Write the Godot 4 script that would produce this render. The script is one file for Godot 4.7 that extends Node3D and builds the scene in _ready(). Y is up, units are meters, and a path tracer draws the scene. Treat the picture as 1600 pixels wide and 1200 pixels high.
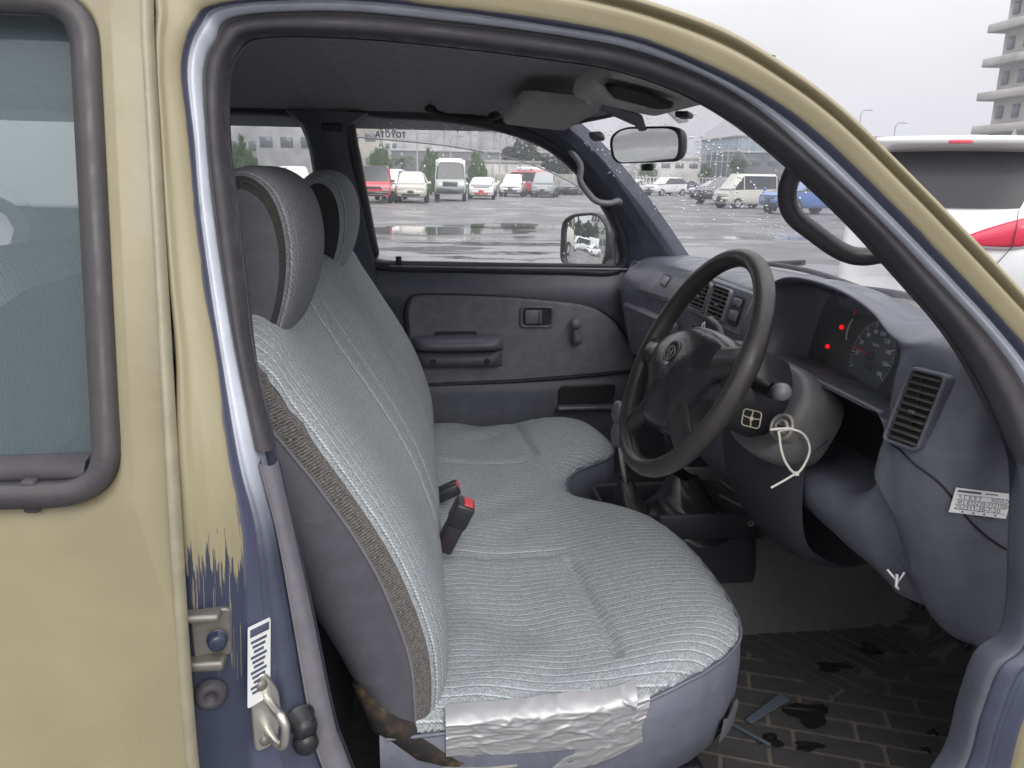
extends Node3D
# A pickup cab seen through its open driver's door. x runs to the truck's front, y up, z to the driver's side.

var truck: Node3D
var M := {}
var sgc := 0
var names := {}

# ---------------------------------------------------------------- helpers
func begin() -> SurfaceTool:
	var st := SurfaceTool.new()
	st.begin(Mesh.PRIMITIVE_TRIANGLES)
	return st

func put(st: SurfaceTool, called: String, m: Material, parent: Node = null, label := "", tang := false) -> MeshInstance3D:
	st.generate_normals()
	if tang:
		st.generate_tangents()
	var o := MeshInstance3D.new()
	o.name = called
	o.mesh = st.commit()
	o.material_override = m
	return hang(o, parent, label)

func hang(o: MeshInstance3D, parent: Node = null, label := "") -> MeshInstance3D:
	if parent == null:
		parent = self
	var base := String(o.name)
	var key := str(parent.get_instance_id()) + base
	if names.has(key):
		o.name = "%s_%03d" % [base, names[key]]
		names[key] += 1
	else:
		names[key] = 1
	parent.add_child(o, true)
	if label != "":
		o.set_meta("label", label)
	return o

func tag(o: Node, label: String, category := "", group := "", kind := "") -> Node:
	if label != "": o.set_meta("label", label)
	if category != "": o.set_meta("category", category)
	if group != "": o.set_meta("group", group)
	if kind != "": o.set_meta("kind", kind)
	return o

func thing(called: String, label: String, category: String, at := Vector3.ZERO, yaw := 0.0, group := "") -> Node3D:
	var o := Node3D.new()
	var n := called
	if names.has("top" + called):
		n = "%s_%03d" % [called, names["top" + called]]
		names["top" + called] += 1
	else:
		names["top" + called] = 1
	o.name = n
	add_child(o, true)
	o.position = at
	o.rotation.y = deg_to_rad(yaw)
	tag(o, label, category, group)
	return o

func dup(src: Node3D, called: String, label: String, at: Vector3, yaw: float, group := "") -> Node3D:
	var o: Node3D = src.duplicate()
	var n := called
	if names.has("top" + called):
		n = "%s_%03d" % [called, names["top" + called]]
		names["top" + called] += 1
	else:
		names["top" + called] = 1
	o.name = n
	add_child(o, true)
	o.position = at
	o.rotation.y = deg_to_rad(yaw)
	o.set_meta("label", label)
	if group != "": o.set_meta("group", group)
	return o

func tri(st: SurfaceTool, a: Vector3, b: Vector3, c: Vector3, ua := Vector2.ZERO, ub := Vector2.ZERO, uc := Vector2.ZERO) -> void:
	st.set_uv(ua); st.add_vertex(a)
	st.set_uv(ub); st.add_vertex(b)
	st.set_uv(uc); st.add_vertex(c)

func nextgroup(st: SurfaceTool, smooth := true) -> void:
	sgc += 1
	st.set_smooth_group(sgc if smooth else -1)

# rows of points, joined row to row
func grid(st: SurfaceTool, rows: Array, closed := false, smooth := true, uv = null, flip := false, loop := false) -> void:
	nextgroup(st, smooth)
	var nr := rows.size()
	var nc: int = rows[0].size()
	for i in (nr if loop else nr - 1):
		var i2 := (i + 1) % nr
		var r0 = rows[i]
		var r1 = rows[i2]
		for j in (nc if closed else nc - 1):
			var k := (j + 1) % nc
			var p00: Vector3 = r0[j]
			var p01: Vector3 = r0[k]
			var p10: Vector3 = r1[j]
			var p11: Vector3 = r1[k]
			var u00 := Vector2(float(j) / nc, float(i) / nr)
			var u01 := Vector2(float(j + 1) / nc, float(i) / nr)
			var u10 := Vector2(float(j) / nc, float(i + 1) / nr)
			var u11 := Vector2(float(j + 1) / nc, float(i + 1) / nr)
			if uv != null:
				u00 = uv.call(i, j, p00); u01 = uv.call(i, j + 1, p01); u10 = uv.call(i + 1, j, p10); u11 = uv.call(i + 1, j + 1, p11)
			if flip:
				tri(st, p00, p01, p11, u00, u01, u11); tri(st, p00, p11, p10, u00, u11, u10)
			else:
				tri(st, p00, p11, p01, u00, u11, u01); tri(st, p00, p10, p11, u00, u10, u11)

func cr(p: Array, n: int) -> PackedVector3Array:
	var o := PackedVector3Array()
	var m := p.size()
	for i in n:
		var t: float = float(i) / (n - 1) * (m - 1)
		var k := mini(int(t), m - 2)
		var a: Vector3 = p[k]
		o.append(a.cubic_interpolate(p[k + 1], p[maxi(k - 1, 0)], p[mini(k + 2, m - 1)], t - k))
	return o

func crc(p: Array, n: int) -> PackedVector3Array:
	var o := PackedVector3Array()
	var m := p.size()
	for i in n:
		var t: float = float(i) / n * m
		var k := int(t) % m
		var a: Vector3 = p[k]
		o.append(a.cubic_interpolate(p[(k + 1) % m], p[(k - 1 + m) % m], p[(k + 2) % m], t - int(t)))
	return o

# bicubic patch from a table of control rows
func patch(ctrl: Array, nu: int, nv: int) -> Array:
	var first := []
	for r in ctrl:
		first.append(cr(r, nv))
	var rows := []
	for i in nu:
		rows.append(PackedVector3Array())
	for j in nv:
		var col := []
		for r in first:
			col.append(r[j])
		var c := cr(col, nu)
		for i in nu:
			rows[i].append(c[i])
	return rows

# value of a table of [t, v] at t, smooth
func tab(t: float, a: Array) -> float:
	var n := a.size()
	if t <= a[0][0]: return a[0][1]
	if t >= a[n - 1][0]: return a[n - 1][1]
	for i in n - 1:
		if t <= a[i + 1][0]:
			var x: float = (t - a[i][0]) / (a[i + 1][0] - a[i][0])
			var p0: float = a[maxi(i - 1, 0)][1]
			var p3: float = a[mini(i + 2, n - 1)][1]
			var m: float = cubic_interpolate(a[i][1], a[i + 1][1], p0, p3, x)
			return m
	return 0.0

func tube(st: SurfaceTool, pts: Array, r, sides := 10, closed := false, smoothn := 0) -> void:
	var p: Array = Array(pts)
	if smoothn > 0:
		p = Array(crc(pts, smoothn)) if closed else Array(cr(pts, smoothn))
	var n := p.size()
	var rows := []
	var up := Vector3.UP
	for i in n:
		var a: Vector3 = p[(i - 1 + n) % n] if (closed or i > 0) else p[i]
		var b: Vector3 = p[(i + 1) % n] if (closed or i < n - 1) else p[i]
		var t := (b - a).normalized()
		if i == 0:
			up = t.cross(Vector3(0.31, 0.77, 0.55)).normalized()
		var s := t.cross(up).normalized()
		up = s.cross(t).normalized()
		var rr: float = r if (r is float) else lerpf(r[0], r[1], float(i) / (n - 1))
		if r is Array and r.size() > 2:
			rr = r[mini(i, r.size() - 1)]
		var row := PackedVector3Array()
		for k in sides:
			var ang := TAU * k / sides
			row.append(p[i] + (s * cos(ang) + up * sin(ang)) * rr)
		rows.append(row)
	grid(st, rows, true, true, null, false, closed)
	if not closed:
		nextgroup(st, false)
		for e in [0, n - 1]:
			for k in sides:
				tri(st, p[e], rows[e][k], rows[e][(k + 1) % sides])

# profile (x = side, y = out) swept along a path whose outward direction is given at every point
func sweep(st: SurfaceTool, pts: Array, outs: Array, prof: Array, closed_prof := true, closed := false, smooth := true) -> void:
	var n := pts.size()
	var rows := []
	for i in n:
		var a: Vector3 = pts[(i - 1 + n) % n] if (closed or i > 0) else pts[i]
		var b: Vector3 = pts[(i + 1) % n] if (closed or i < n - 1) else pts[i]
		var t := (b - a).normalized()
		var o: Vector3 = outs[i]
		var s := t.cross(o).normalized()
		o = s.cross(t).normalized()
		var row := PackedVector3Array()
		for q in prof:
			row.append(pts[i] + s * q.x + o * q.y)
		rows.append(row)
	grid(st, rows, closed_prof, smooth, null, false, closed)

# box with rounded edges
func rbox(st: SurfaceTool, c: Vector3, size: Vector3, r: float, b := Basis(), n := 2) -> void:
	var h := size * 0.5
	r = minf(r, minf(h.x, minf(h.y, h.z)) * 0.98)
	var rows := []
	for half in 2:
		for i in n + 1:
			var lat: float = (-PI / 2 + PI / 2 * i / n) if half == 0 else (PI / 2 * i / n)
			var sy := -1.0 if half == 0 else 1.0
			var row := PackedVector3Array()
			for q in 4:
				var sx: float = [1.0, -1.0, -1.0, 1.0][q]
				var sz: float = [1.0, 1.0, -1.0, -1.0][q]
				for k in n + 1:
					var lon := PI / 2 * q + PI / 2 * k / n
					var d := Vector3(cos(lat) * cos(lon), sin(lat), cos(lat) * sin(lon))
					row.append(c + b * (Vector3(sx * (h.x - r), sy * (h.y - r), sz * (h.z - r)) + d * r))
			rows.append(row)
	grid(st, rows, true, true)
	for e in [0, rows.size() - 1]:
		nextgroup(st, false)
		var m: int = rows[e].size()
		var mid := Vector3.ZERO
		for p in rows[e]: mid += p
		mid /= m
		for k in m:
			if e == 0:
				tri(st, mid, rows[e][(k + 1) % m], rows[e][k])
			else:
				tri(st, mid, rows[e][k], rows[e][(k + 1) % m])

# outline (2D) pushed out from depth z0 to z1 with a bevel on the z1 side, placed by xf
func slab(st: SurfaceTool, poly: Array, z0: float, z1: float, xf: Transform3D, bevel := 0.0, smooth := false) -> void:
	var n := poly.size()
	var inner := PackedVector2Array()
	var area := 0.0
	for i in n:
		var a: Vector2 = poly[i]
		var b: Vector2 = poly[(i + 1) % n]
		area += a.cross(b)
	var sgn := 1.0 if area > 0 else -1.0
	for i in n:
		var a: Vector2 = poly[(i - 1 + n) % n]
		var b: Vector2 = poly[i]
		var c: Vector2 = poly[(i + 1) % n]
		var na := (b - a).normalized().orthogonal() * -sgn
		var nb := (c - b).normalized().orthogonal() * -sgn
		var nn := (na + nb)
		nn = nn.normalized() / maxf(0.4, sqrt(maxf(0.0, (1.0 + na.dot(nb)) * 0.5)))
		inner.append(b + nn * bevel)
	var rows := [PackedVector3Array(), PackedVector3Array(), PackedVector3Array()]
	var dz := signf(z1 - z0)
	for i in n:
		rows[0].append(xf * Vector3(poly[i].x, poly[i].y, z0))
		rows[1].append(xf * Vector3(poly[i].x, poly[i].y, z1 - dz * bevel))
		rows[2].append(xf * Vector3(inner[i].x, inner[i].y, z1))
	var flip := (sgn * dz) > 0
	grid(st, rows if bevel > 0.0 else [rows[0], rows[2]], true, smooth, null, flip)
	nextgroup(st, false)
	var t := Geometry2D.triangulate_polygon(inner)
	for k in range(0, t.size(), 3):
		tri(st, rows[2][t[k]], rows[2][t[k + 1]], rows[2][t[k + 2]])
	for k in range(0, t.size(), 3):
		tri(st, rows[0][t[k]], rows[0][t[k + 2]], rows[0][t[k + 1]])

func rrect(w: float, h: float, r: float, n := 4, c := Vector2.ZERO) -> Array:
	var o := []
	for q in 4:
		var s := Vector2([1, -1, -1, 1][q], [1, 1, -1, -1][q])
		for k in n + 1:
			var a := PI / 2 * q + PI / 2 * k / n
			o.append(c + s * Vector2(w / 2 - r, h / 2 - r) + Vector2(cos(a), sin(a)) * r)
	return o

func round_poly(pts: Array, r: float, n := 4) -> Array:
	var o := []
	var m := pts.size()
	for i in m:
		var a: Vector2 = pts[(i - 1 + m) % m]
		var b: Vector2 = pts[i]
		var c: Vector2 = pts[(i + 1) % m]
		var la := minf(r, (a - b).length() * 0.45)
		var lc := minf(r, (c - b).length() * 0.45)
		var p0 := b + (a - b).normalized() * la
		var p2 := b + (c - b).normalized() * lc
		for k in n + 1:
			var t := float(k) / n
			o.append(p0.lerp(b, t).lerp(b.lerp(p2, t), t))
	return o

# turned shape: prof = [radius, height] along axis y of xf
func lathe(st: SurfaceTool, prof: Array, xf: Transform3D, n := 24, sx := 1.0, sz := 1.0) -> void:
	var rows := []
	for q in prof:
		var row := PackedVector3Array()
		for k in n:
			var a := TAU * k / n
			row.append(xf * Vector3(cos(a) * q[0] * sx, q[1], sin(a) * q[0] * sz))
		rows.append(row)
	grid(st, rows, true)

func aim(o: Vector3, y: Vector3, hint := Vector3.RIGHT) -> Transform3D:
	y = y.normalized()
	var z := hint.cross(y).normalized()
	return Transform3D(Basis(y.cross(z).normalized(), y, z), o)

# frame with local z looking along n and local y near up
func face(o: Vector3, n: Vector3, up := Vector3.UP) -> Transform3D:
	n = n.normalized()
	var x := up.cross(n).normalized()
	return Transform3D(Basis(x, n.cross(x), n), o)

func ball(st: SurfaceTool, c: Vector3, r: Vector3, n := 10, b := Basis()) -> void:
	var rows := []
	for i in n / 2 + 1:
		var lat := -PI / 2 + PI * i / (n / 2)
		var row := PackedVector3Array()
		for k in n:
			var a := TAU * k / n
			row.append(c + b * (Vector3(cos(lat) * cos(a), sin(lat), cos(lat) * sin(a)) * r))
		rows.append(row)
	grid(st, rows, true)

func text(called: String, s: String, h: float, m: Material, xf: Transform3D, parent: Node, depth := 0.0006, font := "Droid Sans", weight := 700) -> MeshInstance3D:
	var t := TextMesh.new()
	var f := SystemFont.new()
	f.font_names = PackedStringArray([font])
	f.font_weight = weight
	t.font = f
	t.text = s
	t.font_size = 64
	t.pixel_size = h / 46.0
	t.depth = depth
	t.curve_step = 2.0
	var o := MeshInstance3D.new()
	o.name = called
	o.mesh = t
	o.material_override = m
	o.transform = xf
	return hang(o, parent)

# ---------------------------------------------------------------- materials
func lin(r: float, g: float, b: float) -> Color:
	return Color(r, g, b).linear_to_srgb()

func mat(key: String, c: Color, rough := 0.6, metal := 0.0) -> StandardMaterial3D:
	var m := StandardMaterial3D.new()
	m.resource_name = key
	m.albedo_color = c
	m.roughness = rough
	m.metallic = metal
	M[key] = m
	return m

func noise_tex(freq: float, size := 256, oct := 3, nrm := false, strength := 4.0, seed_ := 1, kind := FastNoiseLite.TYPE_SIMPLEX_SMOOTH, ramp: Gradient = null) -> NoiseTexture2D:
	var f := FastNoiseLite.new()
	f.seed = seed_
	f.noise_type = kind
	f.frequency = freq
	f.fractal_octaves = oct
	var t := NoiseTexture2D.new()
	t.width = size
	t.height = size
	t.seamless = true
	t.noise = f
	t.as_normal_map = nrm
	t.bump_strength = strength
	if ramp: t.color_ramp = ramp
	return t

func ramp(a: Array) -> Gradient:
	var g := Gradient.new()
	var o := PackedFloat32Array()
	var c := PackedColorArray()
	for e in a:
		o.append(e[0]); c.append(e[1])
	g.offsets = o
	g.colors = c
	return g

func tp(m: StandardMaterial3D, scale: float, world := false) -> StandardMaterial3D:
	m.uv1_triplanar = true
	m.uv1_world_triplanar = world
	m.uv1_scale = Vector3.ONE * scale
	return m

func bump(m: StandardMaterial3D, t: Texture2D, s: float) -> StandardMaterial3D:
	m.normal_enabled = true
	m.normal_texture = t
	m.normal_scale = s
	return m

func fabric_image(kind: int) -> Array:
	# woven cloth: raised pale dashes in rows, fine slanted ribs, brown threads
	var n := 512
	var im := Image.create(n, n, false, Image.FORMAT_RGB8)
	var hm := Image.create(n, n, false, Image.FORMAT_RGB8)
	var rng := RandomNumberGenerator.new()
	rng.seed = 11 + kind
	var jit := []
	for i in 64 * 64: jit.append(rng.randf())
	for y in n:
		var row := y / 64
		for x in n:
			var fy := fmod(y, 64.0) / 64.0
			var v := 0.0
			var h := 0.0
			# fine slanted ribs of short stitches
			var rib := fmod(x * 0.5 + y + 512.0, 8.0) / 8.0
			var j: float = jit[((x / 8) * 7 + (y / 8) * 13) % 4096]
			v = 0.59 + 0.06 * sin(rib * TAU) + 0.16 * (j - 0.5)
			h = 0.45 + 0.18 * sin(rib * TAU)
			# the pale dashed line once every row
			var seg := (x + (row % 2) * 37) / 26
			var js: float = jit[(seg * 31 + row * 17) % 4096]
			var fx := fmod(x + (row % 2) * 37, 26.0) / 26.0
			var slant := fy - 0.32 - 0.10 * (fx - 0.5) - 0.03 * (js - 0.5)
			var d := absf(slant)
			if d < 0.085 and fx > 0.10:
				var k := 1.0 - d / 0.085
				v = lerpf(v, 0.765 + 0.14 * (js - 0.5), minf(1.0, k * 1.6))
				h = lerpf(h, 0.95, minf(1.0, k * 1.6))
			elif slant > 0.085 and slant < 0.20 and fx > 0.1:
				v *= 0.78
				h *= 0.55
			var c := Color(v * 0.965, v * 1.0, v * 1.025)
			var thread: float = jit[((x / 3) * 5 + row * 3) % 4096]
			if kind == 0 and thread > 0.93 and d > 0.09:
				c = c.lerp(Color(0.52, 0.47, 0.45), 0.45)
			if kind == 1:   # brown and pale herringbone border
				var hb := fmod(absf(fmod(x, 128.0) - 64.0) * 0.9 + y + 512.0, 22.0) / 22.0
				v = 0.44 + (0.20 if hb < 0.35 else 0.0) + 0.20 * (j - 0.5)
				c = Color(v * 1.0, v * 0.97, v * 0.93)
				h = 0.2 + (0.7 if hb < 0.35 else 0.0)
			im.set_pixel(x, y, c)
			hm.set_pixel(x, y, Color(h, h, h))
	hm.bump_map_to_normal_map(6.0)
	return [ImageTexture.create_from_image(im), ImageTexture.create_from_image(hm)]

func materials() -> void:
	var grain := noise_tex(0.09, 256, 2, true, 3.0, 3, FastNoiseLite.TYPE_CELLULAR)
	var soft := noise_tex(0.02, 256, 4, true, 3.0, 5)
	var smear := noise_tex(0.012, 256, 5, false, 1.0, 9, FastNoiseLite.TYPE_SIMPLEX_SMOOTH, ramp([[0.25, Color(0.93, 0.93, 0.93)], [0.75, Color(1, 1, 1)]]))
	var rgh := noise_tex(0.01, 256, 5, false, 1.0, 21, FastNoiseLite.TYPE_SIMPLEX_SMOOTH, ramp([[0.3, Color(0.62, 0.62, 0.62)], [0.7, Color(1, 1, 1)]]))
	M.grain = grain
	M.smear = smear
	for d in [["plastic", lin(0.113, 0.119, 0.145), 0.5], ["plastic_dark", lin(0.026, 0.027, 0.034), 0.55], ["plastic_pale", lin(0.19, 0.195, 0.22), 0.5], ["trim_blue", lin(0.050, 0.055, 0.080), 0.6], ["insert_grey", lin(0.135, 0.130, 0.150), 0.75],
			["leather", lin(0.020, 0.0205, 0.023), 0.28], ["rim_leather", lin(0.034, 0.031, 0.031), 0.47], ["handle_black", lin(0.030, 0.027, 0.031), 0.5], ["boot_rubber", lin(0.015, 0.015, 0.018), 0.45]]:
		var m := mat(d[0], d[1], d[2])
		tp(m, 7.0)
		bump(m, grain, 0.22)
		m.roughness_texture = rgh
		m.albedo_texture = smear
	for d in [["headliner", lin(0.26, 0.258, 0.275), 0.95], ["carpet", lin(0.145, 0.138, 0.142), 1.0], ["visor_cloth", lin(0.36, 0.35, 0.34), 0.8], ["vinyl", lin(0.135, 0.143, 0.182), 0.55], ["vinyl_dark", lin(0.075, 0.075, 0.09), 0.62], ["mat_rubber", lin(0.070, 0.066, 0.068), 0.46], ["mat_line", lin(0.15, 0.135, 0.115), 0.9], ["fleece", lin(0.16, 0.155, 0.175), 0.9]]:
		var m := mat(d[0], d[1], d[2])
		tp(m, 9.0)
		bump(m, soft, 0.35)
		m.albedo_texture = smear
	M.carpet.normal_texture = noise_tex(0.3, 256, 2, true, 6.0, 6)
	M.carpet.normal_scale = 1.0
	M.fleece.normal_texture = M.carpet.normal_texture
	var peel := noise_tex(0.05, 256, 3, true, 2.0, 8)
	for d in [["tan_paint", lin(0.285, 0.252, 0.155), 0.42], ["blue_paint", lin(0.085, 0.10, 0.16), 0.36], ["navy_paint", lin(0.030, 0.037, 0.068), 0.42], ["pale_paint", lin(0.36, 0.41, 0.52), 0.3]]:
		var m := mat(d[0], d[1], d[2])
		tp(m, 2.2)
		bump(m, peel, 0.08)
		m.albedo_texture = noise_tex(0.006, 256, 5, false, 1.0, 31, FastNoiseLite.TYPE_SIMPLEX_SMOOTH, ramp([[0.2, Color(0.93, 0.93, 0.94)], [0.8, Color(1, 1, 1)]]))
		m.roughness_texture = rgh
	var rub := mat("rubber", lin(0.062, 0.059, 0.065), 0.62)
	rub.metallic_specular = 0.35
	tp(rub, 10.0); bump(rub, soft, 0.25); rub.roughness_texture = rgh; rub.albedo_texture = smear
	var rub2 := mat("rubber_grey", lin(0.055, 0.052, 0.056), 0.55)
	tp(rub2, 10.0); bump(rub2, soft, 0.2); rub2.roughness_texture = rgh; rub2.albedo_texture = smear
	mat("black", lin(0.006, 0.006, 0.008), 0.5)
	mat("steel", lin(0.55, 0.54, 0.50), 0.34, 0.9)
	var ds := mat("dull_steel", lin(0.22, 0.21, 0.19), 0.5, 0.6)
	tp(ds, 14.0); ds.albedo_texture = smear
	var rust := mat("rust", Color.WHITE, 0.85)
	tp(rust, 9.0)
	rust.albedo_texture = noise_tex(0.02, 128, 5, false, 1.0, 41, FastNoiseLite.TYPE_SIMPLEX_SMOOTH, ramp([[0.45, lin(0.010, 0.010, 0.010)], [0.65, lin(0.03, 0.020, 0.015)], [0.9, lin(0.11, 0.065, 0.035)]]))
	mat("chrome", lin(0.62, 0.62, 0.62), 0.18, 1.0)
	mat("mirror", lin(0.82, 0.84, 0.84), 0.015, 1.0)
	mat("white_plastic", lin(0.78, 0.77, 0.70), 0.4)
	mat("paper", lin(0.72, 0.73, 0.73), 0.7)
	mat("ink", lin(0.07, 0.08, 0.12), 0.7)
	mat("red_plastic", lin(0.60, 0.035, 0.05), 0.35)
	var lamp := mat("red_glow", lin(0.8, 0.02, 0.03), 0.4)
	lamp.emission_enabled = true; lamp.emission = Color(1.0, 0.05, 0.1); lamp.emission_energy_multiplier = 0.8
	mat("needle", lin(0.80, 0.04, 0.07), 0.5)
	mat("dial", lin(0.06, 0.066, 0.09), 0.5)
	mat("dial_white", lin(0.75, 0.77, 0.8), 0.5)
	var g := mat("clear_glass", Color(0.97, 1.0, 0.99, 0.06), 0.0)
	g.transparency = BaseMaterial3D.TRANSPARENCY_ALPHA
	var g2 := mat("tinted_glass", Color(0.42, 0.50, 0.52, 0.34), 0.02)
	g2.transparency = BaseMaterial3D.TRANSPARENCY_ALPHA
	var g3 := mat("visor_smoke", Color(0.62, 0.62, 0.66, 0.24), 0.05)
	g3.transparency = BaseMaterial3D.TRANSPARENCY_ALPHA
	var dr := mat("water_drop", Color(1, 1, 1, 0.0), 0.0)
	dr.refraction_enabled = true; dr.refraction_scale = 0.033
	dr.transparency = BaseMaterial3D.TRANSPARENCY_ALPHA
	mat("visor_edge", lin(0.75, 0.75, 0.78), 0.3)
	var tape := mat("duct_tape", lin(0.40, 0.40, 0.41), 0.40, 0.45)
	tp(tape, 40.0); bump(tape, noise_tex(0.08, 128, 2, true, 3.0, 12), 0.15)
	var fa := fabric_image(0)
	var fb := fabric_image(1)
	for d in [["fabric", fa, 1.0], ["fabric_edge", fb, 1.0]]:
		var m := mat(d[0], Color(1, 1, 1), 0.95)
		m.albedo_texture = d[1][0]
		bump(m, d[1][1], 0.5)
	M.fabric_edge.albedo_color = Color(0.70, 0.70, 0.72)
	var he := mat("headrest_edge", Color(0.42, 0.41, 0.43), 0.95)
	he.albedo_texture = fb[0]
	bump(he, fb[1], 1.0)
	var hf := mat("headrest_cloth", Color(0.76, 0.75, 0.76), 0.95)
	hf.normal_enabled = true; hf.normal_texture = fa[1]; hf.normal_scale = 0.5
	hf.albedo_texture = fa[0]
	# outside
	var asph := mat("asphalt", Color.WHITE, 1.0)
	tp(asph, 0.035, true)
	asph.albedo_texture = noise_tex(0.012, 1024, 6, false, 1.0, 61, FastNoiseLite.TYPE_SIMPLEX_SMOOTH, ramp([[0.25, lin(0.115, 0.115, 0.118)], [0.75, lin(0.165, 0.163, 0.165)]]))
	var wr := FastNoiseLite.new()
	wr.seed = 71; wr.frequency = 0.006; wr.fractal_octaves = 6
	asph.roughness_texture = noise_tex(0.0075, 1024, 6, false, 1.0, 71, FastNoiseLite.TYPE_SIMPLEX_SMOOTH, ramp([[0.30, Color(0.22, 0.22, 0.22)], [0.42, Color(0.6, 0.6, 0.6)], [0.7, Color(0.8, 0.8, 0.8)]]))
	mat("puddle_water", lin(0.045, 0.045, 0.046), 0.04)
	var wet := mat("wet_film", lin(0.08, 0.08, 0.081), 0.10)
	tp(wet, 0.6, true)
	wet.roughness_texture = noise_tex(0.02, 256, 4, false, 1.0, 73, FastNoiseLite.TYPE_SIMPLEX_SMOOTH, ramp([[0.3, Color(0.4, 0.4, 0.4)], [0.7, Color(1, 1, 1)]]))
	for d in [["car_white", lin(0.78, 0.79, 0.80)], ["car_silver", lin(0.50, 0.52, 0.53)], ["car_beige", lin(0.55, 0.54, 0.46)], ["car_red", lin(0.55, 0.02, 0.04)], ["car_dark", lin(0.045, 0.05, 0.055)], ["car_blue", lin(0.06, 0.16, 0.45)], ["car_grey", lin(0.24, 0.27, 0.28)], ["car_black", lin(0.015, 0.015, 0.018)]]:
		var m := mat(d[0], d[1], 0.3)
		m.clearcoat_enabled = true; m.clearcoat = 1.0; m.clearcoat_roughness = 0.05
	mat("car_glass", lin(0.035, 0.042, 0.046), 0.08)
	mat("mpv_glass", lin(0.05, 0.052, 0.056), 0.2)
	mat("head_lamp", lin(0.30, 0.31, 0.32), 0.12)
	mat("tyre", lin(0.02, 0.02, 0.02), 0.8)
	mat("alloy", lin(0.42, 0.42, 0.43), 0.4, 0.5)
	var tl := mat("tail_lamp", lin(0.62, 0.015, 0.06), 0.12)
	tl.clearcoat_enabled = true; tl.clearcoat = 1.0; tl.clearcoat_roughness = 0.03
	for d in [["concrete", lin(0.42, 0.41, 0.38), 0.85], ["white_wall", lin(0.66, 0.655, 0.63), 0.8], ["grey_wall", lin(0.52, 0.53, 0.54), 0.8], ["dark_wall", lin(0.16, 0.17, 0.18), 0.8], ["blue_sheet", lin(0.32, 0.42, 0.50), 0.7], ["beige_wall", lin(0.45, 0.42, 0.36), 0.8], ["fence_wall", lin(0.40, 0.39, 0.31), 0.85], ["hill_green", lin(0.12, 0.15, 0.15), 1.0]]:
		var m := mat(d[0], d[1], d[2])
		tp(m, 0.12, true)
		m.albedo_texture = noise_tex(0.01, 256, 5, false, 1.0, 81, FastNoiseLite.TYPE_SIMPLEX_SMOOTH, ramp([[0.2, Color(0.82, 0.82, 0.82)], [0.8, Color(1, 1, 1)]]))
	mat("galvanised", lin(0.40, 0.41, 0.42), 0.5, 0.3)
	mat("window_dark", lin(0.10, 0.12, 0.14), 0.15)
	mat("line_paint", lin(0.55, 0.55, 0.53), 0.7)
	for d in [["leaf", lin(0.095, 0.165, 0.065)], ["leaf_dark", lin(0.045, 0.065, 0.035)], ["palm_leaf", lin(0.07, 0.085, 0.04)]]:
		var m := mat(d[0], Color.WHITE, 0.8)
		m.vertex_color_use_as_albedo = true
		m.albedo_color = d[1]
		m.backlight_enabled = true; m.backlight = Color(0.10, 0.14, 0.06)
	mat("bark", lin(0.10, 0.075, 0.055), 0.95)

# ---------------------------------------------------------------- camera, sky, sun
func sky_image() -> ImageTexture:
	# an even overcast: brighter overhead than at the horizon, faint cloud texture
	var w := 512
	var h := 256
	var im := Image.create(w, h, false, Image.FORMAT_RGBF)
	var f := FastNoiseLite.new()
	f.seed = 4; f.frequency = 1.3; f.fractal_octaves = 5
	for y in h:
		var el := (0.5 - (y + 0.5) / h) * PI
		for x in w:
			var az := TAU * x / w
			var d := Vector3(cos(el) * cos(az), sin(el), cos(el) * sin(az))
			var s := maxf(d.y, 0.0)
			var v := 0.585 + 1.35 * pow(s, 1.4)
			if d.y > 0.0:
				var p := d / (d.y + 0.25)
				v *= 1.0 + 0.13 * f.get_noise_3d(p.x, p.y, p.z) * minf(1.0, s * 5.0)
			else:
				v = 0.26
			im.set_pixel(x, y, Color(v * 1.0, v * 0.985, v * 1.015))
	return ImageTexture.create_from_image(im)

func place_camera() -> void:
	var cam := Camera3D.new()
	cam.name = "camera"
	add_child(cam)
	cam.position = Vector3(0, 1.45, 1.47)
	cam.rotation_degrees = Vector3(-15.05, -7.0, 0.9)
	cam.fov = 53.02
	cam.near = 0.02
	cam.far = 3000.0
	cam.current = true
	var e := Environment.new()
	e.background_mode = Environment.BG_SKY
	var sky := Sky.new()
	var pm := PanoramaSkyMaterial.new()
	pm.panorama = sky_image()
	sky.sky_material = pm
	e.sky = sky
	e.tonemap_mode = Environment.TONE_MAPPER_LINEAR
	e.tonemap_exposure = 1.4
	e.sdfgi_enabled = true
	e.ssao_enabled = true
	e.ssil_enabled = true
	e.fog_enabled = true
	e.fog_density = 0.0022
	e.fog_light_color = Color(0.86, 0.87, 0.90)
	var we := WorldEnvironment.new()
	we.name = "world"
	we.environment = e
	add_child(we)
	var sun := DirectionalLight3D.new()
	sun.name = "sun"
	sun.light_energy = 0.5
	sun.light_color = Color(1.0, 0.985, 0.96)
	sun.light_angular_distance = 40.0
	sun.shadow_enabled = true
	add_child(sun)
	sun.look_at_from_position(Vector3(1.0, 3.5, 5.0), Vector3.ZERO)

# ---------------------------------------------------------------- the truck's shell
func zs(y: float) -> float:        # depth of the outer skin on the driver's side
	return 0.80 - 0.12 * clampf((y - 1.17) / 0.42, 0.0, 1.3)

func zf(y: float) -> float:        # depth of the far inner wall
	return -0.70 + 0.085 * clampf((y - 1.2) / 0.39, 0.0, 1.2)

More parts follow.
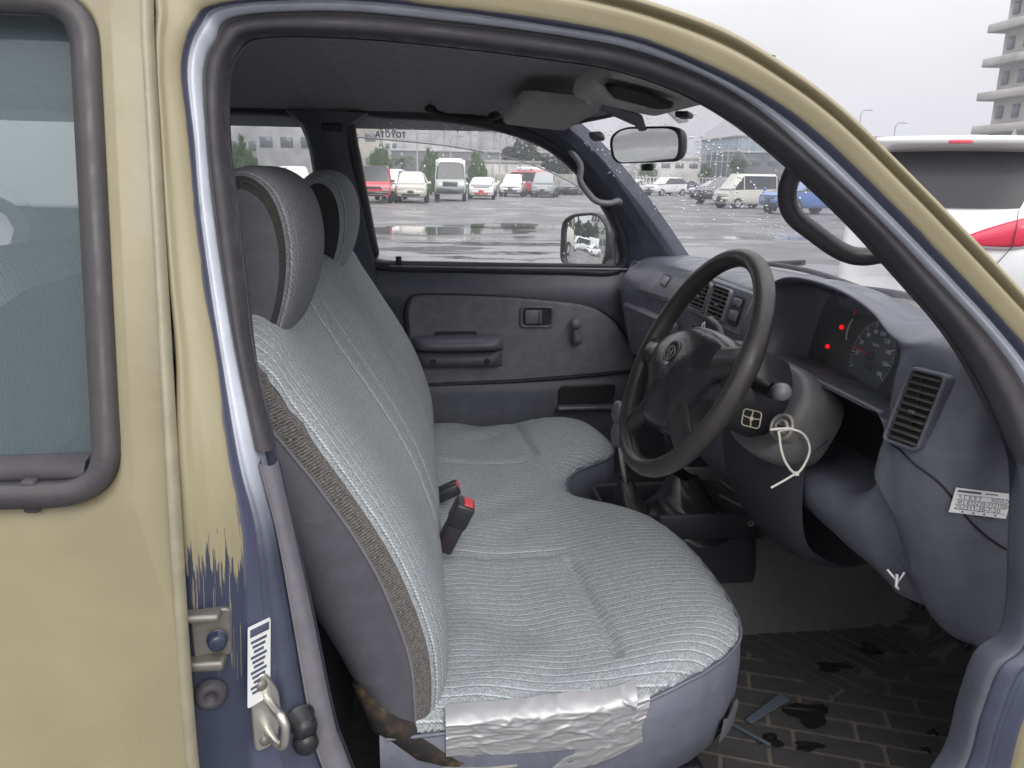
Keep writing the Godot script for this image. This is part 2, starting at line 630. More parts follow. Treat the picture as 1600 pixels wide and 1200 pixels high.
func paint_image() -> ImageTexture:
	# pillar paint: tan brushed over navy, with ragged ends; u across the pillar (0 outside), v along it (0 at its foot)
	var w := 256
	var h := 1024
	var im := Image.create(w, h, false, Image.FORMAT_RGB8)
	var f := FastNoiseLite.new()
	f.seed = 17; f.frequency = 0.02; f.fractal_octaves = 4
	var tan := lin(0.285, 0.252, 0.155)
	var navy := lin(0.035, 0.042, 0.075)
	var blue := lin(0.070, 0.076, 0.125)
	for y in h:
		var v := float(y) / h
		for x in w:
			var u := float(x) / w
			var streak := f.get_noise_2d(x * 3.2, y * 0.35)
			var fine := f.get_noise_2d(x * 9.0 + 300.0, y * 1.1)
			var edge := f.get_noise_2d(40.0, y * 1.3) * 0.05
			var c := tan
			c = c * (0.97 + 0.05 * f.get_noise_2d(x * 0.8, y * 0.8 + 900.0))
			# foot: tan ends in brush strokes
			var foot := 0.101 + 0.011 * streak + 0.007 * fine - 0.03 * maxf(0.0, u - 0.45)
			if v < foot:
				c = navy
			elif v < foot + 0.05 and fine > 0.45 + 22.0 * (v - foot):
				c = navy
			if v < foot and v > foot - 0.03 and f.get_noise_2d(x * 7.0, y * 0.6 + 500.0) > 0.28:
				c = tan * 0.9
			# inner edge: blue shows beyond the brushed border
			var lim := 0.66 + edge + 0.03 * fine
			if v > 0.45: lim = 0.66 + edge * 0.6 + 0.02 * fine
			if u > lim:
				var k := clampf((u - lim) / 0.08, 0.0, 1.0)
				c = c.lerp(blue, 0.75 + 0.25 * k) if v > foot else navy.lerp(blue, k)
			im.set_pixel(x, y, c)
	return ImageTexture.create_from_image(im)

func door_opening() -> void:
	var E := [Vector3(-0.086, 0.818, 0.745), Vector3(-0.100, 0.877, 0.745), Vector3(-0.117, 1.011, 0.745), Vector3(-0.131, 1.105, 0.745), Vector3(-0.142, 1.179, 0.742), Vector3(-0.164, 1.276, 0.715), Vector3(-0.172, 1.348, 0.694), Vector3(-0.179, 1.420, 0.674), Vector3(-0.186, 1.480, 0.656), Vector3(-0.185, 1.538, 0.640), Vector3(-0.175, 1.567, 0.632), Vector3(-0.150, 1.581, 0.628), Vector3(-0.062, 1.583, 0.627), Vector3(0.033, 1.578, 0.628), Vector3(0.137, 1.569, 0.631), Vector3(0.204, 1.561, 0.633), Vector3(0.272, 1.542, 0.639), Vector3(0.335, 1.513, 0.647), Vector3(0.391, 1.476, 0.657), Vector3(0.472, 1.407, 0.677), Vector3(0.534, 1.343, 0.695), Vector3(0.584, 1.287, 0.712), Vector3(0.623, 1.226, 0.729), Vector3(0.650, 1.164, 0.745), Vector3(0.660, 1.138, 0.745), Vector3(0.669, 1.095, 0.745), Vector3(0.678, 1.039, 0.745), Vector3(0.689, 0.972, 0.745), Vector3(0.687, 0.926, 0.745), Vector3(0.661, 0.901, 0.745), Vector3(0.651, 0.840, 0.745), Vector3(0.640, 0.753, 0.745), Vector3(0.567, 0.664, 0.745), Vector3(0.377, 0.635, 0.745), Vector3(0.098, 0.656, 0.745), Vector3(-0.051, 0.692, 0.745)]
	var D := [Vector3(-0.112, 0.829, 0.755), Vector3(-0.122, 0.887, 0.755), Vector3(-0.134, 1.018, 0.755), Vector3(-0.143, 1.110, 0.755), Vector3(-0.156, 1.183, 0.751), Vector3(-0.174, 1.278, 0.724), Vector3(-0.185, 1.349, 0.704), Vector3(-0.194, 1.420, 0.684), Vector3(-0.199, 1.479, 0.667), Vector3(-0.201, 1.544, 0.648), Vector3(-0.190, 1.571, 0.640), Vector3(-0.171, 1.594, 0.634), Vector3(-0.074, 1.603, 0.631), Vector3(0.026, 1.598, 0.633), Vector3(0.136, 1.589, 0.635), Vector3(0.219, 1.577, 0.639), Vector3(0.290, 1.555, 0.645), Vector3(0.348, 1.525, 0.654), Vector3(0.404, 1.481, 0.666), Vector3(0.481, 1.415, 0.685), Vector3(0.548, 1.351, 0.703), Vector3(0.610, 1.289, 0.721), Vector3(0.650, 1.235, 0.736), Vector3(0.678, 1.174, 0.754), Vector3(0.692, 1.144, 0.755), Vector3(0.676, 1.099, 0.755), Vector3(0.685, 1.044, 0.755), Vector3(0.695, 0.978, 0.755), Vector3(0.695, 0.928, 0.755), Vector3(0.669, 0.900, 0.755), Vector3(0.658, 0.838, 0.755), Vector3(0.646, 0.749, 0.755), Vector3(0.569, 0.656, 0.755), Vector3(0.375, 0.626, 0.755), Vector3(0.097, 0.649, 0.755), Vector3(-0.051, 0.684, 0.755)]
	var C := [Vector3(-0.132, 0.844, 0.770), Vector3(-0.141, 0.900, 0.770), Vector3(-0.150, 1.028, 0.770), Vector3(-0.154, 1.118, 0.770), Vector3(-0.168, 1.188, 0.765), Vector3(-0.184, 1.281, 0.738), Vector3(-0.194, 1.351, 0.718), Vector3(-0.203, 1.420, 0.698), Vector3(-0.206, 1.478, 0.682), Vector3(-0.211, 1.546, 0.663), Vector3(-0.198, 1.585, 0.652), Vector3(-0.172, 1.603, 0.646), Vector3(-0.073, 1.610, 0.644), Vector3(0.026, 1.606, 0.645), Vector3(0.134, 1.594, 0.649), Vector3(0.218, 1.583, 0.652), Vector3(0.291, 1.556, 0.660), Vector3(0.351, 1.526, 0.668), Vector3(0.410, 1.483, 0.681), Vector3(0.487, 1.415, 0.700), Vector3(0.554, 1.352, 0.718), Vector3(0.613, 1.292, 0.735), Vector3(0.656, 1.239, 0.750), Vector3(0.688, 1.179, 0.768), Vector3(0.700, 1.150, 0.770), Vector3(0.688, 1.105, 0.770), Vector3(0.698, 1.051, 0.770), Vector3(0.709, 0.986, 0.770), Vector3(0.709, 0.932, 0.770), Vector3(0.683, 0.896, 0.770), Vector3(0.672, 0.833, 0.770), Vector3(0.659, 0.740, 0.770), Vector3(0.574, 0.640, 0.770), Vector3(0.374, 0.609, 0.770), Vector3(0.096, 0.633, 0.770), Vector3(-0.050, 0.669, 0.770)]
	var B := [Vector3(-0.179, 0.862, 0.786), Vector3(-0.177, 0.916, 0.786), Vector3(-0.171, 1.039, 0.786), Vector3(-0.167, 1.126, 0.786), Vector3(-0.175, 1.194, 0.779), Vector3(-0.186, 1.285, 0.753), Vector3(-0.196, 1.353, 0.734), Vector3(-0.203, 1.421, 0.714), Vector3(-0.208, 1.478, 0.698), Vector3(-0.214, 1.544, 0.679), Vector3(-0.203, 1.580, 0.669), Vector3(-0.181, 1.601, 0.663), Vector3(-0.071, 1.613, 0.659), Vector3(0.026, 1.607, 0.661), Vector3(0.131, 1.597, 0.664), Vector3(0.220, 1.583, 0.668), Vector3(0.293, 1.559, 0.675), Vector3(0.354, 1.530, 0.683), Vector3(0.416, 1.488, 0.695), Vector3(0.492, 1.420, 0.715), Vector3(0.561, 1.354, 0.733), Vector3(0.620, 1.295, 0.750), Vector3(0.661, 1.243, 0.765), Vector3(0.693, 1.184, 0.782), Vector3(0.703, 1.156, 0.786), Vector3(0.699, 1.112, 0.786), Vector3(0.709, 1.059, 0.786), Vector3(0.721, 0.995, 0.786), Vector3(0.722, 0.936, 0.786), Vector3(0.696, 0.893, 0.786), Vector3(0.684, 0.830, 0.786), Vector3(0.670, 0.733, 0.786), Vector3(0.577, 0.626, 0.786), Vector3(0.371, 0.593, 0.786), Vector3(0.094, 0.619, 0.786), Vector3(-0.050, 0.655, 0.786)]
	var A := [Vector3(-0.237, 0.880, 0.800), Vector3(-0.233, 0.932, 0.800), Vector3(-0.222, 1.050, 0.800), Vector3(-0.218, 1.135, 0.800), Vector3(-0.218, 1.211, 0.788), Vector3(-0.218, 1.288, 0.766), Vector3(-0.223, 1.355, 0.747), Vector3(-0.227, 1.421, 0.728), Vector3(-0.230, 1.488, 0.709), Vector3(-0.232, 1.538, 0.695), Vector3(-0.232, 1.582, 0.682), Vector3(-0.222, 1.633, 0.668), Vector3(-0.115, 1.655, 0.661), Vector3(0.026, 1.651, 0.663), Vector3(0.148, 1.634, 0.667), Vector3(0.224, 1.618, 0.672), Vector3(0.301, 1.595, 0.678), Vector3(0.361, 1.564, 0.687), Vector3(0.424, 1.522, 0.699), Vector3(0.506, 1.449, 0.720), Vector3(0.581, 1.378, 0.741), Vector3(0.644, 1.314, 0.759), Vector3(0.693, 1.252, 0.777), Vector3(0.731, 1.187, 0.795), Vector3(0.745, 1.157, 0.800), Vector3(0.715, 1.118, 0.800), Vector3(0.725, 1.065, 0.800), Vector3(0.737, 1.003, 0.800), Vector3(0.740, 0.938, 0.800), Vector3(0.714, 0.887, 0.800), Vector3(0.702, 0.823, 0.800), Vector3(0.686, 0.721, 0.800), Vector3(0.585, 0.606, 0.800), Vector3(0.371, 0.571, 0.800), Vector3(0.093, 0.599, 0.800), Vector3(-0.050, 0.636, 0.800)]
	# the opening goes on down to the sill, below the picture
	var feet := [Vector3(-0.02, 0.58, 0), Vector3(-0.05, 0.60, 0), Vector3(-0.075, 0.62, 0), Vector3(-0.165, 0.62, 0), Vector3(-0.235, 0.62, 0)]
	var rows := [E, D, C, B, A]
	for i in 5:
		var f: Vector3 = feet[i]
		f.z = rows[i][0].z
		rows[i].push_front(f)
	var n := 240
	var e := cr(E, n)
	var d := cr(D, n)
	var c := cr(C, n)
	var b := cr(B, n)
	var a := cr(A, n)
	# painted pillar: outer skin (with a drip groove) to the brushed border, one sheet with its own print
	var wrap := []
	var r1 := []; var r2 := []; var r3 := []; var r4 := []; var r5 := []; var r6 := []
	for i in n:
		var out := (a[i] - b[i]).normalized()
		var up := clampf((a[i].y - 1.25) / 0.1, 0.0, 1.0) * clampf((a[i].x + 0.2) / 0.15, 0.0, 1.0)
		wrap.append(a[i] + out * 0.012 + Vector3(0, 0, -0.055))
		r1.append(a[i] + out * 0.002 + Vector3(0, 0, -0.012))
		r2.append(a[i])
		r3.append(a[i].lerp(b[i], 0.16) + Vector3(0, 0, 0.004))
		r4.append(a[i].lerp(b[i], 0.30) + Vector3(0, 0, -0.010 * up + 0.002))
		r5.append(a[i].lerp(b[i], 0.42) + Vector3(0, 0, 0.001 * up + 0.002))
		r6.append(a[i].lerp(b[i], 0.75) + Vector3(0, 0, 0.003))
	var strip := [wrap, r1, r2, r3, r4, r5, r6, b, []]
	for i in n:
		strip[8].append(b[i].lerp(c[i], 0.62) + Vector3(0, 0, -0.003))
	var us := [0.0, 0.04, 0.08, 0.16, 0.26, 0.34, 0.52, 0.68, 1.0]
	var fine := []
	for i in n:
		var col := []
		for r in strip: col.append(r[i])
		fine.append(cr(col, 25))
	var st := begin()
	grid(st, fine, false, true, func(i, j, _p): 
		var t: float = j / 24.0 * 8.0
		var k := mini(int(t), 7)
		return Vector2(lerpf(us[k], us[k + 1], t - k), float(i) / n), false)
	var pm := mat("pillar_paint", Color.WHITE, 0.42)
	pm.albedo_texture = paint_image()
	pm.texture_repeat = false
	put(st, "door_opening_pillar", pm, truck, "tan painted door pillar with ragged brush marks over navy")
	# flange: blue lip that the door shuts against
	var flange := []
	var fl := [0.0, 0.25, 0.5, 0.75, 1.0]
	for k in 6:
		flange.append([])
	for i in n:
		var s: Vector3 = strip[8][i]
		flange[0].append(s)
		flange[1].append(s.lerp(c[i], 0.6) + Vector3(0, 0, -0.004))
		flange[2].append(c[i])
		flange[3].append(c[i].lerp(d[i], 0.45) + Vector3(0, 0, 0.004))
		flange[4].append(c[i].lerp(d[i], 0.9) + Vector3(0, 0, -0.001))
		flange[5].append(d[i] + Vector3(0, 0, -0.03))
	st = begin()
	# sky reflection painted into the colour: pale above the waist, full blue below
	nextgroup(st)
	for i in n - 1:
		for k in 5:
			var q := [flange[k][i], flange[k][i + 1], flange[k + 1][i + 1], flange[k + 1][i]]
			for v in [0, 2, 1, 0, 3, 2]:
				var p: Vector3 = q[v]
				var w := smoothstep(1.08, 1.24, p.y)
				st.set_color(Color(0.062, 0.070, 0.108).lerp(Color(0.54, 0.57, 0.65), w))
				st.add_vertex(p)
	put(st, "door_flange", M.pillar_flange, truck, "glossy blue metal lip with painted sky sheen round the driver's door opening")
	# weatherstrip: a fat rubber bead from the pillar's waist over the roof to the sill
	var cut := 0
	var cut2 := n - 1
	for i in n:
		if e[i].y > 1.178:
			cut = i
			break
	for i in range(n - 1, 0, -1):
		if e[i].y > 1.15 and e[i].x > 0.5:
			cut2 = i
			break
	for part in 3:
		var rows2 := []
		var from: int = [cut, 0, cut2][part]
		var to: int = [cut2 + 1, cut, n][part]
		for i in range(from, to):
			var x: Vector3 = d[i] - e[i]
			var w := x.length()
			var o := x / w
			var fat: float = [1.0, 0.62, 0.5][part]
			if part == 0: fat *= 0.55 + 0.45 * smoothstep(0.0, 10.0, minf(i - from, to - i))
			var row := []
			for q in [[0.30, -0.05], [0.06, -0.020], [0.02, -0.004], [0.14, 0.008], [0.32, 0.011], [0.55, 0.010], [0.78, 0.007], [0.90, 0.004], [1.0, 0.003], [1.05, -0.02]]:
				row.append(e[i] + o * w * q[0] + Vector3(0, 0, q[1] * fat))
			rows2.append(cr(row, 22))
		st = begin()
		grid(st, rows2)
		if part == 0:
			put(st, "weatherstrip", M.rubber, truck, "black rubber seal round the driver's door opening")
		elif part == 1:
			put(st, "pillar_trim_strip", M.fleece, truck, "grey fleecy edging below the black seal")
		else:
			put(st, "sill_trim", M.plastic_low, truck, "blue-grey trim at the foot of the driver's windscreen pillar")
	# reveal behind the seal, so that the pillar has depth
	st = begin()
	var rv := [[], [], []]
	for i in n:
		var inn := (e[i] - d[i]).normalized()
		rv[0].append(e[i] + Vector3(0, 0, -0.02))
		rv[1].append(e[i] - inn * 0.045 + Vector3(0, 0, -0.05))
		rv[2].append(e[i] - inn * 0.085 + Vector3(0, 0, -0.085))
	grid(st, rv)
	put(st, "pillar_inner_trim", M.trim_blue, truck)

func rear_door() -> void:
	# driver's side rear door: skin with a window hole, folded front edge, seal, glass
	var hole := []
	var n := 120
	# outline of the hole in x, y
	var hp := round_poly([Vector2(-0.279, 1.60), Vector2(-0.262, 1.172), Vector2(-0.98, 1.172), Vector2(-0.98, 1.60)], 0.05, 8)
	var m := hp.size()
	var outer := []
	for i in m:
		var p: Vector2 = hp[i]
		var q := p
		if p.x > -0.34: q.x = -0.222 - 0.018 * clampf((p.y - 1.17) / 0.4, 0.0, 1.0)
		elif p.x < -0.9: q.x = -1.1
		if p.y > 1.54: q.y = 1.66
		elif p.y < 1.23: q.y = 0.55
		if p.x > -0.34 and p.y < 1.23:
			var ang := clampf((p.x + 0.34) / 0.075, 0.0, 1.0)
			q = Vector2(-0.222, lerpf(0.55, 1.05, ang)) if ang > 0.35 else Vector2(lerpf(-0.45, -0.222, ang / 0.35), 0.55)
		outer.append(q)
	var rows := []
	var nk := 22
	for k in nk + 1:
		var t := float(k) / nk
		var tt := 1.0 - pow(1.0 - t, 1.6) if false else t * t * 0.6 + t * 0.4
		var row := PackedVector3Array()
		for i in m:
			var p: Vector2 = hp[i].lerp(outer[i], tt)
			var z := zs(p.y) + 0.012
			var below := clampf((1.17 - p.y) / 0.5, 0.0, 1.0)
			z += 0.028 * sin(below * PI * 0.8)       # swell of the lower door
			if t < 0.12: z -= 0.006 * (1.0 - t / 0.12)
			row.append(Vector3(p.x, p.y, z))
		rows.append(row)
	var st := begin()
	grid(st, rows, true, true, null, true)
	var door := put(st, "rear_door", M.tan_paint, truck, "tan rear door, closed")
	# folded edge down the front of the door
	st = begin()
	var er := []
	for i in 60:
		var y := lerpf(0.55, 1.66, i / 59.0)
		var x := -0.222 - 0.018 * clampf((y - 1.17) / 0.4, 0.0, 1.0)
		var below := clampf((1.17 - y) / 0.5, 0.0, 1.0)
		var z := zs(y) + 0.012 + 0.028 * sin(below * PI * 0.8)
		er.append([Vector3(x - 0.0005, y, z + 0.0005), Vector3(x + 0.002, y, z + 0.003), Vector3(x + 0.006, y, z - 0.001), Vector3(x + 0.0085, y, z - 0.006), Vector3(x + 0.006, y, z - 0.016), Vector3(x - 0.01, y, z - 0.03)])
	grid(st, er)
	put(st, "door_edge", M.tan_edge, door)
	# seal round the window
	var path := []
	var outs := []
	for i in m:
		var p: Vector2 = hp[i]
		var z := zs(p.y) + 0.010
		path.append(Vector3(p.x, p.y, z))
		var c2 := Vector2(clampf(p.x, -0.9, -0.36), clampf(p.y, 1.26, 1.5))
		var dd := (p - c2).normalized()
		outs.append(Vector3(-dd.x, -dd.y, 0))
	st = begin()
	sweep(st, path, outs, [Vector2(0.0, -0.003), Vector2(0.006, -0.001), Vector2(0.009, 0.004), Vector2(0.0085, 0.013), Vector2(0.005, 0.0185), Vector2(-0.006, 0.0195), Vector2(-0.012, 0.0185), Vector2(-0.014, 0.0)], true, true)
	put(st, "window_seal", M.rubber_grey, door)
	st = begin()
	var lower := []
	for i in 24:
		var x := lerpf(-0.98, -0.292, i / 23.0)
		lower.append([Vector3(x, 1.207, zs(1.207) - 0.004), Vector3(x, 1.204, zs(1.2) + 0.008), Vector3(x, 1.194, zs(1.19) + 0.013), Vector3(x, 1.186, zs(1.19) + 0.006)])
	grid(st, lower)
	put(st, "window_wiper_seal", M.rubber, door)
	st = begin()
	rbox(st, Vector3(-0.333, 1.180, zs(1.18) + 0.016), Vector3(0.013, 0.030, 0.012), 0.003)
	put(st, "seal_clip", M.rubber, door)
	st = begin()
	var gl := []
	for y in [1.17, 1.3, 1.45, 1.61]:
		gl.append([Vector3(-1.0, y, zs(y) - 0.012), Vector3(-0.27, y, zs(y) - 0.012)])
	grid(st, gl)
	put(st, "window_pane", M.tinted_glass, door, "grey tinted rear door window")
	# inside of that door
	st = begin()
	grid(st, [[Vector3(-0.25, 1.19, 0.745), Vector3(-1.4, 1.19, 0.745)], [Vector3(-0.25, 1.17, 0.70), Vector3(-1.4, 1.17, 0.70)], [Vector3(-0.25, 0.45, 0.70), Vector3(-1.4, 0.45, 0.70)]], false, false)
	put(st, "inner_panel", M.plastic, door)
	# rear seat seen through the window
	st = begin()
	var prof := [Vector3(-0.50, 0.82, 0), Vector3(-0.53, 0.85, 0), Vector3(-0.56, 0.95, 0), Vector3(-0.585, 1.10, 0), Vector3(-0.61, 1.24, 0), Vector3(-0.635, 1.31, 0), Vector3(-0.665, 1.33, 0), Vector3(-0.71, 1.31, 0), Vector3(-0.73, 1.2, 0), Vector3(-0.74, 0.9, 0)]
	var rs := []
	for i in 41:
		var z := lerpf(-0.62, 0.27, i / 40.0)
		var ed := clampf(minf(z + 0.62, 0.27 - z) / 0.08, 0.0, 1.0)
		var row := []
		for q in prof:
			var g := 0.006 * absf(sin(z * 24.0))
			row.append(Vector3(q.x + g - 0.03 * (1.0 - sqrt(ed)), q.y - 0.05 * (1.0 - sqrt(ed)), z))
		rs.append(cr(row, 24).slice(11))
	grid(st, rs, false, true, func(_i, _j, p): return Vector2(p.y * 8.0, p.z * 8.0))
	put(st, "rear_seat", M.fabric, truck, "grey cloth rear bench behind tinted glass")
	st = begin()
	rbox(st, Vector3(-0.36, 0.86, 0.0), Vector3(0.36, 0.16, 1.2), 0.05)
	put(st, "rear_seat_cushion", M.vinyl_dark, truck)
	st = begin()
	rbox(st, Vector3(-0.345, 1.19, 0.60), Vector3(0.022, 0.06, 0.02), 0.004)
	put(st, "rear_belt_buckle", M.plastic_dark, truck)

func opening_hardware() -> void:
	# hinge plate, bump stop, striker and sticker on the rear pillar
	var st := begin()
	var x0 := -0.222
	slab(st, round_poly([Vector2(0, 0), Vector2(0.034, 0.0), Vector2(0.036, 0.05), Vector2(0.0, 0.052)], 0.006), 0.0, 0.006, face(Vector3(x0 + 0.004, 1.003, 0.800), Vector3(0.25, 0, 1)), 0.0015)
	var hinge := put(st, "hinge_plate", M.dull_steel, truck, "worn metal hinge plate on the pillar")
	for q in [[1.054, 0.008], [1.004, 0.010]]:
		st = begin()
		rbox(st, Vector3(x0 + 0.014, q[0], 0.81), Vector3(0.041, q[1], 0.016), 0.003)
		put(st, "hinge_tab", M.dull_steel, hinge)
	st = begin()
	lathe(st, [[0.0, 0.009], [0.006, 0.009], [0.0085, 0.007], [0.0085, 0.0], [0.010, -0.001]], aim(Vector3(x0 + 0.028, 1.025, 0.805), Vector3(0.25, 0, 1)), 12)
	put(st, "hinge_bolt", M.navy_paint, hinge)
	st = begin()
	lathe(st, [[0.0, 0.002], [0.005, 0.002], [0.006, 0.005], [0.011, 0.006], [0.014, 0.003], [0.016, -0.002]], aim(Vector3(-0.206, 0.963, 0.802), Vector3(0.25, 0, 1)), 18)
	put(st, "bump_stop", M.rubber, truck)
	# striker: plate and bent bar
	var n := Vector3(0.45, 0.0, 0.9)
	var xf := face(Vector3(-0.163, 0.928, 0.783), n)
	st = begin()
	slab(st, round_poly([Vector2(-0.012, -0.044), Vector2(0.010, -0.040), Vector2(0.017, -0.01), Vector2(0.016, 0.02), Vector2(0.004, 0.046), Vector2(-0.012, 0.04)], 0.009), 0.0, 0.005, xf, 0.0012)
	var strike := put(st, "door_striker", M.steel, truck, "bright steel door striker loop")
	st = begin()
	tube(st, [xf * Vector3(0.004, 0.014, 0.0), xf * Vector3(0.006, 0.014, 0.026), xf * Vector3(0.008, 0.013, 0.036), xf * Vector3(0.010, 0.004, 0.041), xf * Vector3(0.009, -0.012, 0.040), xf * Vector3(0.007, -0.021, 0.035), xf * Vector3(0.004, -0.022, 0.026), xf * Vector3(0.002, -0.022, 0.0)], 0.0045, 10, false, 40)
	put(st, "striker_bar", M.steel, strike)
	for s in [-0.031, 0.033]:
		st = begin()
		lathe(st, [[0.0, 0.004], [0.004, 0.004], [0.006, 0.002], [0.006, 0.0]], aim(xf * Vector3(-0.001, s, 0.005), n), 12)
		put(st, "striker_screw", M.dull_steel, strike)
	st = begin()
	lathe(st, [[0.0, 0.022], [0.009, 0.021], [0.013, 0.015], [0.014, 0.0], [0.017, -0.002]], aim(Vector3(-0.130, 0.902, 0.768), Vector3(0.5, -0.1, 0.85)), 16, 1.0, 1.0)
	ball(st, Vector3(-0.124, 0.884, 0.780), Vector3(0.014, 0.014, 0.012), 12)
	put(st, "rubber_buffer", M.boot_rubber, truck)
	# tyre pressure sticker
	var sx := face(Vector3(-0.1625, 0.985, 0.7855), Vector3(0.85, 0.05, 0.55), Vector3(0.28, 1, 0))
	st = begin()
	slab(st, rrect(0.030, 0.082, 0.002), 0.0, 0.0006, sx)
	var lab := put(st, "pillar_sticker", M.paper, truck, "narrow white printed sticker on the pillar")
	st = begin()
	for k in 11:
		rbox(st, sx * Vector3(-0.001, 0.024 - k * 0.0052, 0.0008), Vector3(0.021 - 0.004 * (k % 3), 0.0028, 0.0006), 0.0002, sx.basis)
	rbox(st, sx * Vector3(0, 0.0335, 0.0008), Vector3(0.025, 0.008, 0.0006), 0.0002, sx.basis)
	put(st, "sticker_print", M.ink, lab)

# ---------------------------------------------------------------- roof, glass, far side, floor
func wbase(z: float) -> float:     # x of the foot of the windscreen
	return tab(absf(z), [[0.0, 0.86], [0.15, 0.855], [0.3, 0.825], [0.45, 0.778], [0.55, 0.725], [0.60, 0.690], [0.66, 0.66]])

func header(z: float) -> float:    # x of the top edge of the windscreen
	return tab(absf(z), [[0.0, 0.478], [0.2, 0.472], [0.4, 0.447], [0.55, 0.410], [0.60, 0.392], [0.66, 0.345]])

func roof() -> void:
	# headliner
	var rows := []
	var zz := [-0.66, -0.635, -0.60, -0.55, -0.45, -0.25, 0.0, 0.25, 0.45, 0.53, 0.57, 0.593, 0.605]
	var yy := [1.565, 1.590, 1.606, 1.616, 1.625, 1.634, 1.637, 1.634, 1.625, 1.618, 1.610, 1.602, 1.594]
	for i in zz.size():
		var z: float = zz[i]
		var row := []
		var h := header(z)
		var drop: float = yy[i]
		for k in 12:
			var t := k / 11.0
			var x := lerpf(-1.25, h, t)
			var y := drop - 0.0 * t
			var fr := clampf((x - (h - 0.22)) / 0.22, 0.0, 1.0)
			y = lerpf(drop, 1.594 - 0.012 * pow(absf(z) / 0.62, 3.0), fr * fr)
			if t == 0.0: y -= 0.03
			row.append(Vector3(x, maxf(y, 1.53), z))
		rows.append(row)
	var st := begin()
	grid(st, patch(rows, 60, 48))
	put(st, "headliner", M.headliner, truck, "dark grey cloth roof lining")
	# outer roof skin above it
	st = begin()
	var outer := []
	for i in 21:
		var z := lerpf(-0.69, 0.635, i / 20.0)
		var y := 1.665 - 0.05 * pow(absf(z) / 0.69, 4.0)
		outer.append([Vector3(-1.35, y - 0.04, z), Vector3(-1.2, y, z), Vector3(0.0, y + 0.01, z), Vector3(header(z) - 0.16, y - 0.018, z), Vector3(header(z) - 0.03, y - 0.045, z)])
	grid(st, outer)
	put(st, "roof_skin", M.tan_paint, truck)
	st = begin()
	var hs := []
	for i in 33:
		var z := lerpf(-0.60, 0.45, i / 32.0)
		hs.append(Vector3(header(z) - 0.004, 1.595 - 0.012 * pow(absf(z) / 0.62, 3.0), z))
	tube(st, hs, 0.006, 8)
	put(st, "windscreen_seal", M.trim_dark, truck)
	# windscreen
	st = begin()
	var ws := []
	for i in 33:
		var z := lerpf(-0.66, 0.66, i / 32.0)
		var row := []
		for k in 13:
			var t := k / 12.0
			var yt: float = 1.592 - 0.012 * pow(absf(z) / 0.62, 3.0)
			row.append(Vector3(lerpf(wbase(z) + 0.012, header(z) + 0.004, t), lerpf(1.235, yt, t) + 0.012 * sin(t * PI), z))
		ws.append(row)
	grid(st, ws)
	put(st, "windscreen", M.clear_glass, truck)
	# black band and oval sticker at its far top corner
	st = begin()
	var ox := face(Vector3(0.452, 1.553, -0.530), Vector3(-0.72, -0.5, 0.35))
	slab(st, rrect(0.058, 0.026, 0.0129, 6), 0.0, 0.0015, ox)
	put(st, "oval_sticker", M.oval_film, truck, "dark oval film on the windscreen corner")
	# rear wall of the cab with its window
	st = begin()
	slab(st, [Vector2(-0.7, 0.45), Vector2(0.7, 0.45), Vector2(0.7, 1.20), Vector2(-0.7, 1.20)], 0.0, 0.03, Transform3D(Basis(Vector3(0, 0, 1), Vector3(0, 1, 0), Vector3(-1, 0, 0)), Vector3(-1.25, 0, 0)))
	put(st, "cab_rear_wall", M.trim_blue, truck)
	for s in [-0.62, 0.62]:
		st = begin()
		rbox(st, Vector3(-1.25, 1.40, s), Vector3(0.06, 0.42, 0.14), 0.02)
		put(st, "rear_pillar", M.trim_blue, truck)
	st = begin()
	grid(st, [[Vector3(-1.25, 1.2, -0.6), Vector3(-1.25, 1.2, 0.6)], [Vector3(-1.22, 1.61, -0.6), Vector3(-1.22, 1.61, 0.6)]])
	put(st, "rear_window", M.clear_glass, truck)

func visor(called: String, c: Vector3, size: Vector2, xaxis: Vector3, nrm: Vector3, label: String) -> void:
	var st := begin()
	var xf := face(c, nrm, xaxis)
	var poly := round_poly([Vector2(-size.x / 2, -size.y / 2), Vector2(size.x / 2, -size.y / 2), Vector2(size.x / 2, size.y / 2), Vector2(-size.x / 2, size.y / 2)], 0.03, 5)
	slab(st, poly, -0.011, 0.011, xf, 0.006, true)
	put(st, called, M.visor_cloth, truck, label)

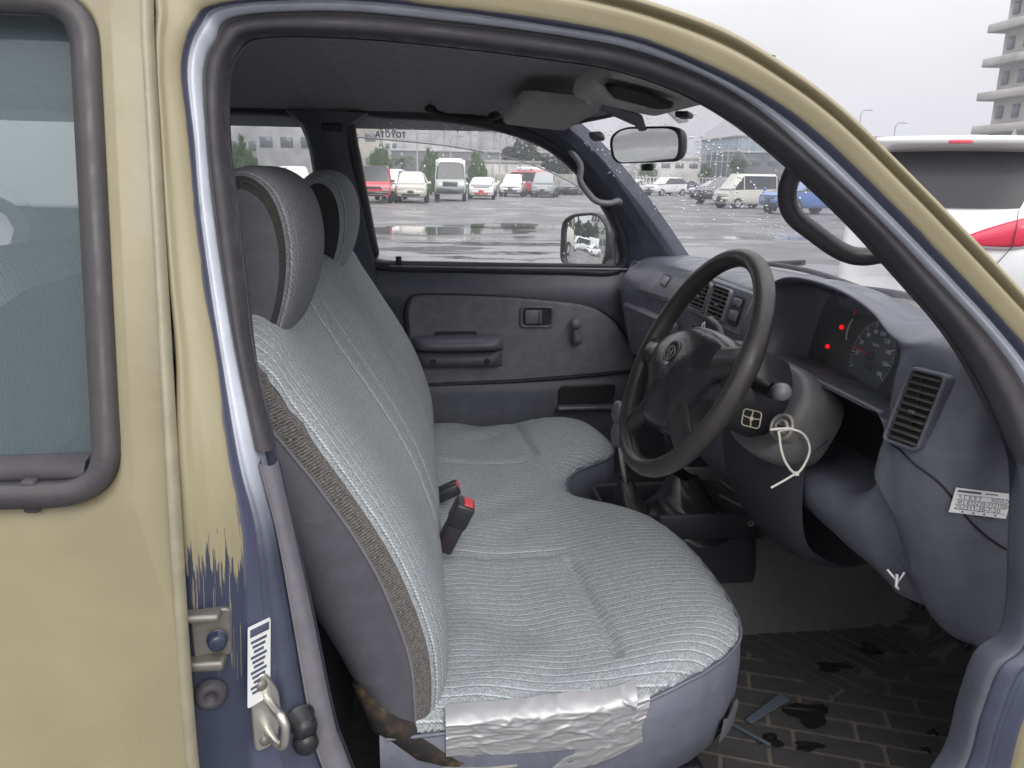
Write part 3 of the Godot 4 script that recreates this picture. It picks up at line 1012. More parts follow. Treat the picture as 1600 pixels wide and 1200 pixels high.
func overhead() -> void:
	# sun visors folded against the lining
	visor("sun_visor", Vector3(0.278, 1.583, -0.245), Vector2(0.37, 0.155), Vector3(1, -0.10, 0), Vector3(-0.08, -1, 0.05), "grey cloth sun visor on the passenger side")
	visor("sun_visor", Vector3(0.300, 1.566, 0.40), Vector2(0.30, 0.14), Vector3(1, -0.22, 0), Vector3(-0.2, -1, 0.0), "grey sun visor on the driver's side")
	# torn holder plate and dark gap by the driver's visor
	var st := begin()
	slab(st, round_poly([Vector2(-0.05, -0.022), Vector2(0.04, -0.03), Vector2(0.055, 0.0), Vector2(0.01, 0.022), Vector2(-0.04, 0.02)], 0.012), 0.0, 0.006, face(Vector3(0.272, 1.553, 0.475), Vector3(-0.2, -1, 0.12), Vector3(0, 0, 1)), 0.002)
	put(st, "visor_vanity_hole", M.black, truck, "dark broken opening in the driver's visor")
	st = begin()
	tube(st, [Vector3(0.210, 1.560, 0.520), Vector3(0.225, 1.553, 0.490), Vector3(0.246, 1.549, 0.450), Vector3(0.270, 1.546, 0.425), Vector3(0.288, 1.546, 0.428), Vector3(0.30, 1.545, 0.415)], [0.004, 0.007, 0.005, 0.008, 0.004, 0.006], 6)
	put(st, "torn_plastic_edge", M.visor_cloth, truck, "ragged pale edge of broken visor plastic")
	# centre piece that carries the mirror
	st = begin()
	slab(st, round_poly([Vector2(-0.09, -0.05), Vector2(0.09, -0.05), Vector2(0.075, 0.05), Vector2(-0.075, 0.05)], 0.02), 0.0, 0.012, face(Vector3(0.36, 1.586, 0.05), Vector3(-0.15, -1, 0), Vector3(-1, 0, 0)), 0.005)
	put(st, "mirror_mount", M.plastic, truck)
	st = begin()
	tube(st, [Vector3(0.33, 1.582, 0.045), Vector3(0.36, 1.568, 0.05), Vector3(0.395, 1.551, 0.052), Vector3(0.404, 1.536, 0.052)], [0.016, 0.014, 0.011, 0.007], 10, false, 0)
	put(st, "mirror_arm", M.plastic, truck)
	# inner mirror: deep rounded shell, glass facing the driver
	var mn := Vector3(-0.80, -0.10, 0.62)
	var mx := face(Vector3(0.410, 1.506, 0.052), mn)
	st = begin()
	var shell := []
	var outline := round_poly([Vector2(-0.075, -0.030), Vector2(0.078, -0.026), Vector2(0.080, 0.022), Vector2(0.060, 0.034), Vector2(-0.055, 0.036), Vector2(-0.085, 0.018)], 0.022, 5)
	for q in [[0.0, 0.90], [0.002, 0.97], [-0.008, 1.0], [-0.022, 0.94], [-0.034, 0.75], [-0.039, 0.0]]:
		var row := []
		for p in outline:
			row.append(mx * Vector3(p.x * q[1], p.y * q[1], q[0]))
		shell.append(row)
	grid(st, shell, true)
	var mir := put(st, "rear_view_mirror", M.handle_black, truck, "black inside rear-view mirror")
	st = begin()
	var gp := []
	for p in outline: gp.append(p * 0.90)
	slab(st, gp, 0.0, 0.0012, mx)
	put(st, "mirror_glass", M.mirror, mir)
	st = begin()
	rbox(st, mx * Vector3(0.0, -0.036, -0.008), Vector3(0.022, 0.012, 0.012), 0.003, mx.basis)
	put(st, "anti_dazzle_lever", M.black, mir)
	st = begin()
	rbox(st, Vector3(0.452, 1.556, 0.132), Vector3(0.024, 0.010, 0.052), 0.004, Basis(Vector3(0, 1, 0), -0.5))
	put(st, "windscreen_sensor", M.black, truck, "small black pod at the top of the windscreen")
	st = begin()
	rbox(st, Vector3(0.452, 1.560, 0.085), Vector3(0.003, 0.040, 0.05), 0.001, Basis(Vector3(0, 0, 1), 0.9))
	put(st, "clear_sticker", M.clear_film, truck)
	# assist grip over the far door
	st = begin()
	tube(st, [Vector3(0.03, 1.612, -0.515), Vector3(0.045, 1.598, -0.505), Vector3(0.09, 1.586, -0.495), Vector3(0.14, 1.583, -0.495), Vector3(0.18, 1.586, -0.503), Vector3(0.195, 1.60, -0.515)], 0.0075, 8, false, 30)
	ball(st, Vector3(0.034, 1.606, -0.512), Vector3(0.016, 0.010, 0.012))
	ball(st, Vector3(0.190, 1.594, -0.512), Vector3(0.016, 0.010, 0.012))
	put(st, "assist_grip", M.black, truck)
	# grab handles on both windscreen pillars
	st = begin()
	tube(st, [Vector3(0.440, 1.496, 0.60), Vector3(0.452, 1.478, 0.565), Vector3(0.447, 1.442, 0.550), Vector3(0.458, 1.412, 0.546), Vector3(0.490, 1.388, 0.548), Vector3(0.527, 1.366, 0.550), Vector3(0.556, 1.360, 0.553), Vector3(0.590, 1.366, 0.565), Vector3(0.60, 1.36, 0.61)], 0.0115, 14, false, 60)
	put(st, "pillar_grab_handle", M.handle_black, truck, "thick black grab handle on the driver's windscreen pillar")
	st = begin()
	tube(st, [Vector3(0.395, 1.527, -0.630), Vector3(0.408, 1.512, -0.610), Vector3(0.428, 1.482, -0.605), Vector3(0.428, 1.445, -0.605), Vector3(0.446, 1.418, -0.608), Vector3(0.476, 1.391, -0.612), Vector3(0.512, 1.386, -0.612), Vector3(0.538, 1.392, -0.616), Vector3(0.556, 1.378, -0.64)], 0.0085, 10, false, 60)
	put(st, "pillar_grab_handle", M.plastic_pale, truck, "slim grey grab handle on the passenger's windscreen pillar")

func far_side() -> void:
	var win := [Vector2(-0.149, 1.585), Vector2(-0.07, 1.588), Vector2(0.083, 1.582), Vector2(0.24, 1.556), Vector2(0.345, 1.518), Vector2(0.418, 1.466), Vector2(0.478, 1.405), Vector2(0.525, 1.345), Vector2(0.555, 1.285), Vector2(0.557, 1.213), Vector2(0.40, 1.213), Vector2(0.10, 1.219), Vector2(-0.095, 1.224), Vector2(-0.108, 1.25), Vector2(-0.125, 1.36), Vector2(-0.142, 1.48)]
	var rear := [Vector2(-1.22, 1.585), Vector2(-0.7, 1.592), Vector2(-0.34, 1.588), Vector2(-0.297, 1.575), Vector2(-0.278, 1.54), Vector2(-0.262, 1.42), Vector2(-0.245, 1.22), Vector2(-0.6, 1.22), Vector2(-1.22, 1.22)]
	# frames round both windows: rounded rubber lip then trim
	var wr := []
	for p in win: wr.append(Vector3(p.x, p.y, zf(p.y)))
	var wring := crc(wr, 110)
	var rr := []
	for p in rear: rr.append(Vector3(p.x, p.y, zf(p.y)))
	var rring := crc(rr, 80)
	var door := begin()
	for pass_ in 2:
		var ring: PackedVector3Array = wring if pass_ == 0 else rring
		var n := ring.size()
		var cen := Vector3.ZERO
		for p in ring: cen += p
		cen /= n
		var rows := [[], [], [], [], [], []]
		for i in n:
			var t := (ring[(i + 1) % n] - ring[(i - 1 + n) % n]).normalized()
			var o := t.cross(Vector3(0, 0, 1)).normalized()
			if o.dot(ring[i] - cen) < 0.0: o = -o
			var p := ring[i]
			rows[0].append(p + o * 0.004 + Vector3(0, 0, -0.05))
			rows[1].append(p + Vector3(0, 0, -0.012))
			rows[2].append(p + o * 0.005 + Vector3(0, 0, 0.006))
			rows[3].append(p + o * 0.016 + Vector3(0, 0, 0.012))
			rows[4].append(p + o * 0.028 + Vector3(0, 0, 0.010))
			rows[5].append(p + o * 0.033 + Vector3(0, 0, -0.006))
		var st := begin()
		grid(st, rows, true)
		if pass_ == 0:
			put(st, "passenger_window_frame", M.trim_dark, truck, "black frame of the passenger's door window")
		else:
			put(st, "rear_window_frame", M.trim_dark, truck)
	# inner wall sheet round the openings (trim of pillar, rail and quarter), lofted outward from the rings
	var st := begin()
	var fillrows := []
	var n2 := wring.size()
	var cen2 := Vector3(0.2, 1.38, -0.66)
	var a := []; var b := []; var c := []
	for i in n2:
		var p := wring[i]
		var t := (wring[(i + 1) % n2] - wring[(i - 1 + n2) % n2]).normalized()
		var o := t.cross(Vector3(0, 0, 1)).normalized()
		if o.dot(p - cen2) < 0.0: o = -o
		a.append(p + o * 0.02 + Vector3(0, 0, -0.004))
		b.append(p + o * 0.055 + Vector3(0, 0, 0.004))
		c.append(p + o * 0.075 + Vector3(0, 0, -0.03))
	grid(st, [a, b, c], true)
	put(st, "passenger_door_surround", M.trim_blue, truck)
	# centre pillar
	st = begin()
	var bp := []
	for i in 30:
		var y := lerpf(0.7, 1.60, i / 29.0)
		var xl := tab(y, [[0.7, -0.262], [1.2, -0.252], [1.4, -0.258], [1.52, -0.268], [1.57, -0.285], [1.60, -0.32]])
		var xr := tab(y, [[0.7, -0.07], [1.2, -0.115], [1.4, -0.150], [1.52, -0.172], [1.57, -0.168], [1.60, -0.12]])
		bp.append([Vector3(xl - 0.01, y, zf(y) - 0.02), Vector3(xl, y, zf(y) + 0.012), Vector3(xl + 0.014, y, zf(y) + 0.022), Vector3((xl + xr) / 2, y, zf(y) + 0.030), Vector3(xr - 0.014, y, zf(y) + 0.022), Vector3(xr, y, zf(y) + 0.010), Vector3(xr + 0.01, y, zf(y) - 0.02)])
	var bpp := []
	for r in bp: bpp.append(cr(r, 24))
	grid(st, bpp)
	var cp := put(st, "centre_pillar", M.trim_blue, truck, "dark centre pillar between the far side windows")
	st = begin()
	rbox(st, Vector3(-0.21, 1.563, zf(1.56) + 0.031), Vector3(0.055, 0.02, 0.016), 0.006)
	put(st, "belt_anchor", M.trim_dark, cp)
	# far windscreen pillar trim
	st = begin()
	var ap := []
	var lo := [Vector3(0.27, 1.575, -0.625), Vector3(0.36, 1.535, -0.630), Vector3(0.43, 1.478, -0.645), Vector3(0.492, 1.412, -0.66), Vector3(0.545, 1.345, -0.675), Vector3(0.580, 1.28, -0.69), Vector3(0.59, 1.19, -0.70)]
	var hi := [Vector3(0.375, 1.597, -0.590), Vector3(0.420, 1.565, -0.593), Vector3(0.482, 1.513, -0.597), Vector3(0.548, 1.447, -0.602), Vector3(0.615, 1.375, -0.606), Vector3(0.68, 1.297, -0.610), Vector3(0.745, 1.215, -0.615)]
	for i in 7:
		var p: Vector3 = lo[i]
		var q: Vector3 = hi[i]
		var mid := p.lerp(q, 0.5) + Vector3(-0.010, 0.006, 0.022)
		ap.append([p + Vector3(0.0, 0, -0.03), p + Vector3(0, 0, 0.008), p.lerp(mid, 0.6) + Vector3(0, 0, 0.010), mid, mid.lerp(q, 0.6) + Vector3(0, 0, 0.008), q + Vector3(-0.004, -0.004, 0.004), q + Vector3(0.02, 0.012, -0.012)])
	grid(st, patch(ap, 60, 28))
	put(st, "windscreen_pillar_trim", M.trim_blue, truck, "blue-black trim of the passenger's windscreen pillar")
	# triangular corner panel that carries the door mirror
	st = begin()
	slab(st, round_poly([Vector2(0.556, 1.205), Vector2(0.63, 1.205), Vector2(0.60, 1.27), Vector2(0.548, 1.335)], 0.008), -0.712, -0.690, Transform3D(), 0.003)
	put(st, "mirror_corner_panel", M.trim_blue, truck)
	# panes
	st = begin()
	var t3 := Geometry2D.triangulate_polygon(PackedVector2Array(win))
	nextgroup(st, false)
	for k in range(0, t3.size(), 3):
		var v := []
		for q in 3:
			var p: Vector2 = win[t3[k + q]]
			p = (p - Vector2(0.2, 1.38)) * 1.03 + Vector2(0.2, 1.38)
			v.append(Vector3(p.x, p.y, zf(p.y) - 0.022))
		tri(st, v[0], v[1], v[2])
	put(st, "passenger_window", M.clear_glass, truck)
	st = begin()
	grid(st, [[Vector3(-1.28, 1.18, zf(1.18) - 0.022), Vector3(-0.22, 1.18, zf(1.18) - 0.022)], [Vector3(-1.28, 1.62, zf(1.62) - 0.022), Vector3(-0.25, 1.62, zf(1.62) - 0.022)]])
	put(st, "rear_side_window", M.grey_glass, truck)
	# smoked rain visor outside the passenger's window, with its pale lower edge and name
	st = begin()
	var top := cr([Vector3(-0.20, 1.60, -0.665), Vector3(0.05, 1.60, -0.665), Vector3(0.22, 1.575, -0.672), Vector3(0.36, 1.525, -0.685), Vector3(0.48, 1.42, -0.71), Vector3(0.56, 1.32, -0.73)], 50)
	var bot := cr([Vector3(-0.20, 1.550, -0.728), Vector3(-0.147, 1.546, -0.730), Vector3(0.084, 1.529, -0.732), Vector3(0.26, 1.499, -0.735), Vector3(0.387, 1.458, -0.740), Vector3(0.535, 1.385, -0.745)], 50)
	var mid2 := []
	for i in 50: mid2.append(top[i].lerp(bot[i], 0.5) + Vector3(0, 0, -0.012))
	grid(st, [top, mid2, bot])
	var rv := put(st, "rain_visor", M.visor_smoke, truck, "smoked rain visor over the passenger's window")
	st = begin()
	tube(st, Array(bot), 0.0022, 6)
	put(st, "visor_rim", M.visor_edge, rv)
	text("visor_lettering", "TOYOTA", 0.0155, M.ink, Transform3D(Basis(Vector3(-1, 0, 0), Vector3(0, 0.97, 0.24), Vector3(0, 0.24, -0.97)), Vector3(-0.070, 1.555, -0.7345)), rv)

func door_inside() -> void:
	# passenger's door, seen from inside
	var st := begin()
	var rows := []
	for i in 40:
		var y := lerpf(0.52, 1.212, i / 39.0)
		var row := []
		for k in 60:
			var x := lerpf(-0.40, 0.80, k / 59.0)
			var z := -0.694
			z += 0.018 * smoothstep(1.19, 1.14, y) * smoothstep(1.06, 1.13, y)      # swell under the sill
			z -= 0.012 * smoothstep(1.195, 1.212, y)
			z += 0.020 * smoothstep(0.885, 0.86, y)                                   # lower step
			row.append(Vector3(x, y, z))
		rows.append(row)
	grid(st, rows)
	var door := put(st, "passenger_door", M.trim_blue2, truck, "blue-grey passenger door seen from inside")
	# waist rail: light line and rubber wiper along the foot of the glass
	st = begin()
	tube(st, [Vector3(-0.13, 1.2165, -0.697), Vector3(0.2, 1.212, -0.697), Vector3(0.56, 1.208, -0.697)], 0.006, 8)
	put(st, "window_wiper_seal", M.rubber, door)
	st = begin()
	rbox(st, Vector3(-0.055, 1.222, -0.688), Vector3(0.016, 0.026, 0.008), 0.003)
	put(st, "glass_run_clip", M.black, door)
	st = begin()
	tube(st, [Vector3(-0.13, 1.208, -0.687), Vector3(0.2, 1.203, -0.687), Vector3(0.60, 1.200, -0.687)], 0.0035, 6)
	put(st, "waist_moulding", M.plastic_pale, door)
	# raised cloth-textured insert
	var ins := [Vector2(-0.04, 1.08), Vector2(-0.028, 1.118), Vector2(-0.005, 1.130), Vector2(0.08, 1.131), Vector2(0.25, 1.125), Vector2(0.40, 1.112), Vector2(0.49, 1.095), Vector2(0.555, 1.055), Vector2(0.60, 1.0), Vector2(0.635, 0.93), Vector2(0.63, 0.905), Vector2(0.55, 0.895), Vector2(0.35, 0.880), Vector2(0.15, 0.872), Vector2(-0.2, 0.872), Vector2(-0.2, 0.95), Vector2(-0.05, 0.98)]
	var iv := []
	for p in ins: iv.append(Vector3(p.x, p.y, 0))
	var ic := []
	for p in crc(iv, 110): ic.append(Vector2(p.x, p.y))
	st = begin()
	slab(st, ic, -0.70, -0.668, Transform3D(), 0.010, true)
	var insert := put(st, "door_insert", M.insert_grey, door, "grey textured panel on the passenger door")
	st = begin()
	var gp := []
	var go := []
	for p in ic:
		gp.append(Vector3(p.x, p.y, -0.679))
	tube(st, gp, 0.0045, 6, true)
	put(st, "insert_groove", M.black, door)
	# armrest: padded top, groove, lower shell with two screw holes
	st = begin()
	var ar := []
	for i in 40:
		var t := i / 39.0
		var x := lerpf(-0.02, 0.235, t)
		var e := 1.0 - pow(absf(t * 2.0 - 1.0), 8.0)
		var s := lerpf(0.25, 1.0, e)
		var row := []
		for k in 14:
			var a := PI * k / 13.0
			row.append(Vector3(x, 0.995 + cos(a) * (0.020 + 0.004 * sin(t * 3.0)), -0.668 + sin(a) * 0.056 * s))
		ar.append(row)
	grid(st, ar)
	var arm := put(st, "armrest", M.plastic, insert)
	st = begin()
	ar = []
	for i in 40:
		var t := i / 39.0
		var x := lerpf(-0.016, 0.232, t)
		var e := 1.0 - pow(absf(t * 2.0 - 1.0), 8.0)
		var s := lerpf(0.2, 1.0, e)
		var row := []
		for k in 14:
			var a := PI * k / 13.0
			row.append(Vector3(x, 0.950 + cos(a) * 0.024, -0.668 + pow(maxf(sin(a), 0.0), 0.7) * 0.045 * s))
		ar.append(row)
	grid(st, ar)
	put(st, "armrest_shell", M.plastic_mid, insert)
	for x in [0.035, 0.185]:
		st = begin()
		lathe(st, [[0.0, 0.0], [0.006, 0.0005], [0.0085, 0.001], [0.009, -0.002]], aim(Vector3(x, 0.950, -0.6225), Vector3(0, 0, 1)), 14)
		put(st, "screw_hole", M.black, insert)
	# pull recess
	st = begin()
	slab(st, rrect(0.12, 0.016, 0.007), 0.0, 0.002, Transform3D(Basis(), Vector3(0.10, 1.020, -0.6665)))
	put(st, "pull_recess", M.black, insert)
	# inner handle: bezel, dark cup, lever
	var hx := Transform3D(Basis(Vector3(1, -0.02, 0), Vector3(0.02, 1, 0), Vector3(0, 0, 1)), Vector3(0.330, 1.068, -0.668))
	st = begin()
	var o1 := rrect(0.098, 0.062, 0.012)
	var ring := []
	for q in [[1.0, 0.0], [0.98, 0.007], [0.90, 0.009], [0.84, 0.006], [0.80, 0.0015]]:
		var row := []
		for p in o1: row.append(hx * Vector3(p.x * q[0], p.y * (q[0] - 0.06 * (1.0 - q[0]) * 6.0 * 0.3), q[1]))
		ring.append(row)
	grid(st, ring, true)
	var bez := put(st, "handle_bezel", M.plastic, insert)
	st = begin()
	slab(st, rrect(0.080, 0.048, 0.006), 0.0, 0.002, hx)
	put(st, "handle_cup", M.black, insert)
	st = begin()
	rbox(st, hx * Vector3(-0.012, 0.0, 0.006), Vector3(0.046, 0.040, 0.010), 0.004)
	rbox(st, hx * Vector3(0.009, 0.0, 0.010), Vector3(0.008, 0.040, 0.010), 0.003)
	put(st, "door_handle", M.plastic, insert)
	# window crank
	st = begin()
	tube(st, [Vector3(0.446, 1.005, -0.650), Vector3(0.441, 1.030, -0.646), Vector3(0.437, 1.048, -0.646)], [0.015, 0.010, 0.009], 12)
	ball(st, Vector3(0.446, 1.003, -0.655), Vector3(0.016, 0.016, 0.014), 14)
	put(st, "window_crank", M.plastic, insert)
	st = begin()
	lathe(st, [[0.0, 0.026], [0.010, 0.025], [0.0145, 0.02], [0.0145, 0.004], [0.010, 0.0]], aim(Vector3(0.437, 1.052, -0.652), Vector3(0, 0, 1)), 18)
	put(st, "crank_knob", M.plastic, insert)
	# lower pocket and speaker slots
	st = begin()
	slab(st, round_poly([Vector2(0.40, 0.79), Vector2(0.56, 0.79), Vector2(0.575, 0.865), Vector2(0.40, 0.862)], 0.02), -0.675, -0.668, Transform3D(), 0.003)
	put(st, "door_pocket", M.black, door)
	st = begin()
	rbox(st, Vector3(0.49, 0.80, -0.655), Vector3(0.19, 0.012, 0.03), 0.005)
	put(st, "pocket_lip", M.plastic, door)
	for k in 6:
		st = begin()
		rbox(st, Vector3(0.625, 0.80 + k * 0.011, -0.671), Vector3(0.05, 0.004, 0.006), 0.0015)
		put(st, "speaker_slot", M.black, door)

func door_mirror() -> void:
	# passenger's door mirror outside, its glass towards the driver
	var c := Vector3(0.520, 1.262, -0.93)
	var n := Vector3(-0.905, 0.075, 0.42).normalized()
	var xf := face(c, n)
	var o := round_poly([Vector2(-0.115, -0.085), Vector2(0.105, -0.088), Vector2(0.128, -0.03), Vector2(0.115, 0.055), Vector2(0.055, 0.090), Vector2(-0.075, 0.078), Vector2(-0.128, 0.05)], 0.035, 5)
	var st := begin()
	var rows := []
	for q in [[0.0, 0.88], [0.012, 0.93], [0.010, 0.99], [-0.01, 1.0], [-0.05, 0.92], [-0.085, 0.7], [-0.10, 0.35], [-0.102, 0.0]]:
		var row := []
		for p in o: row.append(xf * Vector3(p.x * q[1], p.y * q[1], q[0]))
		rows.append(row)
	grid(st, rows, true)
	tube(st, [xf * Vector3(0.06, -0.07, -0.04), Vector3(0.58, 1.20, -0.80), Vector3(0.60, 1.20, -0.72)], 0.022, 8)
	var m := put(st, "door_mirror", M.handle_black, truck, "black door mirror outside the passenger's window")
	# convex glass
	st = begin()
	var g := []
	for k in 7:
		var row := []
		for p in o:
			var q: Vector2 = p * 0.885 * (k / 6.0)
			row.append(xf * Vector3(q.x, q.y, 0.008 - q.length_squared() / 2.2))
		g.append(row)
	grid(st, g, true)
	put(st, "mirror_glass", M.mirror, m)

func floor_pan() -> void:
	var st := begin()
	var rows := []
	for i in 60:
		var x := lerpf(-1.25, 1.35, i / 59.0)
		var row := []
		for k in 60:
			var z := lerpf(-0.70, 0.70, k / 59.0)
			var y := 0.485
			y += 0.42 * smoothstep(1.02, 1.35, x)
			var t := smoothstep(0.17, 0.06, absf(z + 0.085))
			y = maxf(y, 0.485 + 0.20 * t + 0.10 * smoothstep(0.8, 1.3, x) * t)
			y += 0.10 * smoothstep(0.635, 0.665, absf(z))
			row.append(Vector3(x, y, z))
		rows.append(row)
	grid(st, rows)
	put(st, "floor_carpet", M.carpet, truck, "dark brown-grey carpet over floor and tunnel")
	# sill and front lower side
	st = begin()
	grid(st, [[Vector3(-0.3, 0.45, 0.66), Vector3(0.8, 0.45, 0.66)], [Vector3(-0.3, 0.59, 0.665), Vector3(0.8, 0.59, 0.665)], [Vector3(-0.3, 0.60, 0.70), Vector3(0.8, 0.60, 0.70)], [Vector3(-0.3, 0.59, 0.76), Vector3(0.8, 0.59, 0.76)], [Vector3(-0.3, 0.35, 0.80), Vector3(0.8, 0.35, 0.80)]])
	put(st, "door_sill", M.navy_paint, truck)
	st = begin()
	rbox(st, Vector3(1.38, 0.66, 0.0), Vector3(0.06, 0.82, 1.40), 0.01)
	put(st, "firewall", M.black, truck)
	for s in [-1.0, 1.0]:
		st = begin()
		rbox(st, Vector3(1.09, 0.73, s * 0.725), Vector3(0.54, 0.70, 0.04), 0.01)
		put(st, "front_side_panel", M.trim_blue, truck)
	st = begin()
	rbox(st, Vector3(-0.75, 0.85, -0.735), Vector3(1.1, 0.76, 0.04), 0.01)
	put(st, "rear_side_panel", M.trim_blue, truck)
	# bonnet, cowl and wipers beyond the windscreen
	st = begin()
	var hood := []
	for i in 30:
		var z := lerpf(-0.74, 0.74, i / 29.0)
		var e := pow(absf(z) / 0.74, 5.0)
		hood.append([Vector3(wbase(z) + 0.17, 1.165 - 0.03 * e, z), Vector3(1.25, 1.165 - 0.05 * e, z), Vector3(1.6, 1.14 - 0.06 * e, z), Vector3(1.95, 1.08 - 0.08 * e, z), Vector3(2.1, 1.0 - 0.08 * e, z), Vector3(2.14, 0.7, z)])
	var hh := []
	for r in hood: hh.append(cr(r, 24))
	grid(st, hh)
	put(st, "bonnet", M.wet_tan, truck, "wet tan bonnet beyond the windscreen")
	for s in [-1.0, 1.0]:
		st = begin()
		grid(st, [[Vector3(0.78, 1.13, s * 0.745), Vector3(2.1, 0.95, s * 0.745)], [Vector3(0.78, 1.08, s * 0.80), Vector3(2.1, 0.92, s * 0.79)], [Vector3(0.78, 0.45, s * 0.80), Vector3(2.1, 0.45, s * 0.79)]])
		put(st, "front_wing", M.tan_paint, truck)
	st = begin()
	var cw := []
	for i in 30:
		var z := lerpf(-0.70, 0.70, i / 29.0)
		var x := wbase(z)
		cw.append([Vector3(x + 0.0, 1.222, z), Vector3(x + 0.03, 1.212, z), Vector3(x + 0.06, 1.178, z), Vector3(x + 0.13, 1.165, z), Vector3(x + 0.20, 1.150, z)])
	grid(st, cw)
	put(st, "cowl_panel", M.cowl, truck)
	st = begin()
	for k in 26:
		var z := -0.60 + k * 0.048
		var x := wbase(z) + 0.092
		rbox(st, Vector3(x, 1.174, z), Vector3(0.045, 0.003, 0.018), 0.001)
	put(st, "cowl_slots", M.black, truck)
	for w in [[0.0, 0.55], [-0.52, 0.02]]:
		st = begin()
		var pts := []
		for k in 9:
			var z: float = lerpf(w[0], w[1], k / 8.0)
			pts.append(Vector3(wbase(z) + 0.028 - 0.012 * sin(PI * k / 8.0), 1.242 + 0.016 * sin(PI * k / 8.0), z))
		tube(st, pts, 0.006, 6)
		var pts2 := []
		for k in 6:
			var z: float = lerpf(w[0] + 0.06, w[0] + 0.28, k / 5.0)
			pts2.append(Vector3(wbase(z) + 0.050, 1.238 + 0.006 * k, z))
		tube(st, pts2, 0.007, 6)
		tube(st, [pts2[0], Vector3(wbase(w[0]) + 0.09, 1.19, w[0])], 0.009, 6)
		put(st, "windscreen_wiper", M.black, truck)

# ---------------------------------------------------------------- bench seat
func seat_front(z: float) -> float:
	return tab(z, [[-0.645, 0.30], [-0.64, 0.36], [-0.62, 0.425], [-0.58, 0.470], [-0.52, 0.492], [-0.43, 0.500], [-0.37, 0.492], [-0.325, 0.465], [-0.29, 0.425], [-0.255, 0.375], [-0.21, 0.340], [-0.15, 0.330], [-0.09, 0.345], [-0.04, 0.385], [0.0, 0.430], [0.05, 0.473], [0.11, 0.497], [0.2, 0.510], [0.33, 0.512], [0.42, 0.502], [0.47, 0.482], [0.51, 0.445], [0.545, 0.395], [0.565, 0.345], [0.580, 0.29], [0.59, 0.20]])

func seat_top(x: float, z: float) -> float:
	var y := 0.788 + 0.012 * smoothstep(0.24, 0.42, x)
	y -= 0.012 * smoothstep(0.05, 0.20, x) * smoothstep(0.40, 0.22, x)
	# hollows under the two sitters and the middle rise
	for c in [0.36, -0.45]:
		var d: float = (z - c) / 0.17
		y -= 0.014 * exp(-d * d) * smoothstep(0.30, 0.15, x)
	# seams
	for c in [0.36, -0.47]:
		var w := smoothstep(0.165, 0.13, absf(z - c))
		y -= 0.010 * w * exp(-pow((x - 0.272 - 0.06 * (z - c)) / 0.010, 2.0))
	for c in [0.185, -0.30]:
		y -= 0.007 * smoothstep(0.30, 0.22, x) * exp(-pow((z - c) / 0.010, 2.0))
	# slack folds in the cloth
	y += 0.0022 * sin(x * 38.0 + z * 21.0 + 3.0 * sin(z * 11.0)) * smoothstep(0.28, 0.18, x) * smoothstep(0.03, 0.10, x)
	y += 0.0035 * sin(x * 19.0 - z * 26.0) * exp(-pow((z - 0.40) / 0.12, 2.0)) * smoothstep(0.27, 0.2, x)
	return y

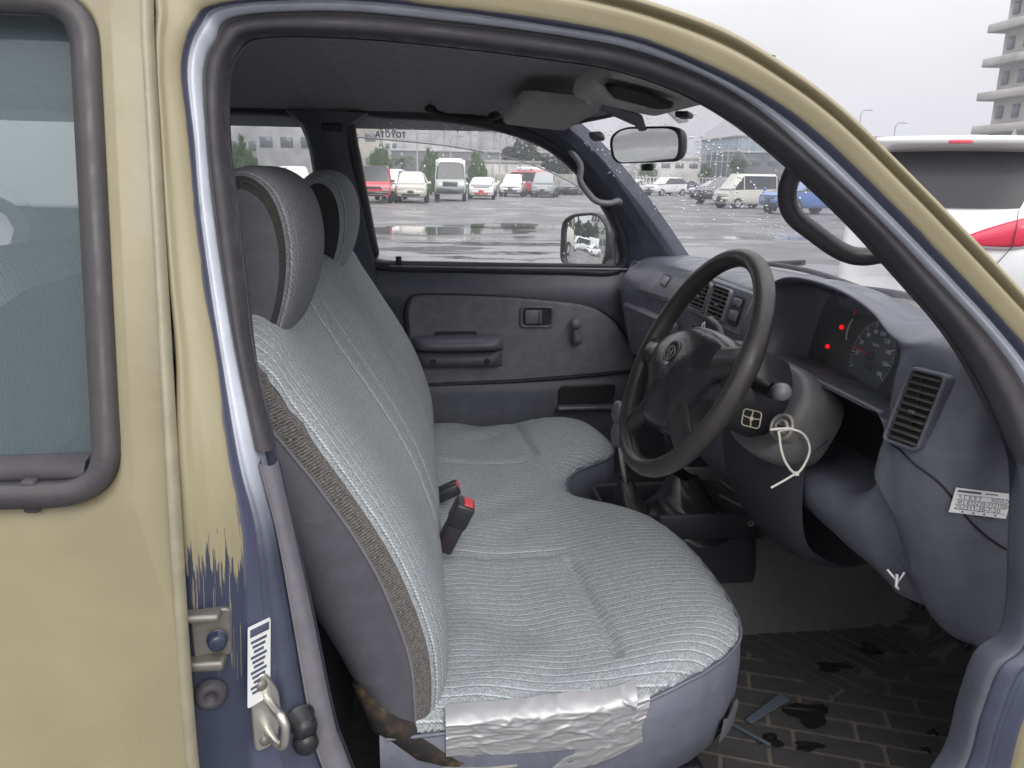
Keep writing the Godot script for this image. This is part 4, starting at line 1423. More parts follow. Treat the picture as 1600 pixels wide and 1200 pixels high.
func bench_seat() -> void:
	var z0 := -0.648
	var z1 := 0.602
	# rim, walked round front and both ends, for the distance to the edge and the skirt
	var rim := []
	for i in 20: rim.append(Vector2(lerpf(-0.06, 0.28, i / 19.0), z0))
	for i in 200:
		var tz := i / 199.0
		if tz > 0.5: tz = 0.5 + 0.5 * (1.0 - pow(1.0 - (tz - 0.5) * 2.0, 1.9))
		var z := lerpf(z0, 0.590, tz)
		rim.append(Vector2(seat_front(z), z))
	for i in 30: 
		var t := i / 29.0
		rim.append(Vector2(lerpf(0.20, -0.06, t), lerpf(0.590, 0.618, sin(t * PI / 2))))
	var rows := []
	var nz := 170
	var nx := 90
	for i in nz:
		var tz := i / float(nz - 1)
		if tz > 0.5: tz = 0.5 + 0.5 * (1.0 - pow(1.0 - (tz - 0.5) * 2.0, 1.9))
		var row := PackedVector3Array()
		for k in nx:
			var t := 1.0 - pow(1.0 - k / float(nx - 1), 1.5)
			# far end z0, near end follows the slanted rim
			var z := lerpf(z0, 0.59, tz)
			var xf: float = seat_front(z)
			var x := lerpf(-0.06, xf, t)
			z = lerpf(z0, 0.590 + 0.028 * (1.0 - clampf(x / 0.2, 0.0, 1.0)), tz)
			var d := 9.0
			var p := Vector2(x, z)
			for q in range(0, rim.size() - 1, 1):
				var dd: float = p.distance_squared_to(rim[q])
				if dd < d: d = dd
			d = sqrt(d)
			var y := seat_top(x, z)
			var r := 0.055
			if d < r:
				var e := 1.0 - d / r
				y -= 0.034 * (1.0 - sqrt(maxf(0.0, 1.0 - e * e * 0.96)))
			y -= 0.012 * exp(-d / 0.05)
			row.append(Vector3(x, y, z))
		rows.append(row)
	var st := begin()
	var sc := 1.0 / 0.112
	grid(st, rows, false, true, func(_i, _j, p): return Vector2(p.x * sc + 0.02 * sin(p.z * 17.0), p.z * sc + 0.010 * sin(p.x * 23.0 + p.z * 9.0)))
	var seat := put(st, "bench_seat", M.fabric, truck, "pale grey woven cloth bench seat cushion", true)
	# skirt of blue-grey vinyl below the rim
	var sk := []
	for q in [[-0.010, -0.004], [0.003, 0.006], [0.006, 0.05], [0.004, 0.10], [-0.006, 0.16], [-0.035, 0.185]]:
		var row := PackedVector3Array()
		for i in rim.size():
			var a: Vector2 = rim[maxi(i - 2, 0)]
			var b: Vector2 = rim[mini(i + 2, rim.size() - 1)]
			var n := (b - a).normalized().orthogonal()
			var y := seat_top(rim[i].x, rim[i].y) - 0.036
			var p: Vector2 = rim[i] + n * q[0] * -1.0 * -1.0
			row.append(Vector3(p.x, y - q[1] + 0.003, p.y))
		sk.append(row)
	st = begin()
	grid(st, sk)
	put(st, "seat_skirt", M.vinyl, seat, "blue-grey vinyl seat side")
	st = begin()
	var pipe := []
	for i in range(0, rim.size(), 2): pipe.append(sk[1][i] + Vector3(0, 0.002, 0))
	tube(st, pipe, 0.0028, 6)
	put(st, "seat_piping", M.vinyl, seat)
	# silver tape over the torn near edge, crumpled, in two layers
	var f := FastNoiseLite.new()
	f.seed = 5; f.frequency = 8.0; f.fractal_octaves = 2
	var fr := FastNoiseLite.new()
	fr.seed = 8; fr.frequency = 9.0; fr.noise_type = FastNoiseLite.TYPE_CELLULAR; fr.cellular_return_type = FastNoiseLite.RETURN_DISTANCE2_SUB
	for layer in 2:
		var tr := []
		var nlen := 120
		var nh := 44
		for k in nh:
			var v := k / float(nh - 1)
			var row := PackedVector3Array()
			for i in nlen:
				var u := i / float(nlen - 1)
				var x := lerpf(0.035 if layer == 0 else 0.025, 0.305 - 0.02 * layer + 0.010 * f.get_noise_2d(v * 0.08, 3.0), u)
				var zr := 0.590 + 0.028 * (1.0 - clampf(x / 0.2, 0.0, 1.0))
				if x > 0.2: zr = 0.590 - pow((x - 0.2) / 0.145, 2.0) * 0.022
				var topy := seat_top(x, zr) - 0.030
				var q1 := absf(f.get_noise_2d(x * 0.9 + v * 0.10 + 7.0 * layer, v * 0.16 - x * 0.5))
				var q2 := absf(f.get_noise_2d(x * 0.7 - v * 0.22 + 3.0, v * 0.20 + x * 0.9 + 5.0 * layer))
				var q3 := absf(f.get_noise_2d(x * 2.6 + 11.0, v * 0.5 + 2.0 * layer))
				var up := 0.35 + 0.65 * (1.0 - v)
				var crumple := up * (0.014 * (0.16 - minf(q1, 0.16)) + 0.010 * (0.14 - minf(q2, 0.14))) - 0.0015 * q3 * up - 0.003
				var hgt := lerpf(0.125, 0.070, u)
				var y := topy + 0.012 - (0.010 + hgt * v) if layer == 0 else topy + 0.016 - 0.055 * v - 0.02 * u * v
				var z := zr + 0.0085 + 0.0025 * layer + crumple
				if v < 0.18:
					var e := 1.0 - v / 0.18
					z -= 0.026 * e * e
					y += 0.004 * e
				row.append(Vector3(x, y, z))
			tr.append(row)
		st = begin()
		grid(st, tr, false, true)
		put(st, "tape_patch", M.duct_tape, seat, "crumpled silver tape patch over the torn seat edge")
	# small lighter vinyl repair near the front
	st = begin()
	var pr := []
	for i in 8:
		var z := lerpf(0.46, 0.515, i / 7.0)
		var x := seat_front(z)
		pr.append([Vector3(x + 0.010, 0.665 - 0.01 * sin(i * 1.3), z + 0.006), Vector3(x + 0.006, 0.615, z + 0.004), Vector3(x - 0.01, 0.590, z)])
	grid(st, pr)
	put(st, "vinyl_patch", M.vinyl_pale, seat)
	# metal frame, hinge and dark space below
	st = begin()
	rbox(st, Vector3(0.20, 0.575, -0.02), Vector3(0.44, 0.03, 1.12), 0.01)
	rbox(st, Vector3(0.12, 0.53, 0.53), Vector3(0.50, 0.03, 0.03), 0.006)
	put(st, "seat_frame", M.black, truck)
	st = begin()
	tube(st, [Vector3(-0.075, 0.82, 0.585), Vector3(-0.05, 0.765, 0.600), Vector3(-0.005, 0.725, 0.605), Vector3(0.04, 0.70, 0.60), Vector3(0.11, 0.688, 0.59)], [0.022, 0.024, 0.022, 0.02, 0.015], 10, false, 0)
	rbox(st, Vector3(-0.025, 0.735, 0.596), Vector3(0.07, 0.045, 0.012), 0.004, Basis(Vector3(0, 0, 1), -0.6))
	put(st, "recliner_hinge", M.rust, truck, "rusty black recliner hinge")
	st = begin()
	tube(st, [Vector3(0.02, 0.695, 0.618), Vector3(0.08, 0.684, 0.612), Vector3(0.12, 0.680, 0.605)], 0.006, 8)
	lathe(st, [[0.0, 0.008], [0.008, 0.006], [0.010, 0.0]], aim(Vector3(0.085, 0.664, 0.612), Vector3(0, 0, 1)), 14)
	put(st, "recliner_lever", M.dull_steel, truck)

func back_x(y: float) -> float:   # front of the backrest
	return tab(y, [[0.70, 0.02], [0.76, 0.030], [0.80, 0.033], [0.86, 0.030], [0.93, 0.012], [1.0, -0.015], [1.08, -0.058], [1.17, -0.112], [1.23, -0.150], [1.26, -0.175]])

func backrest() -> void:
	var zn := 0.600
	var zfar := -0.645
	var rows := []
	var nz := 150
	var n := 70
	for i in nz:
		var t := i / float(nz - 1)
		var z := lerpf(zfar, zn, t)
		# height of the shoulder: level between the headrests, falling away at both ends
		var ed := minf(z - zfar, zn - z)
		var fall := 0.0
		if ed < 0.10:
			var e := 1.0 - ed / 0.10
			fall = 1.0 - sqrt(1.0 - e * e * 0.98)
		var top := 1.285 - 0.055 * fall + 0.012 * exp(-pow(z / 0.12, 2.0))
		var row := []
		var ctrl := []
		for k in 12:
			var y := lerpf(0.745, top - 0.055, k / 11.0)
			var x := back_x(y)
			# long seams and a hollow for each sitter
			var hol := 0.0
			for c in [0.33, -0.36]:
				hol += exp(-pow((z - c) / 0.13, 2.0))
			x -= 0.012 * hol * smoothstep(0.78, 0.95, y)
			x += 0.018 * exp(-pow(z / 0.10, 2.0)) * smoothstep(1.0, 1.2, y)
			for c in [0.17, -0.17, -0.235, 0.235]:
				x -= 0.006 * exp(-pow((z - c) / 0.006, 2.0))
			for c in [-0.50, -0.44, 0.10, -0.10]:
				x -= 0.003 * exp(-pow((z - c) / 0.004, 2.0))
			x -= 0.030 * fall
			ctrl.append(Vector3(x, y, z))
		var xl: float = ctrl[-1].x
		ctrl.append(Vector3(xl - 0.020, top - 0.020, z))
		ctrl.append(Vector3(xl - 0.050, top, z))
		ctrl.append(Vector3(xl - 0.090, top - 0.018, z))
		ctrl.append(Vector3(xl - 0.105, top - 0.08, z))
		rows.append(cr(ctrl, n))
	var st := begin()
	var sc := 1.0 / 0.112
	grid(st, rows, false, true, func(_i, _j, p): return Vector2((p.y - p.x * 0.6) * sc, p.z * sc), true)
	var back := put(st, "seat_backrest", M.fabric, truck, "pale grey woven cloth backrest of the bench", true)
	# brown herringbone border along the near edge
	st = begin()
	var br := []
	var nb := 80
	var front := []
	var rear := []
	for i in nb:
		var y := lerpf(0.745, 1.262, i / float(nb - 1))
		var x := back_x(y) - 0.026
		front.append(Vector3(x, y, zn))
		var wd := tab(y, [[0.745, 0.018], [0.80, 0.022], [0.9, 0.025], [1.05, 0.026], [1.15, 0.030], [1.22, 0.040], [1.262, 0.05]])
		var row := []
		row.append(Vector3(x + 0.012, y, zn - 0.030))
		row.append(Vector3(x + 0.004, y, zn - 0.008))
		row.append(Vector3(x - 0.004, y, zn + 0.003))
		row.append(Vector3(x - wd, y - 0.004, zn + 0.007))
		rear.append(row[3])
		br.append(cr(row, 10))
	grid(st, br, false, true, func(_i, j, p): return Vector2(j * 0.06, p.y * 13.0))
	put(st, "backrest_border", M.fabric_edge, back, "brown and white herringbone border of the backrest", true)
	# dark vinyl side
	st = begin()
	var sr := []
	for i in nb:
		var p: Vector3 = rear[i]
		var y := p.y
		var xr := tab(y, [[0.745, -0.035], [0.773, -0.066], [0.83, -0.104], [0.93, -0.15], [1.04, -0.185], [1.14, -0.22], [1.26, -0.275]])
		var row := []
		for k in 9:
			var t := k / 8.0
			row.append(Vector3(lerpf(p.x, xr, t), y - 0.004 * t, zn + 0.007 + 0.012 * sin(t * PI * 0.6) - 0.05 * pow(t, 6.0)))
		sr.append(row)
	grid(st, sr)
	put(st, "backrest_side", M.vinyl_dark, back, "dark grey vinyl side of the backrest")
	st = begin()
	tube(st, rear, 0.0022, 6)
	tube(st, [sr[0][0], sr[0][2], sr[0][5], sr[0][8]], 0.0028, 6)
	put(st, "side_seam", M.fleece, back)
	st = begin()
	grid(st, [[sr[0][0], sr[0][4], sr[0][8]], [sr[0][0] + Vector3(0.0, -0.03, -0.02), sr[0][4] + Vector3(0.01, -0.035, -0.02), sr[0][8] + Vector3(0.02, -0.01, -0.03)]])
	put(st, "hanging_flap", M.vinyl_dark, back)
	# back face of the seat, so that light does not leak
	st = begin()
	grid(st, [[Vector3(-0.28, 1.27, zfar), Vector3(-0.28, 1.27, zn)], [Vector3(-0.16, 0.8, zfar), Vector3(-0.16, 0.8, zn)], [Vector3(-0.12, 0.6, zfar), Vector3(-0.12, 0.6, zn)]])
	put(st, "backrest_rear", M.vinyl_dark, back)
	# headrests grown out of the shoulder
	for s in 2:
		headrest(0.365 if s == 0 else -0.385, s)

func headrest(zc: float, which: int) -> void:
	var hw := 0.140
	# outline in x, y of the middle, front edge then over the top to the rear
	var fr := [Vector2(-0.205, 1.205), Vector2(-0.172, 1.245), Vector2(-0.150, 1.295), Vector2(-0.139, 1.35), Vector2(-0.143, 1.40), Vector2(-0.160, 1.438), Vector2(-0.190, 1.458), Vector2(-0.220, 1.456), Vector2(-0.246, 1.436), Vector2(-0.258, 1.39), Vector2(-0.262, 1.32), Vector2(-0.262, 1.22)]
	var rows := []
	var nz := 41
	for i in nz:
		var t := i / float(nz - 1) * 2.0 - 1.0
		var at := absf(t)
		var z := zc + hw * (t * 0.5 + 0.5 * sin(t * PI / 2))
		var sq := sqrt(maxf(0.0, 1.0 - pow(at, 3.2)))
		var c := Vector2(-0.212, 1.33)
		var row := []
		for q in fr:
			var p: Vector2 = q
			var k := 0.72 + 0.28 * sq
			var pp := Vector2(c.x + (p.x - c.x) * k, c.y + (p.y - c.y) * (0.90 + 0.10 * sq))
			row.append(Vector3(pp.x, pp.y, z))
		rows.append(cr(row, 54))
	var st := begin()
	grid(st, rows, false, true, func(i, j, _p): return Vector2(j * 0.075, i * 0.068), true)
	var hr := put(st, "headrest", M.headrest_cloth if which == 0 else M.headrest_light, truck, "charcoal cloth headrest on the driver's side" if which == 0 else "lighter grey headrest on the passenger's side", true)
	# dark vinyl cheek on the near side with a stitched border
	var last: PackedVector3Array = rows[nz - 1]
	var cen := Vector3(-0.218, 1.32, last[0].z + 0.006)
	st = begin()
	var ck := []
	for q in [[1.0, 0.0], [0.95, 0.006], [0.88, 0.009], [0.5, 0.010], [0.0, 0.011]]:
		var row := PackedVector3Array()
		for p in last:
			var v: Vector3 = cen.lerp(p, q[0])
			v.z = last[0].z + q[1]
			row.append(v)
		ck.append(row)
	grid(st, [ck[2], ck[3], ck[4]])
	put(st, "headrest_side", M.vinyl_dark if which == 0 else M.vinyl_black, hr)
	st = begin()
	grid(st, [ck[0], ck[1], ck[2]], false, true, func(i, _j, p): return Vector2(i * 0.2, (p.y + p.x * 0.5) * 13.0))
	put(st, "headrest_border", M.headrest_edge if which == 0 else M.headrest_light, hr, "", true)
	st = begin()
	var row2 := []
	for q in [0.0, 0.0]:
		row2.append(q)
	grid(st, [rows[0], [] if false else _fan(rows[0], Vector3(-0.218, 1.32, rows[0][0].z))])
	put(st, "headrest_far_side", M.vinyl_dark, hr)

func _fan(r: PackedVector3Array, c: Vector3) -> PackedVector3Array:
	var o := PackedVector3Array()
	for p in r: o.append(c)
	return o

func buckles() -> void:
	# belt buckle rising between cushion and backrest, and a second one farther off
	var b := Basis(Vector3(0, 0, 1), -0.42) * Basis(Vector3(1, 0, 0), 0.12)
	var c := Vector3(0.058, 0.868, 0.235)
	var st := begin()
	rbox(st, c + b * Vector3(0, -0.028, 0), Vector3(0.030, 0.062, 0.034), 0.005, b)
	var bk := put(st, "belt_buckle", M.handle_black, truck, "black seat belt buckle with a red button, nearest the door")
	st = begin()
	rbox(st, c + b * Vector3(0.0, 0.020, 0), Vector3(0.034, 0.046, 0.040), 0.005, b)
	put(st, "buckle_head", M.plastic_dark, bk)
	st = begin()
	rbox(st, c + b * Vector3(0.004, 0.0425, 0), Vector3(0.018, 0.006, 0.027), 0.002, b)
	put(st, "buckle_button", M.red_plastic, bk)
	var b2 := Basis(Vector3(0, 0, 1), -1.15)
	c = Vector3(0.052, 0.818, -0.02)
	st = begin()
	rbox(st, c, Vector3(0.026, 0.05, 0.034), 0.005, b2)
	bk = put(st, "belt_buckle", M.plastic_dark, truck, "black seat belt buckle lying farther back on the bench")
	st = begin()
	rbox(st, c + b2 * Vector3(-0.004, 0.0235, 0), Vector3(0.014, 0.006, 0.025), 0.002, b2)
	put(st, "buckle_button", M.red_plastic, bk)

# ---------------------------------------------------------------- dashboard
func dashboard() -> void:
	# cross sections along z: windscreen foot, top, lip, face ... knee edge, underside
	var S := [
		[-0.665, [[0.70, 1.24], [0.68, 1.236], [0.665, 1.23], [0.645, 1.21], [0.632, 1.185], [0.626, 1.16], [0.628, 1.12], [0.635, 1.09], [0.65, 1.04], [0.68, 0.97], [0.72, 0.92], [0.80, 0.88]]],
		[-0.645, [[0.72, 1.246], [0.68, 1.243], [0.64, 1.237], [0.605, 1.22], [0.584, 1.195], [0.574, 1.165], [0.575, 1.12], [0.582, 1.09], [0.60, 1.04], [0.64, 0.97], [0.69, 0.92], [0.78, 0.88]]],
		[-0.60, [[0.745, 1.248], [0.69, 1.246], [0.635, 1.240], [0.598, 1.222], [0.574, 1.195], [0.564, 1.165], [0.566, 1.12], [0.573, 1.09], [0.59, 1.04], [0.63, 0.97], [0.68, 0.92], [0.78, 0.88]]],
		[-0.45, [[0.80, 1.250], [0.72, 1.252], [0.648, 1.248], [0.612, 1.232], [0.592, 1.205], [0.580, 1.170], [0.580, 1.12], [0.588, 1.09], [0.605, 1.04], [0.63, 0.97], [0.68, 0.92], [0.78, 0.88]]],
		[-0.28, [[0.832, 1.250], [0.74, 1.254], [0.668, 1.252], [0.630, 1.240], [0.607, 1.212], [0.594, 1.175], [0.590, 1.12], [0.597, 1.09], [0.61, 1.04], [0.63, 0.97], [0.68, 0.92], [0.78, 0.88]]],
		[-0.19, [[0.848, 1.250], [0.75, 1.256], [0.675, 1.258], [0.642, 1.252], [0.626, 1.235], [0.615, 1.19], [0.606, 1.13], [0.604, 1.09], [0.606, 1.02], [0.61, 0.94], [0.64, 0.86], [0.76, 0.84]]],
		[0.06, [[0.862, 1.250], [0.76, 1.258], [0.68, 1.260], [0.648, 1.254], [0.632, 1.240], [0.618, 1.19], [0.607, 1.13], [0.604, 1.09], [0.606, 1.02], [0.61, 0.94], [0.64, 0.86], [0.76, 0.84]]],
		[0.120, [[0.856, 1.250], [0.76, 1.260], [0.668, 1.263], [0.646, 1.258], [0.634, 1.245], [0.626, 1.19], [0.618, 1.140], [0.616, 1.12], [0.612, 1.06], [0.61, 0.98], [0.65, 0.90], [0.76, 0.86]]],
		[0.138, [[0.855, 1.250], [0.75, 1.265], [0.650, 1.270], [0.640, 1.264], [0.665, 1.255], [0.690, 1.19], [0.640, 1.140], [0.618, 1.13], [0.612, 1.06], [0.61, 0.98], [0.65, 0.90], [0.76, 0.86]]],
		[0.155, [[0.852, 1.250], [0.74, 1.262], [0.640, 1.275], [0.638, 1.268], [0.715, 1.262], [0.745, 1.14], [0.650, 1.137], [0.618, 1.143], [0.70, 1.11], [0.70, 1.02], [0.612, 0.98], [0.63, 0.92], [0.76, 0.87]]],
		[0.22, [[0.842, 1.250], [0.74, 1.270], [0.632, 1.293], [0.633, 1.284], [0.715, 1.276], [0.745, 1.13], [0.650, 1.138], [0.622, 1.145], [0.760, 1.12], [0.775, 1.01], [0.612, 0.98], [0.63, 0.92], [0.76, 0.88]]],
		[0.33, [[0.818, 1.250], [0.73, 1.273], [0.628, 1.300], [0.630, 1.290], [0.715, 1.280], [0.745, 1.13], [0.652, 1.135], [0.625, 1.143], [0.760, 1.12], [0.775, 1.01], [0.614, 0.995], [0.627, 0.93], [0.74, 0.88]]],
		[0.43, [[0.785, 1.252], [0.71, 1.270], [0.629, 1.291], [0.632, 1.281], [0.712, 1.270], [0.742, 1.13], [0.654, 1.133], [0.628, 1.143], [0.750, 1.12], [0.765, 1.02], [0.618, 1.000], [0.628, 0.93], [0.72, 0.87]]],
		[0.485, [[0.765, 1.252], [0.70, 1.264], [0.630, 1.276], [0.634, 1.266], [0.705, 1.252], [0.735, 1.13], [0.655, 1.132], [0.630, 1.142], [0.750, 1.12], [0.765, 1.02], [0.625, 1.005], [0.632, 0.93], [0.70, 0.87]]],
		[0.522, [[0.745, 1.255], [0.70, 1.268], [0.632, 1.257], [0.636, 1.245], [0.690, 1.222], [0.700, 1.15], [0.650, 1.137], [0.630, 1.142], [0.735, 1.12], [0.735, 1.07], [0.632, 1.03], [0.636, 0.95], [0.70, 0.86]]],
		[0.540, [[0.735, 1.256], [0.70, 1.266], [0.640, 1.250], [0.634, 1.236], [0.634, 1.21], [0.633, 1.165], [0.630, 1.142], [0.628, 1.12], [0.629, 1.095], [0.630, 1.075], [0.633, 1.055], [0.645, 0.97], [0.71, 0.86]]],
		[0.58, [[0.715, 1.26], [0.69, 1.265], [0.655, 1.258], [0.640, 1.240], [0.636, 1.21], [0.632, 1.165], [0.626, 1.130], [0.622, 1.11], [0.622, 1.075], [0.63, 1.03], [0.66, 0.96], [0.72, 0.85]]],
		[0.625, [[0.70, 1.262], [0.69, 1.262], [0.672, 1.252], [0.660, 1.235], [0.655, 1.21], [0.650, 1.165], [0.644, 1.130], [0.641, 1.11], [0.643, 1.075], [0.655, 1.03], [0.69, 0.95], [0.75, 0.84]]],
		[0.648, [[0.695, 1.258], [0.692, 1.256], [0.690, 1.246], [0.688, 1.228], [0.684, 1.20], [0.680, 1.165], [0.676, 1.130], [0.674, 1.11], [0.678, 1.07], [0.69, 1.02], [0.725, 0.94], [0.78, 0.83]]],
		[0.660, [[0.74, 1.24], [0.74, 1.235], [0.74, 1.228], [0.738, 1.21], [0.736, 1.19], [0.734, 1.16], [0.732, 1.130], [0.732, 1.11], [0.736, 1.07], [0.745, 1.01], [0.775, 0.92], [0.82, 0.81]]],
		[0.664, [[0.98, 1.22], [0.98, 1.215], [0.98, 1.21], [0.98, 1.20], [0.98, 1.18], [0.98, 1.15], [0.98, 1.12], [0.98, 1.10], [0.98, 1.05], [0.98, 0.98], [0.98, 0.88], [0.98, 0.75]]]]
	var fine := []
	var m := S.size()
	for s in S:
		var row := []
		for p in s[1]: row.append(Vector3(p[0], p[1], s[0]))
		if row.size() == 12: row.append(Vector3(row[11].x + 0.06, row[11].y - 0.01, s[0]))
		# knots doubled softly: resample each section on its own
		fine.append(cr(row, 67))
	var rows := []
	for i in m - 1:
		var steps: int = 3 if S[i + 1][0] - S[i][0] < 0.03 else 8
		for k in steps:
			var t := k / float(steps)
			var row := PackedVector3Array()
			for j in 67:
				var a: Vector3 = fine[i][j]
				var q: Vector3 = a.lerp(fine[i + 1][j], t)
				if steps == 8:
					var p0: Vector3 = fine[maxi(i - 1, 0)][j]
					var p3: Vector3 = fine[mini(i + 2, m - 1)][j]
					var h0: float = S[i + 1][0] - S[i][0]
					var hm: float = maxf(S[i][0] - S[maxi(i - 1, 0)][0], 0.001)
					var hp: float = maxf(S[mini(i + 2, m - 1)][0] - S[i + 1][0], 0.001)
					var b: Vector3 = fine[i + 1][j]
					var ma := ((a - p0) / hm * h0).lerp(b - a, 0.5) if i > 0 else b - a
					var mb := ((p3 - b) / hp * h0).lerp(b - a, 0.5) if i < m - 2 else b - a
					ma = ma.limit_length((b - a).length() * 2.0); mb = mb.limit_length((b - a).length() * 2.0)
					q = a * (2 * t * t * t - 3 * t * t + 1) + ma * (t * t * t - 2 * t * t + t) + b * (-2 * t * t * t + 3 * t * t) + mb * (t * t * t - t * t)
					q.z = lerpf(S[i][0], S[i + 1][0], t)
				row.append(q)
			rows.append(row)
	rows.append(fine[m - 1])
	var st := begin()
	grid(st, rows, false, true, null, true)
	var dash := put(st, "dashboard", M.plastic, truck, "blue-grey plastic dashboard")
	# seam down the driver's end of the dashboard
	st = begin()
	var seam := []
	for row in rows:
		var z: float = row[0].z
		if z < 0.542: continue
		var ty := tab(z, [[0.54, 1.118], [0.58, 1.112], [0.605, 1.102], [0.63, 1.085], [0.648, 1.05], [0.655, 1.01], [0.660, 0.965], [0.664, 0.88]])
		var best: Vector3 = row[30]
		for j in range(30, 67):
			if absf(row[j].y - ty) < absf(best.y - ty): best = row[j]
		seam.append(best + Vector3(-0.0004, 0, 0.0004))
	var thin := []
	for k in range(0, seam.size(), 4): thin.append(seam[k])
	tube(st, thin, 0.0014, 6, false, 60)
	put(st, "dash_seam", M.black, dash)
	st = begin()
	rbox(st, Vector3(0.748, 1.068, 0.345), Vector3(0.03, 0.125, 0.36), 0.01)  # black block added inside the pocket to stand for its shade
	put(st, "pocket_shade_block", M.black, dash)
	# light ridge of the hood round the instruments, black moulding under them
	st = begin()
	tube(st, [Vector3(0.624, 1.146, 0.155), Vector3(0.622, 1.1465, 0.25), Vector3(0.626, 1.1455, 0.40), Vector3(0.630, 1.1445, 0.525)], 0.003, 6, false, 30)
	put(st, "cluster_moulding", M.plastic_pale, dash)
	instruments(dash)
	right_vent(dash)
	centre_panel(dash)
	passenger_end(dash)
	# kick panel and pillar foot below the driver's end
	st = begin()
	var kp := []
	for i in 16:
		var t := i / 15.0
		var x := lerpf(0.80, 1.25, t)
		kp.append([Vector3(x, 0.95, 0.640), Vector3(x, 0.80, 0.638), Vector3(x, 0.62, 0.632), Vector3(x, 0.50, 0.62)])
	grid(st, kp)
	put(st, "knee_panel", M.plastic_low, truck)
	# bonnet release tag
	st = begin()
	tube(st, [Vector3(0.675, 0.905, 0.545), Vector3(0.665, 0.914, 0.560), Vector3(0.662, 0.900, 0.566), Vector3(0.673, 0.890, 0.556)], 0.0022, 6)
	tube(st, [Vector3(0.656, 0.918, 0.55), Vector3(0.668, 0.903, 0.560), Vector3(0.676, 0.918, 0.560)], 0.0018, 6)
	put(st, "release_tag", M.paper, truck, "small pale release tag under the dashboard")

func instruments(dash: Node3D) -> void:
	# black face with the round speed dial, warning lamps and a second small gauge
	var n := Vector3(-0.975, 0.21, 0.0)
	var xf := face(Vector3(0.722, 1.190, 0.34), n)     # local x runs to +z? (right of the driver), y up the face
	var st := begin()
	slab(st, round_poly([Vector2(-0.185, -0.058), Vector2(0.175, -0.058), Vector2(0.165, 0.035), Vector2(0.12, 0.074), Vector2(-0.1, 0.078), Vector2(-0.185, 0.06)], 0.02), -0.006, 0.0, xf)
	var cl := put(st, "instrument_panel", M.cluster_black, truck, "black instrument panel with a round speed dial")
	var dc := Vector2(0.006, -0.008)
	# dial sits on the near half
	var dx := xf * Transform3D(Basis(), Vector3(dc.x, dc.y, 0.0015))
	st = begin()
	var arc := []
	for k in 33:
		var a := lerpf(deg_to_rad(-52), deg_to_rad(222), k / 32.0)
		arc.append(Vector2(cos(a), sin(a)) * 0.058)
	slab(st, arc, 0.0, 0.002, dx)
	var dial := put(st, "speed_dial", M.dial, cl, "dark speed dial with white marks and a red needle")
	st = begin()
	for k in 37:
		var a := lerpf(deg_to_rad(212), deg_to_rad(-32), k / 36.0)
		var big := k % 4 == 0
		var d := Vector3(cos(a), sin(a), 0)
		var len := 0.010 if big else 0.005
		rbox(st, dx * (d * (0.056 - len / 2) + Vector3(0, 0, 0.0024)), Vector3(len, 0.0016 if big else 0.0009, 0.0006), 0.0002, dx.basis * Basis(Vector3(0, 0, 1), a), 1)
	put(st, "dial_mark", M.dial_white, cl)
	for k in 10:
		var a := lerpf(deg_to_rad(212), deg_to_rad(-32), k / 9.0)
		var p := Vector3(cos(a), sin(a), 0) * 0.040
		if k > 0:
			text("dial_number", str(k * 20), 0.0068, M.dial_white, dx * Transform3D(Basis(), p + Vector3(0, -0.001, 0.0024)), cl, 0.0004)
	text("dial_unit", "km/h", 0.005, M.dial_white, dx * Transform3D(Basis(), Vector3(0.002, 0.018, 0.0024)), cl, 0.0004)
	st = begin()
	rbox(st, dx * Vector3(0, -0.020, 0.0026), Vector3(0.026, 0.008, 0.001), 0.0003, dx.basis)
	put(st, "trip_counter", M.black, cl)
	st = begin()
	var na := deg_to_rad(176)
	tube(st, [dx * Vector3(0.0, 0.0, 0.006), dx * (Vector3(cos(na), sin(na), 0) * 0.052 + Vector3(0, 0, 0.006))], [0.0030, 0.0014], 6)
	put(st, "dial_needle", M.needle, cl)
	st = begin()
	lathe(st, [[0.0, 0.009], [0.006, 0.008], [0.007, 0.0]], aim(dx * Vector3(0, 0, 0.002), n), 14)
	put(st, "needle_cap", M.black, cl)
	for q in [[-0.105, 0.018], [-0.128, -0.022]]:
		st = begin()
		ball(st, xf * Vector3(q[0], q[1], 0.001), Vector3(0.0042, 0.0042, 0.0042), 10)
		put(st, "warning_lamp", M.red_glow, cl, "lit red warning lamp")
	st = begin()
	var ga := []
	for k in 12:
		var a := lerpf(deg_to_rad(150), deg_to_rad(215), k / 11.0)
		ga.append(xf * (Vector3(-0.050, 0.020, 0.002) + Vector3(cos(a), sin(a), 0) * 0.034))
	tube(st, ga, 0.0014, 5)
	put(st, "fuel_gauge", M.dial_white, cl)
	st = begin()
	tube(st, [xf * Vector3(-0.0795, 0.044, 0.003), xf * Vector3(-0.074, 0.055, 0.003)], 0.0018, 5)
	put(st, "gauge_needle", M.needle, cl)
	# clear cover
	st = begin()
	grid(st, [[xf * Vector3(-0.19, -0.060, 0.012), xf * Vector3(0.170, -0.060, 0.012)], [xf * Vector3(-0.19, 0.070, 0.055), xf * Vector3(0.170, 0.070, 0.055)]])
	put(st, "instrument_cover", M.clear_glass, cl)

